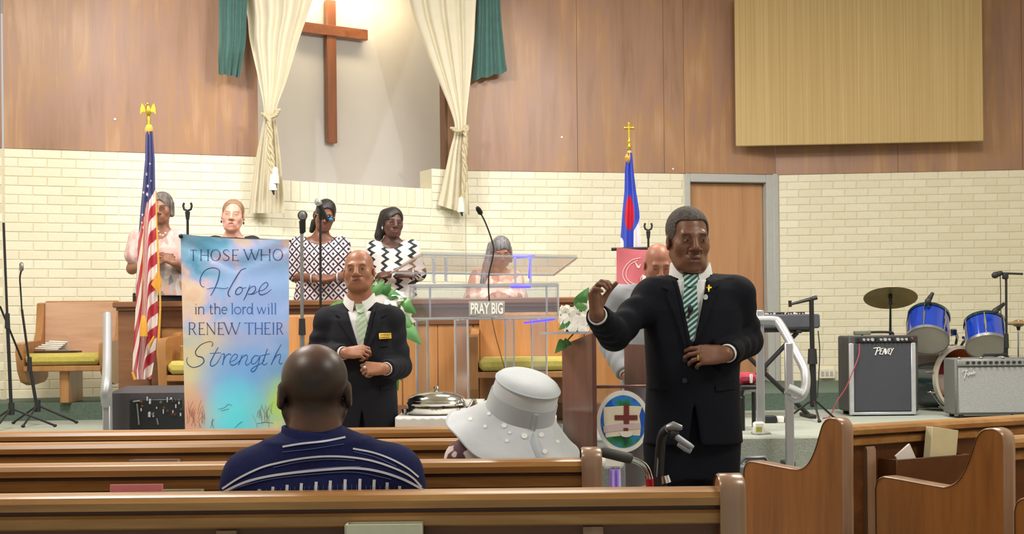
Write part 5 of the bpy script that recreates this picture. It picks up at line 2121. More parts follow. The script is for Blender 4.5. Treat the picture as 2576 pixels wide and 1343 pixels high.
for i in range(22):
    a = i * 2 * PI / 22
    build('cup', MB().lathe([(.008, .0), (.012, .03), (.010, .03), (.007, .004)], c + Vector((math.cos(a) * .176, math.sin(a) * .10 - .0, .0)), n=10), M_silver, root)
for k, (px, py, r) in enumerate(((1176, 1046, .036), (1206, 1048, .03))):
    q = P(px, 1046, dT + .12)
    q.z = ztc
    o = build('goblet', MB().lathe([(0, 0), (r * .8, 0), (r * .7, .006), (.008, .014), (.008, .04), (r * .6, .055), (r, .085), (r * .95, .085), (r * .5, .06), (0, .056)], q, n=22), M_silver, origin=q)
    tag(o, ('small silver goblet right of the communion tray', 'smallest silver goblet, near the white hat brim')[k], 'goblet', None)

# ------------------------------------------------------------------ flower arrangements
M_leaf, nt, b = newmat('leaf')
oi = _n(nt, 'ShaderNodeObjectInfo')
r = ramp(nt, [(0, srgb('3f7a3a')), (.5, srgb('5a9650')), (1, srgb('78b275'))])
nt.links.new(oi.outputs['Random'], r.inputs['Fac'])
nt.links.new(r.outputs['Color'], b.inputs['Base Color'])
b.inputs['Roughness'].default_value = .4
M_petal = plain('white petal', 'f2f1e8', .6, var=.04)
M_stem = plain('stem green', '517a3f', .6)


def leaf(root, a, tip, wd, up=(0, -1, 0), sag=.06):
    a, tip = Vector(a), Vector(tip)
    ax = tip - a
    sd = ax.cross(Vector(up)).normalized()
    nn = sd.cross(ax).normalized()

    def fn(u, v):
        k = math.sin(PI * min(1, v ** .8)) ** .9 * wd
        return a + ax * v + sd * (u - .5) * 2 * k + nn * (-abs(u - .5) * k * .7 + sag * math.sin(PI * v))
    build('leaf', MB().grid(fn, 4, 8, th=nn * .002), M_leaf, root, angle=40)


def lily(root, c, ax, r):
    c, ax = Vector(c), Vector(ax).normalized()
    s1 = ax.orthogonal().normalized()
    s2 = ax.cross(s1)
    mb = MB()
    for k in range(6):
        t = k * PI / 3
        o_ = s1 * math.cos(t) + s2 * math.sin(t)
        w_ = ax.cross(o_)

        def fn(u, v):
            wv_ = math.sin(PI * (.12 + .88 * v)) * r * .36
            return c + ax * (r * .8 * (v - .35 * v * v * v * 2)) + o_ * (r * (.12 + v * v * 1.0)) + w_ * (u - .5) * 2 * wv_
        mb.grid(fn, 3, 6, th=ax * .001)
    build('flower', mb, M_petal, root, angle=60)


def rose(root, c, r):
    mb = MB()
    rg2 = random.Random(int(abs(c[0] * 997 + c[2] * 331)))
    mb.sph(c, (r * .6, r * .6, r * .6), None, 10, 8)
    for i in range(11):
        a = i * 2.4
        h = -.3 + .09 * i
        o_ = Vector((math.cos(a), math.sin(a), h)).normalized()
        t = o_.cross(Vector((0, 0, 1))).normalized()
        up_ = t.cross(o_)

        def fn(u, v):
            return Vector(c) + o_ * r * (.75 - .28 * math.cos(PI * (u - .5)) * 0 + .25 * v) + t * (u - .5) * r * 1.2 * math.sin(PI * (.2 + .65 * v)) + up_ * (v - .5) * r * 1.1
        mb.grid(fn, 4, 4, th=o_ * .002)
    build('flower', mb, M_petal, root, angle=60)


dV = 8.35
c = P(960, 1000, dV)
root = thing('flower_arrangement', 'white lilies with broad green leaves behind the usher in the green tie', 'flowers', (c.x, dV, ZS))
build('vase_stand', MB().lathe([(0, 0), (.14, 0), (.14, .02), (.03, .05), (.025, .62), (.10, .66), (.11, .70), (0, .70)], (c.x, dV, ZS), n=24), M_brown, root)
build('vase', MB().lathe([(.06, .70), (.10, .76), (.105, .86), (.08, .93), (.09, .95), (.07, .94), (0, .90)], (c.x, dV, ZS), n=24), M_linen, root)
vt = Vector((c.x, dV, ZS + .92))
for (a, t, w_) in (((1000, 800), (1062, 868), .05), ((985, 780), (1042, 835), .05), ((1005, 755), (1048, 790), .045), ((960, 745), (985, 712), .045), ((930, 760), (968, 705), .04), ((890, 770), (830, 765), .035), ((870, 770), (818, 775), .03),
                   ((985, 900), (1002, 985), .035), ((1000, 880), (1010, 960), .03), ((975, 740), (1012, 745), .04), ((950, 735), (920, 715), .04), ((1010, 800), (1040, 815), .04)):
    leaf(root, P(*a, dV), P(*t, dV - .08), w_)
for (x, y, ax, r) in ((1003, 772, (.5, -1, .4), .075), (1014, 800, (.4, -1, -.1), .075), (985, 755, (.1, -1, .6), .07), (1018, 830, (.5, -1, -.5), .06), (1000, 745, (.3, -.6, 1), .05)):
    lily(root, P(x, y, dV - .06), ax, r)
mb = MB()
for (x, y) in ((1003, 772), (1014, 800), (985, 755), (960, 720), (1042, 835), (850, 765), (1000, 900), (940, 715)):
    mb.tube([vt, (vt + P(x, y, dV)) / 2 + Vector((0, 0, .06)), P(x, y, dV - .02)], .005, 6)
build('stem', mb, M_stem, root, angle=60)
mb = MB()
for (x, y) in ((962, 752), (972, 758), (955, 760)):
    mb.sph(P(x, y, dV), (.035, .035, .03))
build('blue_blossom', mb, plain('blue blossom', '6f86b8', .7, bmp=.5, scale=80), root)

dW = 7.35
c = P(1450, 1000, dW)
root = thing('flower_arrangement', 'white roses and leaves in a clear bowl atop the brown lectern wing', 'flowers', (P(1432, 850, 7.2).x, 7.2, P(1432, 852, 7.2).z))
q0 = P(1432, 846, 7.2)
for (a, t, w_) in (((1448, 775), (1482, 722), .035), ((1450, 790), (1478, 745), .035), ((1440, 800), (1405, 830), .03), ((1420, 858), (1395, 890), .03), ((1432, 800), (1422, 775), .025), ((1460, 800), (1490, 790), .03), ((1425, 862), (1408, 880), .025)):
    leaf(root, P(*a, 7.2), P(*t, 7.15), w_)
for (x, y, r) in ((1443, 790, .045), (1450, 808, .055), (1428, 806, .045), (1464, 806, .05), (1438, 823, .045), (1468, 770, .035), (1422, 780, .028), (1462, 826, .04), (1416, 788, .02), (1474, 785, .03)):
    rose(root, tuple(P(x, y, 7.16)), r)
mb = MB()
for (x, y) in ((1443, 795), (1428, 806), (1464, 806), (1470, 740), (1405, 880)):
    mb.tube([q0 + Vector((.03, .02, .02)), P(x, y, 7.18)], .004, 6)
build('stem', mb, M_stem, root)
zq = q0.z + .014
M_acr2 = acrylic('clear bowl', (.85, .88, .9), .3, .22)
build('bowl', MB().lathe([(.0, .0), (.05, .0), (.075, .03), (.085, .10), (.08, .10), (.07, .035), (0, .01)], (P(1447, 850, 7.2).x, 7.2, zq + .012), n=24), M_acr2, root)
mb = MB().prism([(P(1358, 850, 7.1).x, 6.98), (P(1500, 850, 7.1).x, 6.98), (P(1500, 850, 7.1).x, 7.42), (P(1392, 850, 7.1).x, 7.42)], (0, 0, zq - .002), (1, 0, 0), (0, 1, 0), (0, 0, .013))
build('clear_tray', mb, acrylic('frosted tray', (.9, .92, .95), .35, .55), root)

# ------------------------------------------------------------------ brown lectern with round emblem
M_lect = wood('lectern mahogany', [(.3, '54352f'), (.5, '694640'), (.7, '7a554d')], scale=(8, 8, .8), rough=.35, blotch=.4, bmp=.02, coat=.35)
dL = 7.0
root = thing('lectern', 'brown wooden lectern with clear front panel and round emblem, behind the preacher', 'lectern', (P(1530, 1000, dL).x, dL + .15, 0))
zl = P(1450, 862, dL).z
xl0, xl1 = P(1420, 900, dL).x, P(1486, 900, dL).x


def slab(name, xa, xb, y0, y1, z0, za, zb, mat, parent, skew=0.0):
    v = [(xa, y1, z0), (xb, y0, z0), (xb + .022, y0, z0), (xa + .022, y1, z0), (xa, y1, za), (xb, y0, zb), (xb + .022, y0, zb), (xa + .022, y1, za)]
    return build(name, MB().add(v, [(0, 1, 2, 3), (7, 6, 5, 4), (0, 4, 5, 1), (1, 5, 6, 2), (2, 6, 7, 3), (3, 7, 4, 0)]), mat, parent)


slab('wing_panel', xl0, xl1, dL - .12, dL + .34, .03, P(1424, 868, dL + .34).z, P(1484, 838, dL - .12).z, M_lect, root)
xr0_, xr1_ = P(1584, 900, dL).x, P(1650, 900, dL).x
slab('wing_panel', xr1_, xr0_, dL + .34, dL - .12 + .2, .03, P(1650, 868, dL).z, P(1586, 866, dL).z, M_lect, root)
zc_ = P(1535, 972, dL).z
build('cross_rail', MB().box(((xl1 + xr1_) / 2, dL - .02, zc_), (xr1_ - xl1, .03, .016), .003), M_lect, root)
zfp = P(1560, 1150, dL).z
build('front_panel', MB().box(((xl1 + xr1_) / 2, dL + .0, (.05 + zc_) / 2), (xr1_ - xl1 - .03, .012, zc_ - .05), .002), M_acr, root)
build('base', MB().box(((xl0 + xr1_) / 2, dL + .12, .02), (xr1_ - xl0 + .1, .52, .04), .006), M_lect, root)
yE = dL - .055
ce = P(1568, 1060, yE)
mpx = yE / FPX


def ediscs(r, y, name, mat, parent, sx=.86):
    n = 48
    return build(name, MB().prism([(ce.x + r * mpx * sx * math.cos(2 * PI * i / n), ce.z + r * mpx * math.sin(2 * PI * i / n)) for i in range(n)], (0, y, 0), (1, 0, 0), (0, 0, 1), (0, .006, 0)), mat, parent)


em = ediscs(78, yE, 'emblem', plain('white emblem rim', 'e2e0de', .4), root)
M_globe, nt, b = newmat('blue green globe print')
nz = _n(nt, 'ShaderNodeTexNoise')
nz.inputs['Scale'].default_value = 9
nt.links.new(coords(nt), nz.inputs['Vector'])
r = ramp(nt, [(.42, srgb('1c55b8')), (.52, srgb('2f7fd0')), (.58, srgb('2c7d55')), (.7, srgb('1d5a3c'))])
nt.links.new(nz.outputs['Fac'], r.inputs['Fac'])
nt.links.new(r.outputs['Color'], b.inputs['Base Color'])
b.inputs['Roughness'].default_value = .3
ediscs(66, yE - .003, 'emblem_globe', M_globe, em)


def epoly(name, pts, off, mat):
    return build(name, MB().prism([(P(x, y, yE).x, P(x, y, yE).z) for x, y in pts], (0, yE - off, 0), (1, 0, 0), (0, 0, 1), (0, .004, 0)), mat, em)


epoly('emblem_scroll', [(1518, 1024), (1545, 1022), (1570, 1020), (1600, 1021), (1615, 1022), (1608, 1046), (1612, 1070), (1610, 1096), (1580, 1094), (1550, 1097), (1524, 1100), (1519, 1060)], .006, plain('cream scroll', 'd8d0bd', .5))
epoly('emblem_band', [(1517, 1072), (1560, 1064), (1611, 1064), (1612, 1078), (1565, 1082), (1519, 1088)], .009, plain('lilac band', 'c5b2b8', .5))
M_ecr = plain('emblem cross red', '6e2c26', .5)
epoly('emblem_cross', [(1569, 1017), (1582, 1017), (1582, 1044), (1603, 1044), (1603, 1056), (1582, 1056), (1582, 1066), (1569, 1066), (1569, 1056), (1546, 1056), (1546, 1044), (1569, 1044)], .011, M_ecr)
epoly('emblem_block', [(1568, 1076), (1580, 1076), (1580, 1084), (1568, 1084)], .011, M_ecr)
epoly('emblem_bowl', [(1558, 1088), (1566, 1084), (1584, 1084), (1592, 1088), (1588, 1096), (1576, 1100), (1564, 1097)], .011, plain('emblem white', 'dcd8d0', .5))
epoly('emblem_flame', [(1570, 1099), (1580, 1099), (1577, 1108), (1573, 1118)], .012, plain('emblem dark', '1f3a2c', .5))
build('emblem_bracket', MB().tube([(ce.x, yE + .006, ce.z + .02), (ce.x, dL - .02, zc_)], .006, 8), M_chr, root)

# white cloth draped low beside the lectern, purple light painted into its colour
M_purple_lit = plain('purple-lit white cloth', 'b9a0ef', .7, var=.06, scale=10)
x0, x1 = P(1528, 1180, 6.75).x, P(1556, 1180, 6.75).x
root = thing('cloth_stand', 'purple-lit white cloth hanging over a short stand right of the pew end', 'cloth', ((x0 + x1) / 2, 6.66, 0))


def lfn(u, v):
    return ((x0 + (x1 - x0) * u), 6.60 + .012 * math.sin(u * 14) - .02 * v, P(1540, 1170, 6.8).z * (1 - v) + .04 * v)


build('cloth', MB().grid(lfn, 20, 10, th=(0, .004, 0)), M_purple_lit, root, angle=60)
zt2 = P(1540, 1170, 6.8).z
build('cloth_top', MB().box(((x0 + x1) / 2 - .01, 6.67, zt2 + .035), (x1 - x0 + .05, .14, .07), .015), M_linen, root)
build('stand', MB().box(((x0 + x1) / 2, 6.68, zt2 / 2), (x1 - x0 - .01, .08, zt2), .004), M_brown, root)


# ------------------------------------------------------------------ amplifiers
M_tolex = plain('black vinyl', '4a484b', .75, bmp=.3, scale=160)
M_grilleb = plain('dark speaker cloth', '43464f', .85, bmp=.3, scale=220)
M_grilleg = plain('silver speaker cloth', '9d9fa3', .8, var=.12, bmp=.3, scale=160)
M_silv = plain('silver trim', 'c9ccd4', .35, .5)
M_panel = plain('control panel', '2b2e33', .4)
M_knob = plain('knob', 'cfd2d6', .3, .6)


def flat_plane(d):
    return lambda x, y: d


dA = 9.95
x0, x1 = P(2137, 950, dA).x, P(2312, 950, dA).x
zt = P(2220, 843, dA).z
root = thing('guitar_amplifier', 'tall black amplifier with silver trim and white slanted logo', 'amplifier', ((x0 + x1) / 2, dA + .17, ZS))
zb = ZS + .03
build('cabinet', MB().box(((x0 + x1) / 2, dA + .18, (zt + zb) / 2), (x1 - x0, .34, zt - zb), .012), M_tolex, root)
wA = x1 - x0
pz = P(2220, 862, dA).z
build('control_panel', MB().box(((x0 + x1) / 2 + .02, dA + .004, (zt + pz) / 2 - .004), (wA - .06, .02, zt - pz - .012), .003), M_panel, root)
for i in range(13):
    x = x0 + .075 + i * (wA - .11) / 13
    build('knob', MB().tube([(x, dA - .004, (zt + pz) / 2 - .004), (x, dA - .026, (zt + pz) / 2 - .004)], .010 if i % 3 else .013, 10), M_knob if i % 4 else M_rub, root)
build('indicator_lamp', MB().sph((x1 - .055, dA - .008, (zt + pz) / 2), (.012, .008, .012)), plain('red jewel', 'c0493a', .3), root)
zg0, zg1 = P(2220, 1034, dA).z, pz - .004
gx0, gx1 = P(2148, 950, dA).x, P(2291, 950, dA).x
gr = build('speaker_grille', MB().box(((gx0 + gx1) / 2, dA + .004, (zg0 + zg1) / 2), (gx1 - gx0, .02, zg1 - zg0), .003), M_grilleb, root)
for a, c in ((P(2136, 950, dA).x, gx0 - .001), (gx1 + .001, P(2303, 950, dA).x)):
    build('side_trim', MB().box(((a + c) / 2, dA - .002, (zg0 + zg1) / 2 - .012), (c - a, .024, zg1 - zg0 + .03), .004), M_silv, root)
build('bottom_trim', MB().box(((x0 + x1) / 2 - .01, dA - .003, zg0 - .016), (gx1 - gx0 + .06, .024, .022), .004), M_silv, root)
mb = MB()
lx, ly = lambda x: 2060 + x / 3.198, lambda y: 660 + y / 3.198


def L(pts, wd, k=0):
    ribbon(mb, [(lx(a), ly(c)) for a, c in pts], wd, None, .006, .003, k=k, plane=flat_plane(dA - .004))


L([(454, 746), (473, 688)], 2.8); L([(438, 690), (494, 683)], 2.2); L([(494, 683), (486, 708), (466, 713)], 2.0)
L([(488, 738), (502, 692)], 2.4); L([(502, 692), (520, 690)], 1.8); L([(496, 713), (510, 711)], 1.6); L([(488, 738), (506, 736)], 1.8)
L([(510, 742), (531, 690)], 2.2); L([(531, 690), (534, 740)], 2.6); L([(518, 722), (533, 722)], 1.5)
L([(538, 692), (543, 736)], 2.4); L([(543, 736), (560, 690)], 1.8)
L([(557, 736), (569, 692)], 2.2); L([(569, 692), (582, 690)], 1.6); L([(563, 713), (574, 712)], 1.4); L([(557, 736), (571, 734)], 1.6)
L([(583, 690), (587, 712)], 2.0); L([(602, 688), (587, 712), (572, 746)], 2.2)
build('logo', mb, plain('white logo', 'e4e6e6', .4), gr, angle=0)
for x in (x0 + .05, x1 - .05):
    for y in (dA + .05, dA + .31):
        build('foot', MB().box((x, y, ZS + .015), (.04, .04, .03), .004), M_rub, root)
build('carry_handle', MB().tube([Vector(q) for q in catmull([((x0 + x1) / 2 - .12, dA + .17, zt - .004), ((x0 + x1) / 2 - .1, dA + .17, zt + .022), ((x0 + x1) / 2 + .1, dA + .17, zt + .022), ((x0 + x1) / 2 + .12, dA + .17, zt - .004)], 4)], .009, 8), M_rub, root)
xq = P(2166, 838, dA + .1).x
o = build('effects_pedal', MB().box((xq, dA + .07, zt + .019), (.12, .07, .032), .006), plain('pedal green grey', '6f7467', .5), origin=(xq, dA + .07, zt))
tag(o, 'small grey-green box lying on top of the tall black amplifier', 'pedal')
mb = MB().tube([Vector(q) for q in catmull([rp(2162, 864, dA - .04), rp(2160, 895, dA - .06), rp(2145, 935, dA - .08), rp(2128, 975, dA - .09), rp(2105, 1010, dA - .09), (P(2088, 1038, dA - .1).x, dA - .1, ZS + .01), (P(2070, 1040, dA - .3).x, dA - .3, ZS + .006)], 6)], .0045, 7)
o = build('cable', mb, plain('red cable', 'a5484f', .5), angle=60, origin=(P(2110, 1000, dA).x, dA - .1, ZS))
tag(o, 'thin red cable looping from the tall amplifier to the stage floor', 'cable')

dB2 = 9.55
x0, x1 = P(2404, 970, dB2).x, P(2404, 970, dB2).x + .68
zt = P(2480, 900, dB2).z
root = thing('guitar_amplifier', 'wide silver-fronted amplifier with script logo at the right edge', 'amplifier', ((x0 + x1) / 2, dB2 + .14, ZS))
zb = ZS + .025
build('cabinet', MB().box(((x0 + x1) / 2, dB2 + .14, (zt + zb) / 2), (x1 - x0, .26, zt - zb), .012), plain('grey vinyl', '6d6e6c', .7, bmp=.3, scale=160), root)
pz = P(2480, 921, dB2).z
build('control_panel', MB().box(((x0 + x1) / 2 + .005, dB2 + .008, (zt + pz) / 2 - .004), (x1 - x0 - .02, .03, zt - pz - .016), .003), plain('pale control panel', '9da0a4', .35, .4), root)
for i in range(14):
    x = x0 + .085 + i * .042
    build('knob', MB().tube([(x, dB2 - .006, (zt + pz) / 2 - .004), (x, dB2 - .024, (zt + pz) / 2 - .004)], .011, 10), M_rub, root)
for i in range(2):
    x = x0 + .030 + i * .028
    build('input_jack', MB().tube([(x, dB2 - .006, (zt + pz) / 2 - .004), (x, dB2 - .014, (zt + pz) / 2 - .004)], .012, 12), M_chr, root)
gz0 = zb + .014
gr = build('speaker_grille', MB().box(((x0 + x1) / 2 + .008, dB2 + .006, (gz0 + pz) / 2 - .004), (x1 - x0 - .03, .016, pz - gz0 - .01), .003), M_grilleg, root)
mb = MB()


def Lf(pts, wd, k=5):
    ribbon(mb, [(lx(a), ly(c)) for a, c in pts], wd, None, .006, .003, k=k, plane=flat_plane(dB2 - .004))


Lf([(1152, 878), (1170, 866), (1200, 868)], 1.8); Lf([(1186, 868), (1180, 900), (1168, 932)], 2.2); Lf([(1170, 896), (1196, 892)], 1.6, 0)
Lf([(1198, 902), (1212, 894), (1208, 884), (1198, 894), (1200, 908), (1214, 902)], 1.3)
Lf([(1214, 888), (1212, 904)], 1.4, 0); Lf([(1214, 896), (1222, 884), (1224, 900)], 1.3)
Lf([(1236, 884), (1228, 890), (1230, 900), (1238, 894)], 1.3); Lf([(1244, 866), (1238, 900)], 1.5, 0)
Lf([(1242, 894), (1252, 882), (1244, 882), (1246, 896), (1256, 888)], 1.2); Lf([(1256, 876), (1256, 892)], 1.2, 0)
build('logo', mb, plain('silver logo', 'e6e8ea', .3, .3), gr, angle=0)
for i in range(4):
    q = P(2415 + 55 * i, 903, dB2)
    build('corner_cap', MB().sph((q.x, dB2 + .02, zt + .002), (.012, .012, .007)), M_chr, root)
build('carry_handle', MB().tube([((x0 + x1) / 2 - .1, dB2 + .14, zt), ((x0 + x1) / 2 - .08, dB2 + .14, zt + .02), ((x0 + x1) / 2 + .08, dB2 + .14, zt + .02), ((x0 + x1) / 2 + .1, dB2 + .14, zt)], .009, 8), M_rub, root)
for x in (x0 + .05, x1 - .05):
    for y in (dB2 + .04, dB2 + .24):
        build('foot', MB().tube([(x, y, ZS), (x, y, ZS + .03)], .018, 10), M_rub, root)

# ------------------------------------------------------------------ drum kit
M_drum = plain('blue drum wrap', '1240b8', .12, .25, var=.05, coat=1)
M_drumd = plain('dark teal drum wrap', '12303a', .15, .3, coat=1)
M_skin = plain('drum head', 'cfcac2', .5, var=.03)
dK = 10.47
ppk = FPX / dK
root = thing('bass_drum', 'bass drum with pale hoop and open amber front between the two amplifiers', 'drum', (P(2400, 950, dK).x, dK + .1, ZS))
c = P(2413, 953, dK - .02)
R0 = .258
c.z = ZS + R0 + .006
ax = Vector((-.46, 1, 0)).normalized()
RK = ax.to_track_quat('Z', 'Y').to_matrix()
Lk = .36
build('shell', MB().lathe([(R0 - .018, .0), (R0 - .012, .0), (R0 - .012, Lk), (R0 - .02, Lk), (R0 - .02, .012), (R0 - .018, 0)], c, RK, 44), M_drumd, root)
build('inner_lining', MB().lathe([(R0 - .0215, .004), (R0 - .0215, Lk - .01)], c, RK, 44, cap=False), plain('amber shell', 'b5693a', .4), root)
build('back_head', MB().lathe([(0, Lk - .012), (R0 - .021, Lk - .012)], c, RK, 40), plain('smoked head', '4a3835', .4), root)
for z, nm in ((-.016, 'front_hoop'), (Lk - .016, 'rear_hoop')):
    build(nm, MB().lathe([(R0 - .026, z), (R0, z), (R0 + .002, z + .034), (R0 - .010, z + .036), (R0 - .012, z + .004), (R0 - .026, z + .004), (R0 - .026, z)], c, RK, 48), plain('pale hoop', 'd3cdc0', .35), root)
for k in range(10):
    a = 2 * PI * k / 10 + .2
    p0 = c + RK @ Vector((math.cos(a) * (R0 + .006), math.sin(a) * (R0 + .006), .0))
    p1 = c + RK @ Vector((math.cos(a) * (R0 + .006), math.sin(a) * (R0 + .006), .09))
    build('lug', MB().tube([p0, p1], [.009, .006], 8), M_chr, root)
build('damping_pillow', MB().sph(c + RK @ Vector((.0, -.06, .24)), (.17, .09, .09)), plain('white pillow', 'd9cdca', .9), root)
build('damping_cloth', MB().sph(c + RK @ Vector((.0, .05, .26)), (.17, .05, .08)), plain('maroon cloth', '7b2030', .9), root)
for s_ in (-1, 1):
    p0 = c + RK @ Vector((s_ * R0 * .92, -.10, .07))
    p1 = Vector((p0.x + s_ * .10, p0.y - .06, ZS + .008))
    build('spur', MB().tube([p0, p1], .008, 8), M_chr, root)


def tom(label, cpx, bpx, dd, r, tilt_axis, mat, dark):
    """cpx, bpx: pixel centres of the batter and bottom heads."""
    b0 = P(*bpx, dd - .05)
    ax = (P(*cpx, dd + .05) - b0)
    Lt = ax.length
    ax.normalize()
    ax = (ax + Vector((0, tilt_axis, 0))).normalized()
    R = ax.to_track_quat('Z', 'Y').to_matrix()
    rt = thing('tom_drum', label, 'drum', b0)
    build('shell', MB().lathe([(r * .97, .01), (r * .97, Lt - .01)], b0, R, 40), mat, rt)
    build('bottom_head', MB().lathe([(0, .004), (r * .985, .004), (r * .985, .009), (0, .009)], b0, R, 40), M_skin, rt)
    build('batter_head', MB().lathe([(0, Lt - .006), (r * .985, Lt - .006), (r * .985, Lt - .001), (0, Lt - .001)], b0, R, 40), M_skin, rt)
    for z in (-.004, Lt - .022):
        build('hoop', MB().lathe([(r * .985, z), (r * 1.02, z), (r * 1.02, z + .026), (r * .985, z + .026), (r * .985, z)], b0, R, 44), M_drumd if z > 0 else M_gry, rt)
    for k in range(6):
        a = 2 * PI * k / 6 + .4
        o_ = Vector((math.cos(a) * r * 1.0, math.sin(a) * r * 1.0, 0))
        build('lug', MB().tube([b0 + R @ (o_ + Vector((0, 0, .012))), b0 + R @ (o_ * 1.03 + Vector((0, 0, Lt * .5))), b0 + R @ (o_ + Vector((0, 0, Lt - .012)))], [.005, .010, .005], 8), M_chr, rt)
    return rt, b0, R, Lt


t1_, b1_, R1_, L1_ = tom('bright blue tom drum tilted forward, left of the two toms', (2346, 785), (2333, 857), 10.30, .162, .35, M_drum, False)
t2_, b2__, R2_, L2_ = tom('blue tom drum with pale highlight, right of the two toms', (2481, 806), (2483, 872), 10.20, .157, .20, M_drum, True)
mb = MB().tube([c + Vector((.02, .16, R0 - .03)), P(2408, 848, 10.48), P(2404, 834, 10.46), P(2399, 833, 10.42)], .012, 10)
build('tom_arm', mb, M_chr, root)
mb = MB().tube([c + Vector((.06, .18, R0 - .03)), P(2425, 858, 10.48), P(2432, 850, 10.42), P(2423, 849, 10.36)], .012, 10)
build('tom_arm', mb, M_chr, root)
build('tom_bracket', MB().box(P(2399, 836, 10.44), (.05, .04, .06), .008), M_chr, root)


def drum_mic(label, px, py, dx, dy, dd, foot):
    q = P(px, py, dd)
    rt = thing('drum_microphone', label, 'microphone', P(*foot, dd), None)
    g, b_ = MB(), MB()
    v = (P(px + dx, py + dy, dd) - q)
    mic(g, b_, q, v, v.length, .02)
    build('grille', g, plain('black grille', '3a3b38', .6, .3), rt, angle=60)
    build('microphone', b_, M_rub, rt, angle=60)
    build('clip', MB().tube([P(px + dx * .35, py + dy * .35, dd), P((px + foot[0]) / 2, (py + foot[1]) / 2, dd), P(*foot, dd)], .010, 8), M_rub, rt)
    return rt


drum_mic('black drum microphone clipped to the left blue tom', 2334, 758, 13, -22, 10.26, (2336, 774))
drum_mic('black drum microphone clipped to the right blue tom', 2503, 783, 24, -20, 10.16, (2512, 797))

base = Vector((P(2240, 900, 10.66).x, 10.66, ZS))
root = thing('cymbal_stand', 'bronze cymbal tilted on a thin stand behind the tall amplifier', 'cymbal', base)
cc = P(2240, 747, 10.6)
axc = Vector((.10, .42, 1)).normalized()
RC = axc.to_track_quat('Z', 'Y').to_matrix()
build('cymbal', MB().lathe([(.008, .026), (.03, .022), (.04, .012), (.13, .006), (.212, -.008), (.212, -.0095), (.13, .0045), (.04, .0105), (.03, .02), (.008, .024), (.008, .026)], cc, RC, 44), plain('bronze', 'b99a6c', .36, .6, var=.15, scale=6), root)
build('stand_tube', MB().tube([base + Vector((0, 0, .1)), base + Vector((0, 0, .55)), cc + Vector((0, 0, -.02))], [.012, .012, .007], 10), M_blk, root)
build('wing_nut', MB().tube([cc - axc * .05, cc - axc * .0, cc + axc * .06], [.010, .017, .008], 10), M_rub, root)
build('cymbal_tilter', MB().sph(cc - axc * .05, (.016, .016, .02)), M_rub, root)
for k in range(3):
    a = 2.0 + k * 1.15
    build('leg', MB().tube([base + Vector((0, 0, .3)), base + Vector((math.cos(a) * .22, math.sin(a) * .16, .012))], .009, 8), M_chr, root)

base = Vector((P(2563, 900, 10.55).x, 10.55, ZS))
root = thing('hihat_stand', 'hi-hat cymbals on a thin stand at the right photo edge', 'cymbal', base)
zc2 = P(2563, 813, 10.55).z
build('cymbal', MB().lathe([(.006, .03), (.03, .025), (.05, .012), (.17, .004), (.17, .002), (.006, .02)], (base.x, base.y, zc2), n=40), bpy.data.materials['bronze'], root)
build('cymbal', MB().lathe([(.006, -.03), (.03, -.025), (.05, -.012), (.17, -.004), (.17, -.002), (.006, -.02)], (base.x, base.y, zc2), n=40), bpy.data.materials['bronze'], root)
build('stand_tube', MB().tube([base + Vector((0, 0, .08)), (base.x, base.y, zc2 - .03)], .011, 10), M_chr, root)
build('pull_rod', MB().tube([(base.x, base.y, zc2), (base.x, base.y, zc2 + .17)], .004, 8), M_chr, root)
build('clutch', MB().tube([(base.x, base.y, zc2 - .07), (base.x, base.y, zc2 - .005)], [.008, .022], 10), M_rub, root)
for k in range(3):
    a = k * 2 * PI / 3 + .9
    build('leg', MB().tube([base + Vector((0, 0, .25)), base + Vector((math.cos(a) * .2, math.sin(a) * .2, .012))], .009, 8), M_chr, root)

# overhead boom stand
base = Vector((P(2531, 900, 10.0).x, 10.0, ZS))
root = stand('black boom microphone stand over the drum kit, crossbar at the top', base, P(2531, 690, 10.0), .010, foot=.12)
build('boom', MB().tube([P(2512, 687, 10.0), P(2573, 689, 10.0)], .008, 8), M_blk, root)
g, b_ = MB(), MB()
mic(g, b_, P(2503, 692, 10.0), (P(2520, 686, 10.0) - P(2503, 692, 10.0)), .06)
build('microphone', b_, M_rub, root)
build('grille', g, M_rub, root)
build('boom_clamp', MB().box(P(2529, 694, 10.0), (.04, .04, .05), .008), M_rub, root)
build('cable', MB().tube([Vector(q) for q in catmull([rp(2516, 692, 9.99), rp(2517, 730, 9.99), rp(2518, 790, 9.98), rp(2526, 830, 9.97), (base.x - .03, 9.98, ZS + .2)], 5)], .0035, 6), M_rub, root, angle=60)

# ------------------------------------------------------------------ keyboard on X stand, boom stand, stool
dY = 9.75
xk0, xk1 = P(1772, 800, dY).x, P(2064, 800, dY).x
zk0, zk1 = P(1990, 826, dY).z, P(1990, 790, dY).z
root = thing('keyboard', 'dark grey electronic keyboard on a black X stand, beside the door', 'keyboard', ((xk0 + xk1) / 2, dY + .15, ZS))
kb = build('case', MB().box(((xk0 + xk1) / 2, dY + .16, (zk0 + zk1) / 2), (xk1 - xk0, .30, zk1 - zk0), .012), plain('slate plastic', '4d515c', .5), root)
build('case_bottom', MB().box(((xk0 + xk1) / 2, dY + .16, zk0 - .012), (xk1 - xk0 - .08, .26, .03), .006), M_rub, root)
mb = MB()
for i in range(36):
    mb.box((xk0 + .05 + i * (xk1 - xk0 - .1) / 35, dY + .24, zk1 + .004), ((xk1 - xk0 - .1) / 36 - .002, .13, .012), .001)
o = build('white_keys', mb, plain('white keys', 'e9e7df', .3), root)
o['kind'] = 'stuff'
mb = MB()
for i in range(35):
    if i % 7 not in (2, 6):
        mb.box((xk0 + .05 + (i + .5) * (xk1 - xk0 - .1) / 35, dY + .21, zk1 + .012), (.010, .08, .012), .001)
o = build('black_keys', mb, M_rub, root)
o['kind'] = 'stuff'
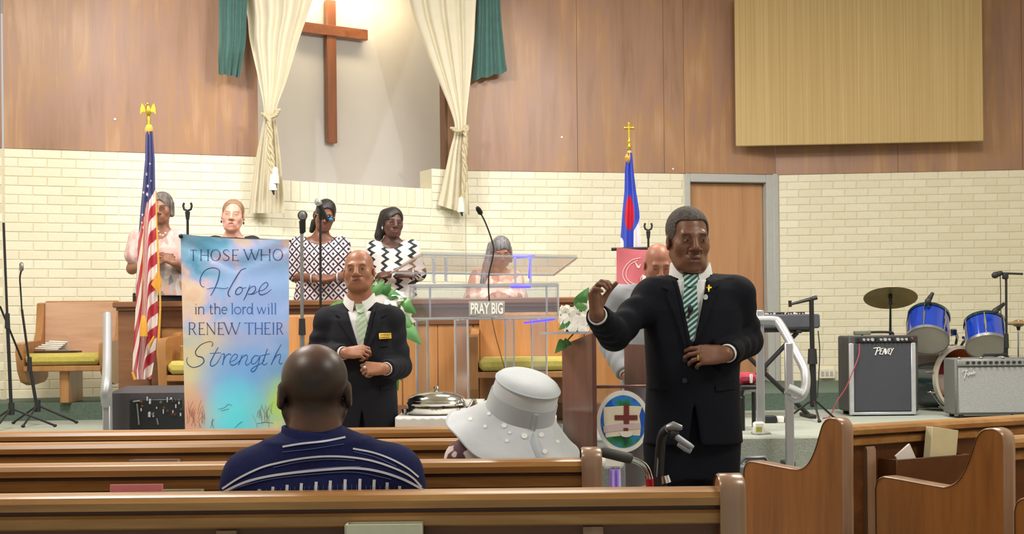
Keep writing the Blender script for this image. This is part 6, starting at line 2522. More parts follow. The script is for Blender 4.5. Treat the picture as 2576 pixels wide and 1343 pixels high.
for px in (1958, 1966, 1974, 1984, 2020):
    build('button', MB().tube([(P(px, 790, dY).x, dY + .06, zk1), (P(px, 790, dY).x, dY + .06, zk1 + .012)], .008, 8), M_rub, root)
build('rear_jacks', MB().box((P(1995, 828, dY).x, dY + .012, zk0 + .0), (.24, .02, .022), .003), M_rub, root)
xm, zm = P(1921, 930, dY).x, P(1921, 930, dY).z
ztop_ = zk0 - .03
for s_, off in ((1, 0.06), (-1, .10)):
    k = (P(2010, 826, dY).x - xm)
    lg = build('stand_leg', MB().tube([(xm + s_ * k, dY + off, ztop_), (xm, dY + off, zm), (xm - s_ * k * (zm - ZS) / (ztop_ - zm), dY + off, ZS + .02)], .017, 8), M_blk, root)
    build('stand_foot', MB().box((xm - s_ * k * (zm - ZS) / (ztop_ - zm), dY + .12, ZS + .015), (.05, .36, .03), .006), M_rub, lg)
    build('stand_arm', MB().box((xm + s_ * k, dY + .16, ztop_ + .005), (.04, .34, .022), .004), M_blk, lg)
build('pivot_knob', MB().tube([(xm, dY + .03, zm), (xm, dY + .12, zm)], .032, 14), M_rub, root)

base = Vector((P(2046, 1000, 9.45).x, 9.45, ZS))
root = stand('black microphone stand with a short boom in front of the keyboard', base, P(2041, 750, 9.45), .019, foot=.2)
build('boom', MB().tube([P(2055, 748, 9.45), P(2040, 752, 9.45), P(1990, 765, 9.42)], [.016, .014, .009], 8), M_blk, root)
build('boom_tip', MB().tube([P(1987, 756, 9.42), P(1988, 772, 9.42)], .012, 8), M_blk, root)
build('cable', MB().tube([Vector(q) for q in catmull([rp(2058, 832, 9.4), rp(2062, 880, 9.4), rp(2060, 940, 9.4), rp(2056, 1000, 9.4)], 5)], .004, 6), M_rub, root, angle=60)

dS = 8.55
xs0, xs1 = P(1868, 990, dS).x, P(1917, 990, dS).x
zs = P(1890, 982, dS).z
root = thing('stool_frame', 'black metal stool frame with red cushion beside the handrail', 'stool', ((xs0 + xs1) / 2, dS + .15, ZS))
for x in (xs0, xs1):
    for y in (dS, dS + .3):
        build('leg', MB().tube([(x, y, ZS), (x, y, zs)], .014, 8), M_blk, root)
build('top_bar', MB().tube([(xs0 - .005, dS, zs - .05), (xs0 + .015, dS, zs), (xs1 - .01, dS, zs + .004), (xs1, dS, zs - .04)], .013, 8), M_gry, root)
build('seat', MB().box(((xs0 + xs1) / 2, dS + .15, zs + .02), (xs1 - xs0 + .02, .34, .03), .01), M_rub, root)
build('cushion', MB().box(((xs0 + xs1) / 2 - .02, dS + .17, zs + .075), (.14, .26, .075), .025), plain('red cushion', 'b03a52', .8), root)
build('cushion_stripe', MB().box(((xs0 + xs1) / 2 + .0, dS + .035, zs + .075), (.02, .012, .06), .004), M_white, root)

for lab, px, py, sz, m_ in (('small black pedal on the stage under the keyboard', 1935, 1042, (.09, .10, .05), M_rub), ('small white adaptor box under the keyboard', 1962, 1040, (.05, .06, .045), M_white), ('second small black box under the keyboard, right of the white adaptor', 1982, 1041, (.05, .06, .04), M_panel)):
    q = P(px, py, 9.3)
    o = build('pedal', MB().box((q.x, 9.3, ZS + sz[2] / 2), sz, .006), m_, origin=(q.x, 9.3, ZS))
    tag(o, lab, 'pedal')
# things set down on the upper stair step
q = P(1898, 1160, 7.80)
root = thing('tool_case', 'grey plastic case with arched handle on the stair step', 'case', (q.x, 7.86, .44))
build('case', MB().box((q.x, 7.86, .44 + .035), (.24, .22, .07), .012), plain('grey plastic case', '77797c', .5), root)
build('handle', MB().tube([(q.x - .09, 7.84, .505), (q.x - .05, 7.84, .55), (q.x + .07, 7.84, .552), (q.x + .10, 7.84, .505)], .012, 8), M_gry, root)
build('lid', MB().box((q.x + .03, 7.86, .515), (.13, .16, .035), .014), M_panel, root)
o = build('adaptor_box', MB().box((P(1995, 1165, 7.8).x, 7.95, .44 + .04), (.07, .12, .08), .006), M_panel, origin=(P(1995, 1165, 7.8).x, 7.86, .44))
tag(o, 'dark little box on the stair step right of the grey case', 'box')
q = P(1902, 1118, 8.3)
root = thing('wall_adaptor', 'white plug box on the stage edge beside the stool', 'adaptor', (q.x, 8.2, ZS))
build('body', MB().box((q.x, 8.2, ZS + .04), (.07, .06, .08), .01), M_white, root)
build('label_sticker', MB().box((q.x - .005, 8.168, ZS + .035), (.035, .004, .03)), plain('yellow green sticker', 'a9b04a', .5), root)

# ------------------------------------------------------------------ rollator in the aisle
dO = 4.45
M_red = plain('red enamel', 'b01525', .25, .2, coat=.6)
M_grip = plain('black grip rubber', '3a3d3c', .55)
xg = P(1640, 1200, dO).x
root = thing('rollator', 'red framed rollator walker with black grips, in front of the preacher', 'walker', (xg, dO, 0))
g0, g1 = P(1512, 1136, dO), P(1588, 1154, dO + .02)
build('hand_grip', MB().tube([g0, g0 + (g1 - g0) * .08, g0 + (g1 - g0) * .93, g1], [.014, .018, .019, .016], 14), M_grip, root)
hp = [g1, P(1604, 1160, dO + .03), P(1622, 1172, dO + .04), P(1632, 1192, dO + .05), P(1638, 1222, dO + .05), P(1640, 1262, dO + .05)]
build('handle_tube', MB().tube([Vector(v) for v in catmull([tuple(v) for v in hp], 5)], .0115, 12), M_chr, root, angle=60)
hp = [P(1655, 1228, dO + .02), P(1658, 1180, dO + .02), P(1662, 1120, dO + .0), P(1668, 1092, dO - .02), P(1682, 1078, dO - .05)]
build('hand_grip', MB().tube([Vector(v) for v in catmull([tuple(v) for v in hp], 5)], [.0165] * 21, 12), plain('black grip', '15161a', .5), root, angle=60)
build('brake_housing', MB().tube([P(1676, 1078, dO - .04), P(1695, 1072, dO - .05), P(1716, 1076, dO - .06)], [.012, .017, .008], 12), M_gry, root, angle=60)
build('brake_lever', MB().tube([P(1694, 1092, dO - .05), P(1712, 1106, dO - .06), P(1734, 1120, dO - .07), P(1744, 1126, dO - .07)], [.010, .011, .010, .007], 10), plain('pale grey lever', '9aa0ab', .4, .3), root)
build('brake_lever', MB().tube([P(1706, 1116, dO - .05), P(1724, 1128, dO - .06), P(1738, 1136, dO - .06)], [.009, .010, .008], 10), bpy.data.materials['pale grey lever'], root)
build('lever_joint', MB().sph(P(1696, 1092, dO - .05), (.017, .015, .018)), M_rub, root)
build('brake_cable', MB().tube([Vector(v) for v in catmull([tuple(P(*q, dO)) for q in ((1680, 1082), (1664, 1098), (1656, 1140), (1652, 1200))], 6)], .003, 6), M_gry, root, angle=60)
xr_ = P(1648, 1230, dO).x
for s_, yy in ((0, dO + .03), (1, dO + .32)):
    build('red_frame', MB().tube([(xr_ - .01, yy, .795 - .06 * s_), (xr_ + .0, yy, .70), (xr_ + .0, yy, .50), (xr_ - .07, yy, .14)], [.020, .024, .018, .016], 12), M_red, root)
    build('red_frame', MB().tube([(xr_ - .015, yy, .60), (xr_ + .20, yy, .16)], .016, 10), M_red, root)
    for xx in (xr_ - .075, xr_ + .21):
        wh = build('wheel', MB().lathe([(.03, -.014), (.088, -.016), (.096, -.008), (.096, .008), (.088, .016), (.03, .014)], (xx, yy, .097), Matrix.Rotation(PI / 2, 3, 'X'), 24), M_rub, root)
        build('hub', MB().tube([(xx, yy - .02, .097), (xx, yy + .02, .097)], .03, 14), M_gry, wh)
build('seat', MB().box((xr_ + .03, dO + .175, .54), (.18, .26, .03), .01), M_rub, root)
build('cross_brace', MB().tube([(xr_ - .0, dO + .03, .70), (xr_, dO + .32, .70)], .011, 8), M_red, root)
build('adjust_knob', MB().tube([P(1672, 1196, dO - .02), P(1676, 1214, dO - .02)], [.014, .017], 10), M_chr, root)
build('adjust_knob', MB().tube([P(1668, 1222, dO - .02), P(1674, 1236, dO - .02)], [.014, .012], 10), M_rub, root)


# ------------------------------------------------------------------ people
def J(px, py, d):
    return np.array(P(px, py, d))


M_skin_a = attr_mat('skin', rough=.42, var=.07, spec=.45, scale=55)


def hairmat(name, c1, c2, rough=.5, st=(60, 60, 7)):
    m, nt, b = newmat(name)
    nz = _n(nt, 'ShaderNodeTexNoise')
    nz.inputs['Scale'].default_value = 1.6
    nz.inputs['Detail'].default_value = 5
    nt.links.new(coords(nt, st), nz.inputs['Vector'])
    r = ramp(nt, [(.35, srgb(c1)), (.65, srgb(c2))])
    nt.links.new(nz.outputs['Fac'], r.inputs['Fac'])
    nt.links.new(r.outputs['Color'], b.inputs['Base Color'])
    b.inputs['Roughness'].default_value = rough
    bump(nt, b, nz.outputs['Fac'], .9, .006)
    return m


M_hair_blk = hairmat('black hair', '141113', '2b2626', .4)
M_hair_gry = hairmat('grey hair', '3a3433', '595250', .75, (70, 70, 55))
M_sclera = plain('eye white', '9a8b81', .35)
M_iris = plain('dark iris', '1c120e', .2)
M_shirtw = plain('white shirt', 'eef0f1', .7, var=.02)
M_shoe = plain('black shoe', '17171a', .35)


def bounds(pts, m):
    a = np.array(pts)
    return a.min(0) - m, a.max(0) + m


def torso_secs(K, f=1.0):
    sh = (K['shL'] + K['shR']) / 2
    hp = K['hip']
    sw = np.linalg.norm((K['shR'] - K['shL'])[:2]) / 2
    L = lambda t: hp + (sh - hp) * t
    out = []
    for t, a, b in ((-.28, .80, .095), (-.05, .86, .105), (.3, .78, .10), (.65, .88, .11), (.9, .86, .095), (1.02, .55, .075)):
        q = L(t)
        out.append((q[2], q[0], q[1], sw * a * f, b * f))
    return out


def make_body(root, K, head, skin, lip, brow, h=.005, hands=(), legs=True, arm=1.0, neck=.056, eyeline=None, browdark=.7, paint=None):
    pts = [K[k] for k in K if isinstance(K[k], np.ndarray)]
    lo, hi = bounds(pts + [head.c + np.array((0, 0, .15)), head.c - .1, head.c + .1], .17)
    F = Field(lo, hi, h)
    F.op(loft(torso_secs(K), 2.2), .02)
    F.op(rcone(K['shL'], K['shR'], .05), .03)
    F.op(rcone(K['neck'], head.T((0, .018, -.05)), neck * 1.12, neck), .03)
    F.op(rcone(K['neck'] + (0, .0, -.03), (K['shL'] + K['neck']) / 2 + (0, 0, -.02), .05, .045), .04)
    F.op(rcone(K['neck'] + (0, .0, -.03), (K['shR'] + K['neck']) / 2 + (0, 0, -.02), .05, .045), .04)
    for s in 'LR':
        F.op(rcone(K['sh' + s], K['el' + s], .047 * arm, .038 * arm), .025)
        F.op(rcone(K['el' + s], K['wr' + s], .040 * arm, .027 * arm), .015)
        if legs:
            F.op(rcone(K['hp' + s], K['kn' + s], .078, .052), .03)
            F.op(rcone(K['kn' + s], K['an' + s], .053, .036), .02)
            if 'to' + s in K:
                F.op(rcone(K['an' + s], K['to' + s], .034, .026), .02)
    head.carve(F)
    for hd in hands:
        hand(F, *hd[0], **hd[1])
    V, Q = F.mesh()
    T = head.tone(V, skin, lip, brow, browdark, eyeline)
    if paint is not None:
        T = paint(T, (V - head.c) @ head.R / head.s)
    o = build('body', (V, Q), M_skin_a, root, angle=0, fix=False, tone=T)
    o.data.polygons.foreach_set('use_smooth', [True] * len(o.data.polygons))
    return o


def eyes(root, head, look=(0, 0), open_=1.0):
    mb, m2 = MB(), MB()
    W = head.o['wide']
    for x in (-1, 1):
        c = head.T((x * .032 * W, -.0825, -.0025))
        R = Matrix([list(r) for r in head.R])
        mb.sph(c, (.0118 * head.s, .0100 * head.s, .0068 * head.s * open_), R, 14, 10)
        c2 = head.T((x * .032 * W + look[0], -.0905, -.0025 + look[1]))
        m2.sph(c2, (.0055 * head.s, .003 * head.s, .0052 * head.s * open_), R, 12, 8)
    e = build('eye', mb, M_sclera, root, angle=0)
    e.data.polygons.foreach_set('use_smooth', [True] * len(e.data.polygons))
    build('iris', m2, M_iris, e, angle=60)


def hair_shell(root, head, h, adds=(), subs=(), mat=None, grow=1.06, cap=True, name='hair', zc=.035, k=.012):
    """Hair as a shell over the cranium; adds/subs are primitives in head space (fn(head))."""
    lo, hi = bounds([head.c], .26 * head.s)
    for a in adds:
        lo, hi = np.minimum(lo, a[1] - .03), np.maximum(hi, a[2] + .03)
    F = Field(lo, hi, h)
    W = head.o['wide']
    if cap:
        F.op(head.e((0, .012, zc), (.075 * W * grow, .095 * grow, .083 * grow)), .01)
    for a in adds:
        F.op(a, k * head.s)
    for a in subs:
        F.op(a, .006 * head.s, True)
    return mesh_obj(name, F, mat or M_hair_blk, root)


def cloth_field(prims, h, subs=(), k=.02, m=.04):
    lo = np.min([p[1] for p, _ in prims], axis=0) - m
    hi = np.max([p[2] for p, _ in prims], axis=0) + m
    F = Field(lo, hi, h)
    for p, kk in prims:
        F.op(p, kk)
    for p, kk in subs:
        F.op(p, kk, True)
    return F


def vcut(xc, zb, zt, w0, w1, yb, x1=None):
    """V opening: apex (xc, zb) widening to half width w1 at zt; cuts everything nearer than y = yb."""
    def fn(X, Y, Z):
        t = (Z - F32(zb)) / F32(zt - zb)
        wz = F32(w0) + (F32(w1) - F32(w0)) * t
        xm = F32(xc) + F32((x1 if x1 is not None else xc) - xc) * t
        return np.maximum(np.maximum((np.abs(X - xm) - wz) * F32(.9), Y - F32(yb)), F32(zb) - Z)
    m = max(w0, w1) + .03
    return fn, np.array((xc - m, yb - .5, zb)), np.array((xc + m, yb, zt + .12))


def shoe(root, an, to):
    a, t = Vector(an), Vector(to)
    d = (t - a)
    d.z = 0
    d.normalize()
    F = Field(np.array(a) - .3, np.array(a) + .3, .008)
    z = .035
    z0 = float(an[2]) - .075
    b = np.array((a.x, a.y, z0))
    dd = np.array(d)
    F.op(rcone(b - dd * .05 + (0, 0, .04), b + dd * .16 + (0, 0, .034), .040, .034), .02)
    F.op(rcone(b - dd * .03 + (0, 0, .05), b + dd * .03 + (0, 0, .085), .04, .038), .03)
    F.cut((0, 0, -1), -(z0 + .002))
    mesh_obj('shoe', F, M_shoe, root)


def standing(K, x, d, zf, hipz, hw=.085, toe=(0, -1)):
    """Adds hips, knees, ankles and toes for a standing figure."""
    K['hip'] = np.array((x, d, zf + hipz))
    for s, sg in (('L', -1), ('R', 1)):
        K['hp' + s] = np.array((x + sg * hw, d, zf + hipz - .06))
        K['kn' + s] = np.array((x + sg * hw * 1.05, d - .01, zf + hipz * .54))
        K['an' + s] = np.array((x + sg * hw * 1.05, d + .02, zf + .075))
        K['to' + s] = np.array((x + sg * hw * 1.25, d - .12, zf + .03))
    return K


def suit(root, K, secs, mat_j, mat_t, V, h=.007, sleeve=(.066, .060, .046), cuffs=True, slit=None, thick=1.0, col=.062, tr=(.105, .078, .06)):
    pr = [(loft(secs, 2.4), .02), (rcone(K['shL'], K['shR'], .055), .05)]
    tp = K['neck'] + np.array((0, .02, -.022))
    for s in 'LR':
        m_ = K['sh' + s]
        pr.append((rcone(tp, m_ + (0, 0, .010), .056, .050), .05))
        pr.append((rcone(m_, K['el' + s], sleeve[0] * thick, sleeve[1] * thick, wave=(.0045, 2.6, .6)), .03))
        w_ = K['el' + s] + (K['wr' + s] - K['el' + s]) * .86
        pr.append((rcone(K['el' + s], w_, sleeve[1] * thick, sleeve[2] * thick, wave=(.004, 3.2, .2)), .015))
    F = cloth_field(pr, h)
    F.op(vcut(*V), .004, True)
    F.op(rcone(K['neck'] + (0, .01, .0), K['neck'] + (0, .0, .2), .080, .088), .01, True)
    if slit is not None:
        F.op(slit, .006, True)
    for s in 'LR':
        w_ = K['el' + s] + (K['wr' + s] - K['el' + s]) * .86
        n = (K['wr' + s] - K['el' + s])
        n = n / np.linalg.norm(n)
        F.op(rcone(w_ + n * .0, w_ + n * .12, .036, .036), .004, True)
        cut_ = w_ + n * (sleeve[2] * .35)
        F.op(inter((lambda X, Y, Z, n=n, c=cut_: -(X * F32(n[0]) + Y * F32(n[1]) + Z * F32(n[2]) - F32(n @ c)), cut_ - .08, cut_ + .08), ell(cut_, (.075,) * 3)), .002, True)
    jk = mesh_obj('jacket', F, mat_j, root)
    # shirt: chest, collar stand and cuffs
    sec2 = [(z, x, y, a - .016, b - .016) for z, x, y, a, b in secs if z > V[1] - .06]
    sh = (K['shL'] + K['shR']) / 2
    pr = [(loft(sec2, 2.4), .02), (rcone(K['shL'] * .75 + sh * .25, K['shR'] * .75 + sh * .25, .044), .04), (rcone(K['neck'] + (0, 0.01, -.05), K['neck'] + (0, .005, -.02), .068, .066), .03)]
    F = cloth_field(pr, h)
    F.cut((0, 0, 1), K['neck'][2] + .01)
    st = mesh_obj('shirt', F, M_shirtw, root)
    for s in 'LR':
        n = Vector(K['wr' + s] - K['el' + s]).normalized()
        w_ = Vector(K['wr' + s])
        build('cuff', MB().lathe([(.029, -.075), (.0355, -.075), (.0355, -.012), (.034, -.009), (.030, -.012), (.029, -.075)], w_, n.to_track_quat('Z', 'Y').to_matrix(), 24), M_shirtw, root, angle=50)
    # trousers
    pr = [(loft([(K['hip'][2] - .19, K['hip'][0], K['hip'][1], .155, .112), (K['hip'][2] - .10, K['hip'][0], K['hip'][1], .158, .118), (K['hip'][2] + .06, K['hip'][0], K['hip'][1], .150, .115), (K['hip'][2] + .16, K['hip'][0], K['hip'][1], .14, .11)], 2.3), .03)]
    for s in 'LR':
        pr += [(rcone(K['hp' + s], K['kn' + s], tr[0], tr[1]), .03), (rcone(K['kn' + s], K['an' + s] + (0, 0, -.02), tr[1], tr[2]), .02)]
    F = cloth_field(pr, h + .001)
    tz = mesh_obj('trousers', F, mat_t, root)
    for s in 'LR':
        shoe(root, K['an' + s], K['to' + s])
    return jk, st, tz


def collar(root, K, rx=.073, ry=.074, top=.072, front=.024, tip=-.052, mat=None, gap=15, tilt=.0, dy=.004):
    """Turned-down shirt collar: a stand round the neck that opens at the front into two points."""
    n0 = K['neck']
    g = math.radians(gap)

    def fn(u, v):
        a = g + (2 * PI - 2 * g) * u
        f = abs((a + PI) % (2 * PI) - PI)          # 0 at the front
        t = min(1, max(0, (f - g) / 1.15))
        t = t * t * (3 - 2 * t)
        zt = front + (top - front) * t
        zb = tip + (.004 - tip) * min(1, max(0, (f - g) / .95))
        k = v * 2
        if k < 1:                                   # inner stand, rising
            z, r = -.02 + (zt + .02) * k, .0
        else:                                       # fold and fall
            z, r = zt + (zb - zt) * (k - 1), .004 + .011 * (k - 1)
        pt = .5 * (1 - min(1, (f - g) / .5)) * max(0, k - 1)
        aa = a + (.16 if a < PI else -.16) * pt
        return Vector((n0[0] + (rx + r) * math.sin(aa), n0[1] + dy - (ry + r) * math.cos(aa) + tilt * z, n0[2] + z))
    build('collar', MB().grid(fn, 48, 12), mat or M_shirtw, root, angle=70)


def tie_mat(name, c1, c2, per, ang=35):
    m, nt, b = newmat(name)
    v = coords(nt, (1, 1, 1), (0, math.radians(ang), 0))
    w_ = _n(nt, 'ShaderNodeSeparateXYZ')
    nt.links.new(v, w_.inputs[0])
    fr = _n(nt, 'ShaderNodeMath', operation='PINGPONG')
    nt.links.new(w_.outputs['Z'], fr.inputs[0])
    fr.inputs[1].default_value = per
    dv = _n(nt, 'ShaderNodeMath', operation='DIVIDE')
    nt.links.new(fr.outputs[0], dv.inputs[0])
    dv.inputs[1].default_value = per
    r = ramp(nt, [(.0, srgb(c1)), (.5, srgb(c1)), (.62, srgb(c2)), (1, srgb(c2))])
    nt.links.new(dv.outputs[0], r.inputs['Fac'])
    nt.links.new(r.outputs['Color'], b.inputs['Base Color'])
    b.inputs['Roughness'].default_value = .35
    return m


# ---- the preacher -------------------------------------------------
dX = 5.08
root = thing('person', 'grey-haired man in dark navy suit and striped teal tie, hand raised, standing in the aisle', 'person', (P(1745, 1000, dX).x, dX, 0))
K = dict(neck=J(1738, 706, dX + .03), shL=J(1638, 747, dX + .02), shR=J(1856, 741, dX + .02), elL=J(1545, 842, dX - .15), wrL=J(1500, 790, dX - .36),
         elR=J(1880, 858, dX + .06), wrR=J(1826, 891, dX - .15))
standing(K, P(1741, 1000, dX).x, dX + .02, 0, .92)
hd = Head(J(1731, 603, dX), rot_head(9, 4, 0), 1.0, wide=1.0, jaw=1.12, nose=1.25, lips=1.15, brow=1.15, mouth=.0022, long=1.10)
hands = [((K['wrL'], (-.10, -.18, 1), (.75, -.45, .1), 1), dict(s=.98, curl=(.75, .85, .8, .75), th=(.75, .35, .35), thb=.3)),
         ((K['wrR'], (-1, -.12, -.02), (0, .88, -.42), -1), dict(s=1.05, curl=(.42, .48, .55, .65), th=(.85, .25, .25), thb=.35))]
make_body(root, K, hd, '7a5240', '6a3f3a', '2c211e', .0042, hands, eyeline='2b1a14', neck=.060, browdark=.75)
eyes(root, hd, (.002, 0), .6)
# short greying hair with a receding front
hair_shell(root, hd, .004, adds=[hd.e((0, .02, .045), (.0805, .0985, .086))],
           subs=[rbox(hd.T((0, -.088, .005)), (.0625, .062, .068), .022, hd.R), hd.e((0, -.02, -.085), (.12, .2, .078)), hd.e((0, -.095, -.03), (.09, .075, .045))], mat=M_hair_gry, grow=1.045)
zz = lambda py, d=dX: float(J(1745, py, d)[2])
xx = lambda px, d=dX: float(J(px, 800, d)[0])
ps = 1 / 650
secs = [(zz(1114), xx(1741), dX + .01, 124 * ps, .140), (zz(1040), xx(1741), dX + .01, 120 * ps, .137), (zz(950), xx(1742), dX + .01, 116 * ps, .134), (zz(860), xx(1743), dX + .01, 121 * ps, .134),
        (zz(780), xx(1745), dX + .02, 126 * ps, .130), (zz(730), xx(1745), dX + .02, 116 * ps, .108), (zz(706), xx(1742), dX + .02, 88 * ps, .085)]
M_navy = plain('dark navy wool', '0d101b', .8, var=.10, scale=220, bmp=.12, spec=.2)
V = (xx(1732), zz(880), zz(672), .001, .066, dX - .03, xx(1737))
slit = vcut(xx(1733), zz(1130), zz(1010), .028, .001, dX - .06)
jk, st, tz = suit(root, K, secs, M_navy, M_navy, V, .0062, (.059, .060, .047), slit=slit)
SBV, JBV = bvh_of(st), bvh_of(jk)
M_tie = tie_mat('teal striped tie', '1f625f', 'c9d8d5', .008, 38)
tie = build('tie', drape([(1722, 712), (1752, 712), (1757, 790), (1748, 840), (1736, 868), (1722, 840), (1716, 790)], SBV, .006, .006, 5), M_tie, root, angle=50)
build('tie_knot', drape([(1716, 690), (1758, 690), (1754, 716), (1738, 722), (1724, 718)], SBV, .010, .012, 5), M_tie, tie, angle=50)
collar(root, K, tilt=.10)
# lapels
for pl_ in ([(1686, 694), (1672, 706), (1664, 722), (1682, 730), (1676, 742), (1700, 800), (1724, 878), (1727, 868), (1712, 790), (1700, 730)],
            [(1788, 690), (1802, 700), (1812, 716), (1794, 726), (1800, 738), (1780, 800), (1744, 880), (1741, 870), (1764, 790), (1776, 730)]):
    build('lapel', drape(pl_, JBV, .003, .006, 5), M_navy, root, angle=40)
build('cross_pin', drape([(1781, 716), (1785, 716), (1785, 721), (1790, 721), (1790, 725), (1785, 725), (1785, 734), (1781, 734), (1781, 725), (1777, 725), (1777, 721), (1781, 721)], JBV, .012, .004, 3), M_gold, root, angle=0)
build('round_pin', drape([(1775 + 6 * math.cos(i * .524), 747 + 7 * math.sin(i * .524)) for i in range(12)], JBV, .012, .004, 3), M_silv, root, angle=0)
q = Vector(hit(SBV, 1735, 777)[0]) + Vector((0, -.022, 0))
build('lapel_microphone', MB().sph(q, (.011, .011, .014)).tube([q, q + Vector((-.008, .006, -.035))], .005, 8), M_rub, root)
for (x, y) in ((1722, 957), (1723, 905)):
    q = hit(JBV, x, y)[0]
    build('button', MB().tube([q + Vector((0, .002, 0)), q + Vector((0, -.005, 0))], .010, 14), M_rub, root)
build('pocket_flap', drape([(1632, 962), (1690, 968), (1688, 982), (1630, 978)], JBV, .002, .004, 5), M_navy, root, angle=40)
build('pocket_flap', drape([(1800, 968), (1850, 962), (1852, 978), (1802, 984)], JBV, .002, .004, 5), M_navy, root, angle=40)
q = K['wrR'] + np.array((-.115, -.022, .0))
build('ring', MB().lathe([(.0105, -.003), (.0125, -.003), (.0125, .003), (.0105, .003), (.0105, -.003)], q + (.008, .012, -.012), Matrix.Rotation(PI / 2, 3, 'Y'), 16), M_gold, root)

# ---- the usher ----------------------------------------------------
dU = 7.10
root = thing('person', 'bald man in black suit with pale green tie and gold name tag, hands before him', 'person', (P(905, 1000, dU).x, dU, 0))
K = dict(neck=J(905, 764, dU + .03), shL=J(822, 806, dU + .02), shR=J(988, 804, dU + .02), elL=J(797, 893, dU + .02), wrL=J(868, 888, dU - .19),
         elR=J(1006, 922, dU + .02), wrR=J(968, 928, dU - .20))
standing(K, P(905, 1000, dU).x, dU + .02, 0, .90)
hd = Head(J(903, 681, dU), rot_head(-2, -5, -2), .975, wide=1.06, jaw=1.15, nose=1.3, lips=1.1, brow=1.1, long=1.0, mouth=.0018)
hands = [((K['wrL'], (1, -.15, .10), (.05, .75, -.6), 1), dict(s=1.05, curl=(.75, .8, .9, 1.0), th=(.8, .2, .45), thb=.2)),
         ((K['wrR'], (-.9, -.25, .05), (0, .8, -.55), -1), dict(s=1.05, curl=(1.05, 1.1, 1.15, 1.2), th=(.7, .3, .3), thb=.2))]
make_body(root, K, hd, 'a5735a', '6b3833', '4a382f', .0052, hands, eyeline='3a261f', neck=.062, browdark=.6)
eyes(root, hd, (0, 0), .6)
zz = lambda py, d=dU: float(J(905, py, d)[2])
xx = lambda px, d=dU: float(J(px, 850, d)[0])
ps = 1 / 465
secs = [(zz(1076), xx(912), dU + .01, 88 * ps, .145), (zz(1010), xx(912), dU + .01, 86 * ps, .14), (zz(950), xx(911), dU + .01, 84 * ps, .138), (zz(900), xx(910), dU + .01, 88 * ps, .138),
        (zz(850), xx(907), dU + .02, 92 * ps, .134), (zz(805), xx(905), dU + .02, 86 * ps, .11), (zz(784), xx(905), dU + .02, 64 * ps, .085)]
M_blks = plain('black wool suit', '1b1d25', .8, var=.08, scale=200, bmp=.12, spec=.25)
jk, st, tz = suit(root, K, secs, M_blks, M_blks, (xx(913), zz(890), zz(748), .001, .083, dU - .03, xx(906)), .0072, (.060, .064, .050), slit=vcut(xx(915), zz(1085), zz(1030), .02, .001, dU - .06))
SBV, JBV = bvh_of(st), bvh_of(jk)
M_tie2 = tie_mat('pale green tie', 'a9c6ab', 'c6d8c6', .012, 40)
tie = build('tie', drape([(900, 780), (916, 780), (928, 830), (926, 862), (915, 884), (906, 862), (896, 820)], SBV, .006, .006, 4), M_tie2, root, angle=50)
build('tie_knot', drape([(893, 764), (920, 764), (918, 783), (907, 788), (897, 783)], SBV, .010, .012, 4), M_tie2, tie, angle=50)
collar(root, K, rx=.076, ry=.077, top=.058, front=.012, tip=-.055)
for pl_ in ([(862, 766), (848, 778), (842, 790), (856, 798), (850, 806), (880, 850), (905, 888), (909, 882), (888, 836), (872, 790)],
            [(950, 768), (966, 780), (972, 792), (956, 800), (962, 808), (940, 852), (920, 888), (917, 882), (934, 836), (944, 790)]):
    build('lapel', drape(pl_, JBV, .003, .006, 4), M_blks, root, angle=40)
tg = build('name_tag', drape([(953, 838), (984, 837), (985, 851), (954, 853)], JBV, .012, .004, 4), plain('gold name tag', 'dcb63f', .35, .3), root, angle=0)
TBV = bvh_of(tg)
mb = MB()
for i in range(6):
    ribbon(mb, [(958 + i * 4, 842), (960.5 + i * 4, 842)], 2.2, TBV, .001, .001, k=0)
    ribbon(mb, [(957 + i * 4, 848), (959.5 + i * 4, 848)], 2.0, TBV, .001, .001, k=0)
build('tag_print', mb, plain('brown print', '7a5a1c', .5), tg, angle=0)
build('pocket_flap', drape([(958, 972), (982, 968), (983, 978), (958, 983)], JBV, .002, .004, 4), M_blks, root, angle=40)
build('handkerchief', drape([(957, 868), (978, 866), (978, 870), (957, 872)], JBV, .004, .003, 3), M_blks, root, angle=0)
q = J(926, 890, dU - .30)
build('ring', MB().sph(K['wrR'] + (-.10, -.05, .01), (.008, .008, .008)), M_silv, root)

# ---- man in grey behind the preacher ------------------------------
dG = 7.78
root = thing('person', 'bald man in pale grey suit standing head bowed behind the preacher', 'person', (P(1640, 1000, dG).x, dG, 0))
K = dict(neck=J(1650, 722, dG + .05), shL=J(1550, 748, dG + .03), shR=J(1740, 748, dG + .03), elL=J(1537, 868, dG + .03), wrL=J(1575, 945, dG - .16), elR=J(1752, 868, dG + .03), wrR=J(1640, 955, dG - .17))
standing(K, P(1640, 1000, dG).x, dG + .02, 0, .93)
hd = Head(J(1656, 664, dG - .03), rot_head(4, 22, 0), 1.0, wide=1.04, jaw=1.1, nose=1.2)
hands = [((K['wrL'], (.9, -.1, -.35), (0, .85, -.5), 1), dict(s=1.0, curl=(.6, .65, .7, .75))), ((K['wrR'], (-.9, -.1, -.3), (0, .85, -.5), -1), dict(s=1.0, curl=(.7, .75, .8, .8)))]
make_body(root, K, hd, 'a5705c', '8c5650', '6a4a3e', .0058, hands, eyeline='3a261f', neck=.062)
zz = lambda py, d=dG: float(J(1640, py, d)[2])
xx = lambda px, d=dG: float(J(px, 850, d)[0])
ps = 1 / 425
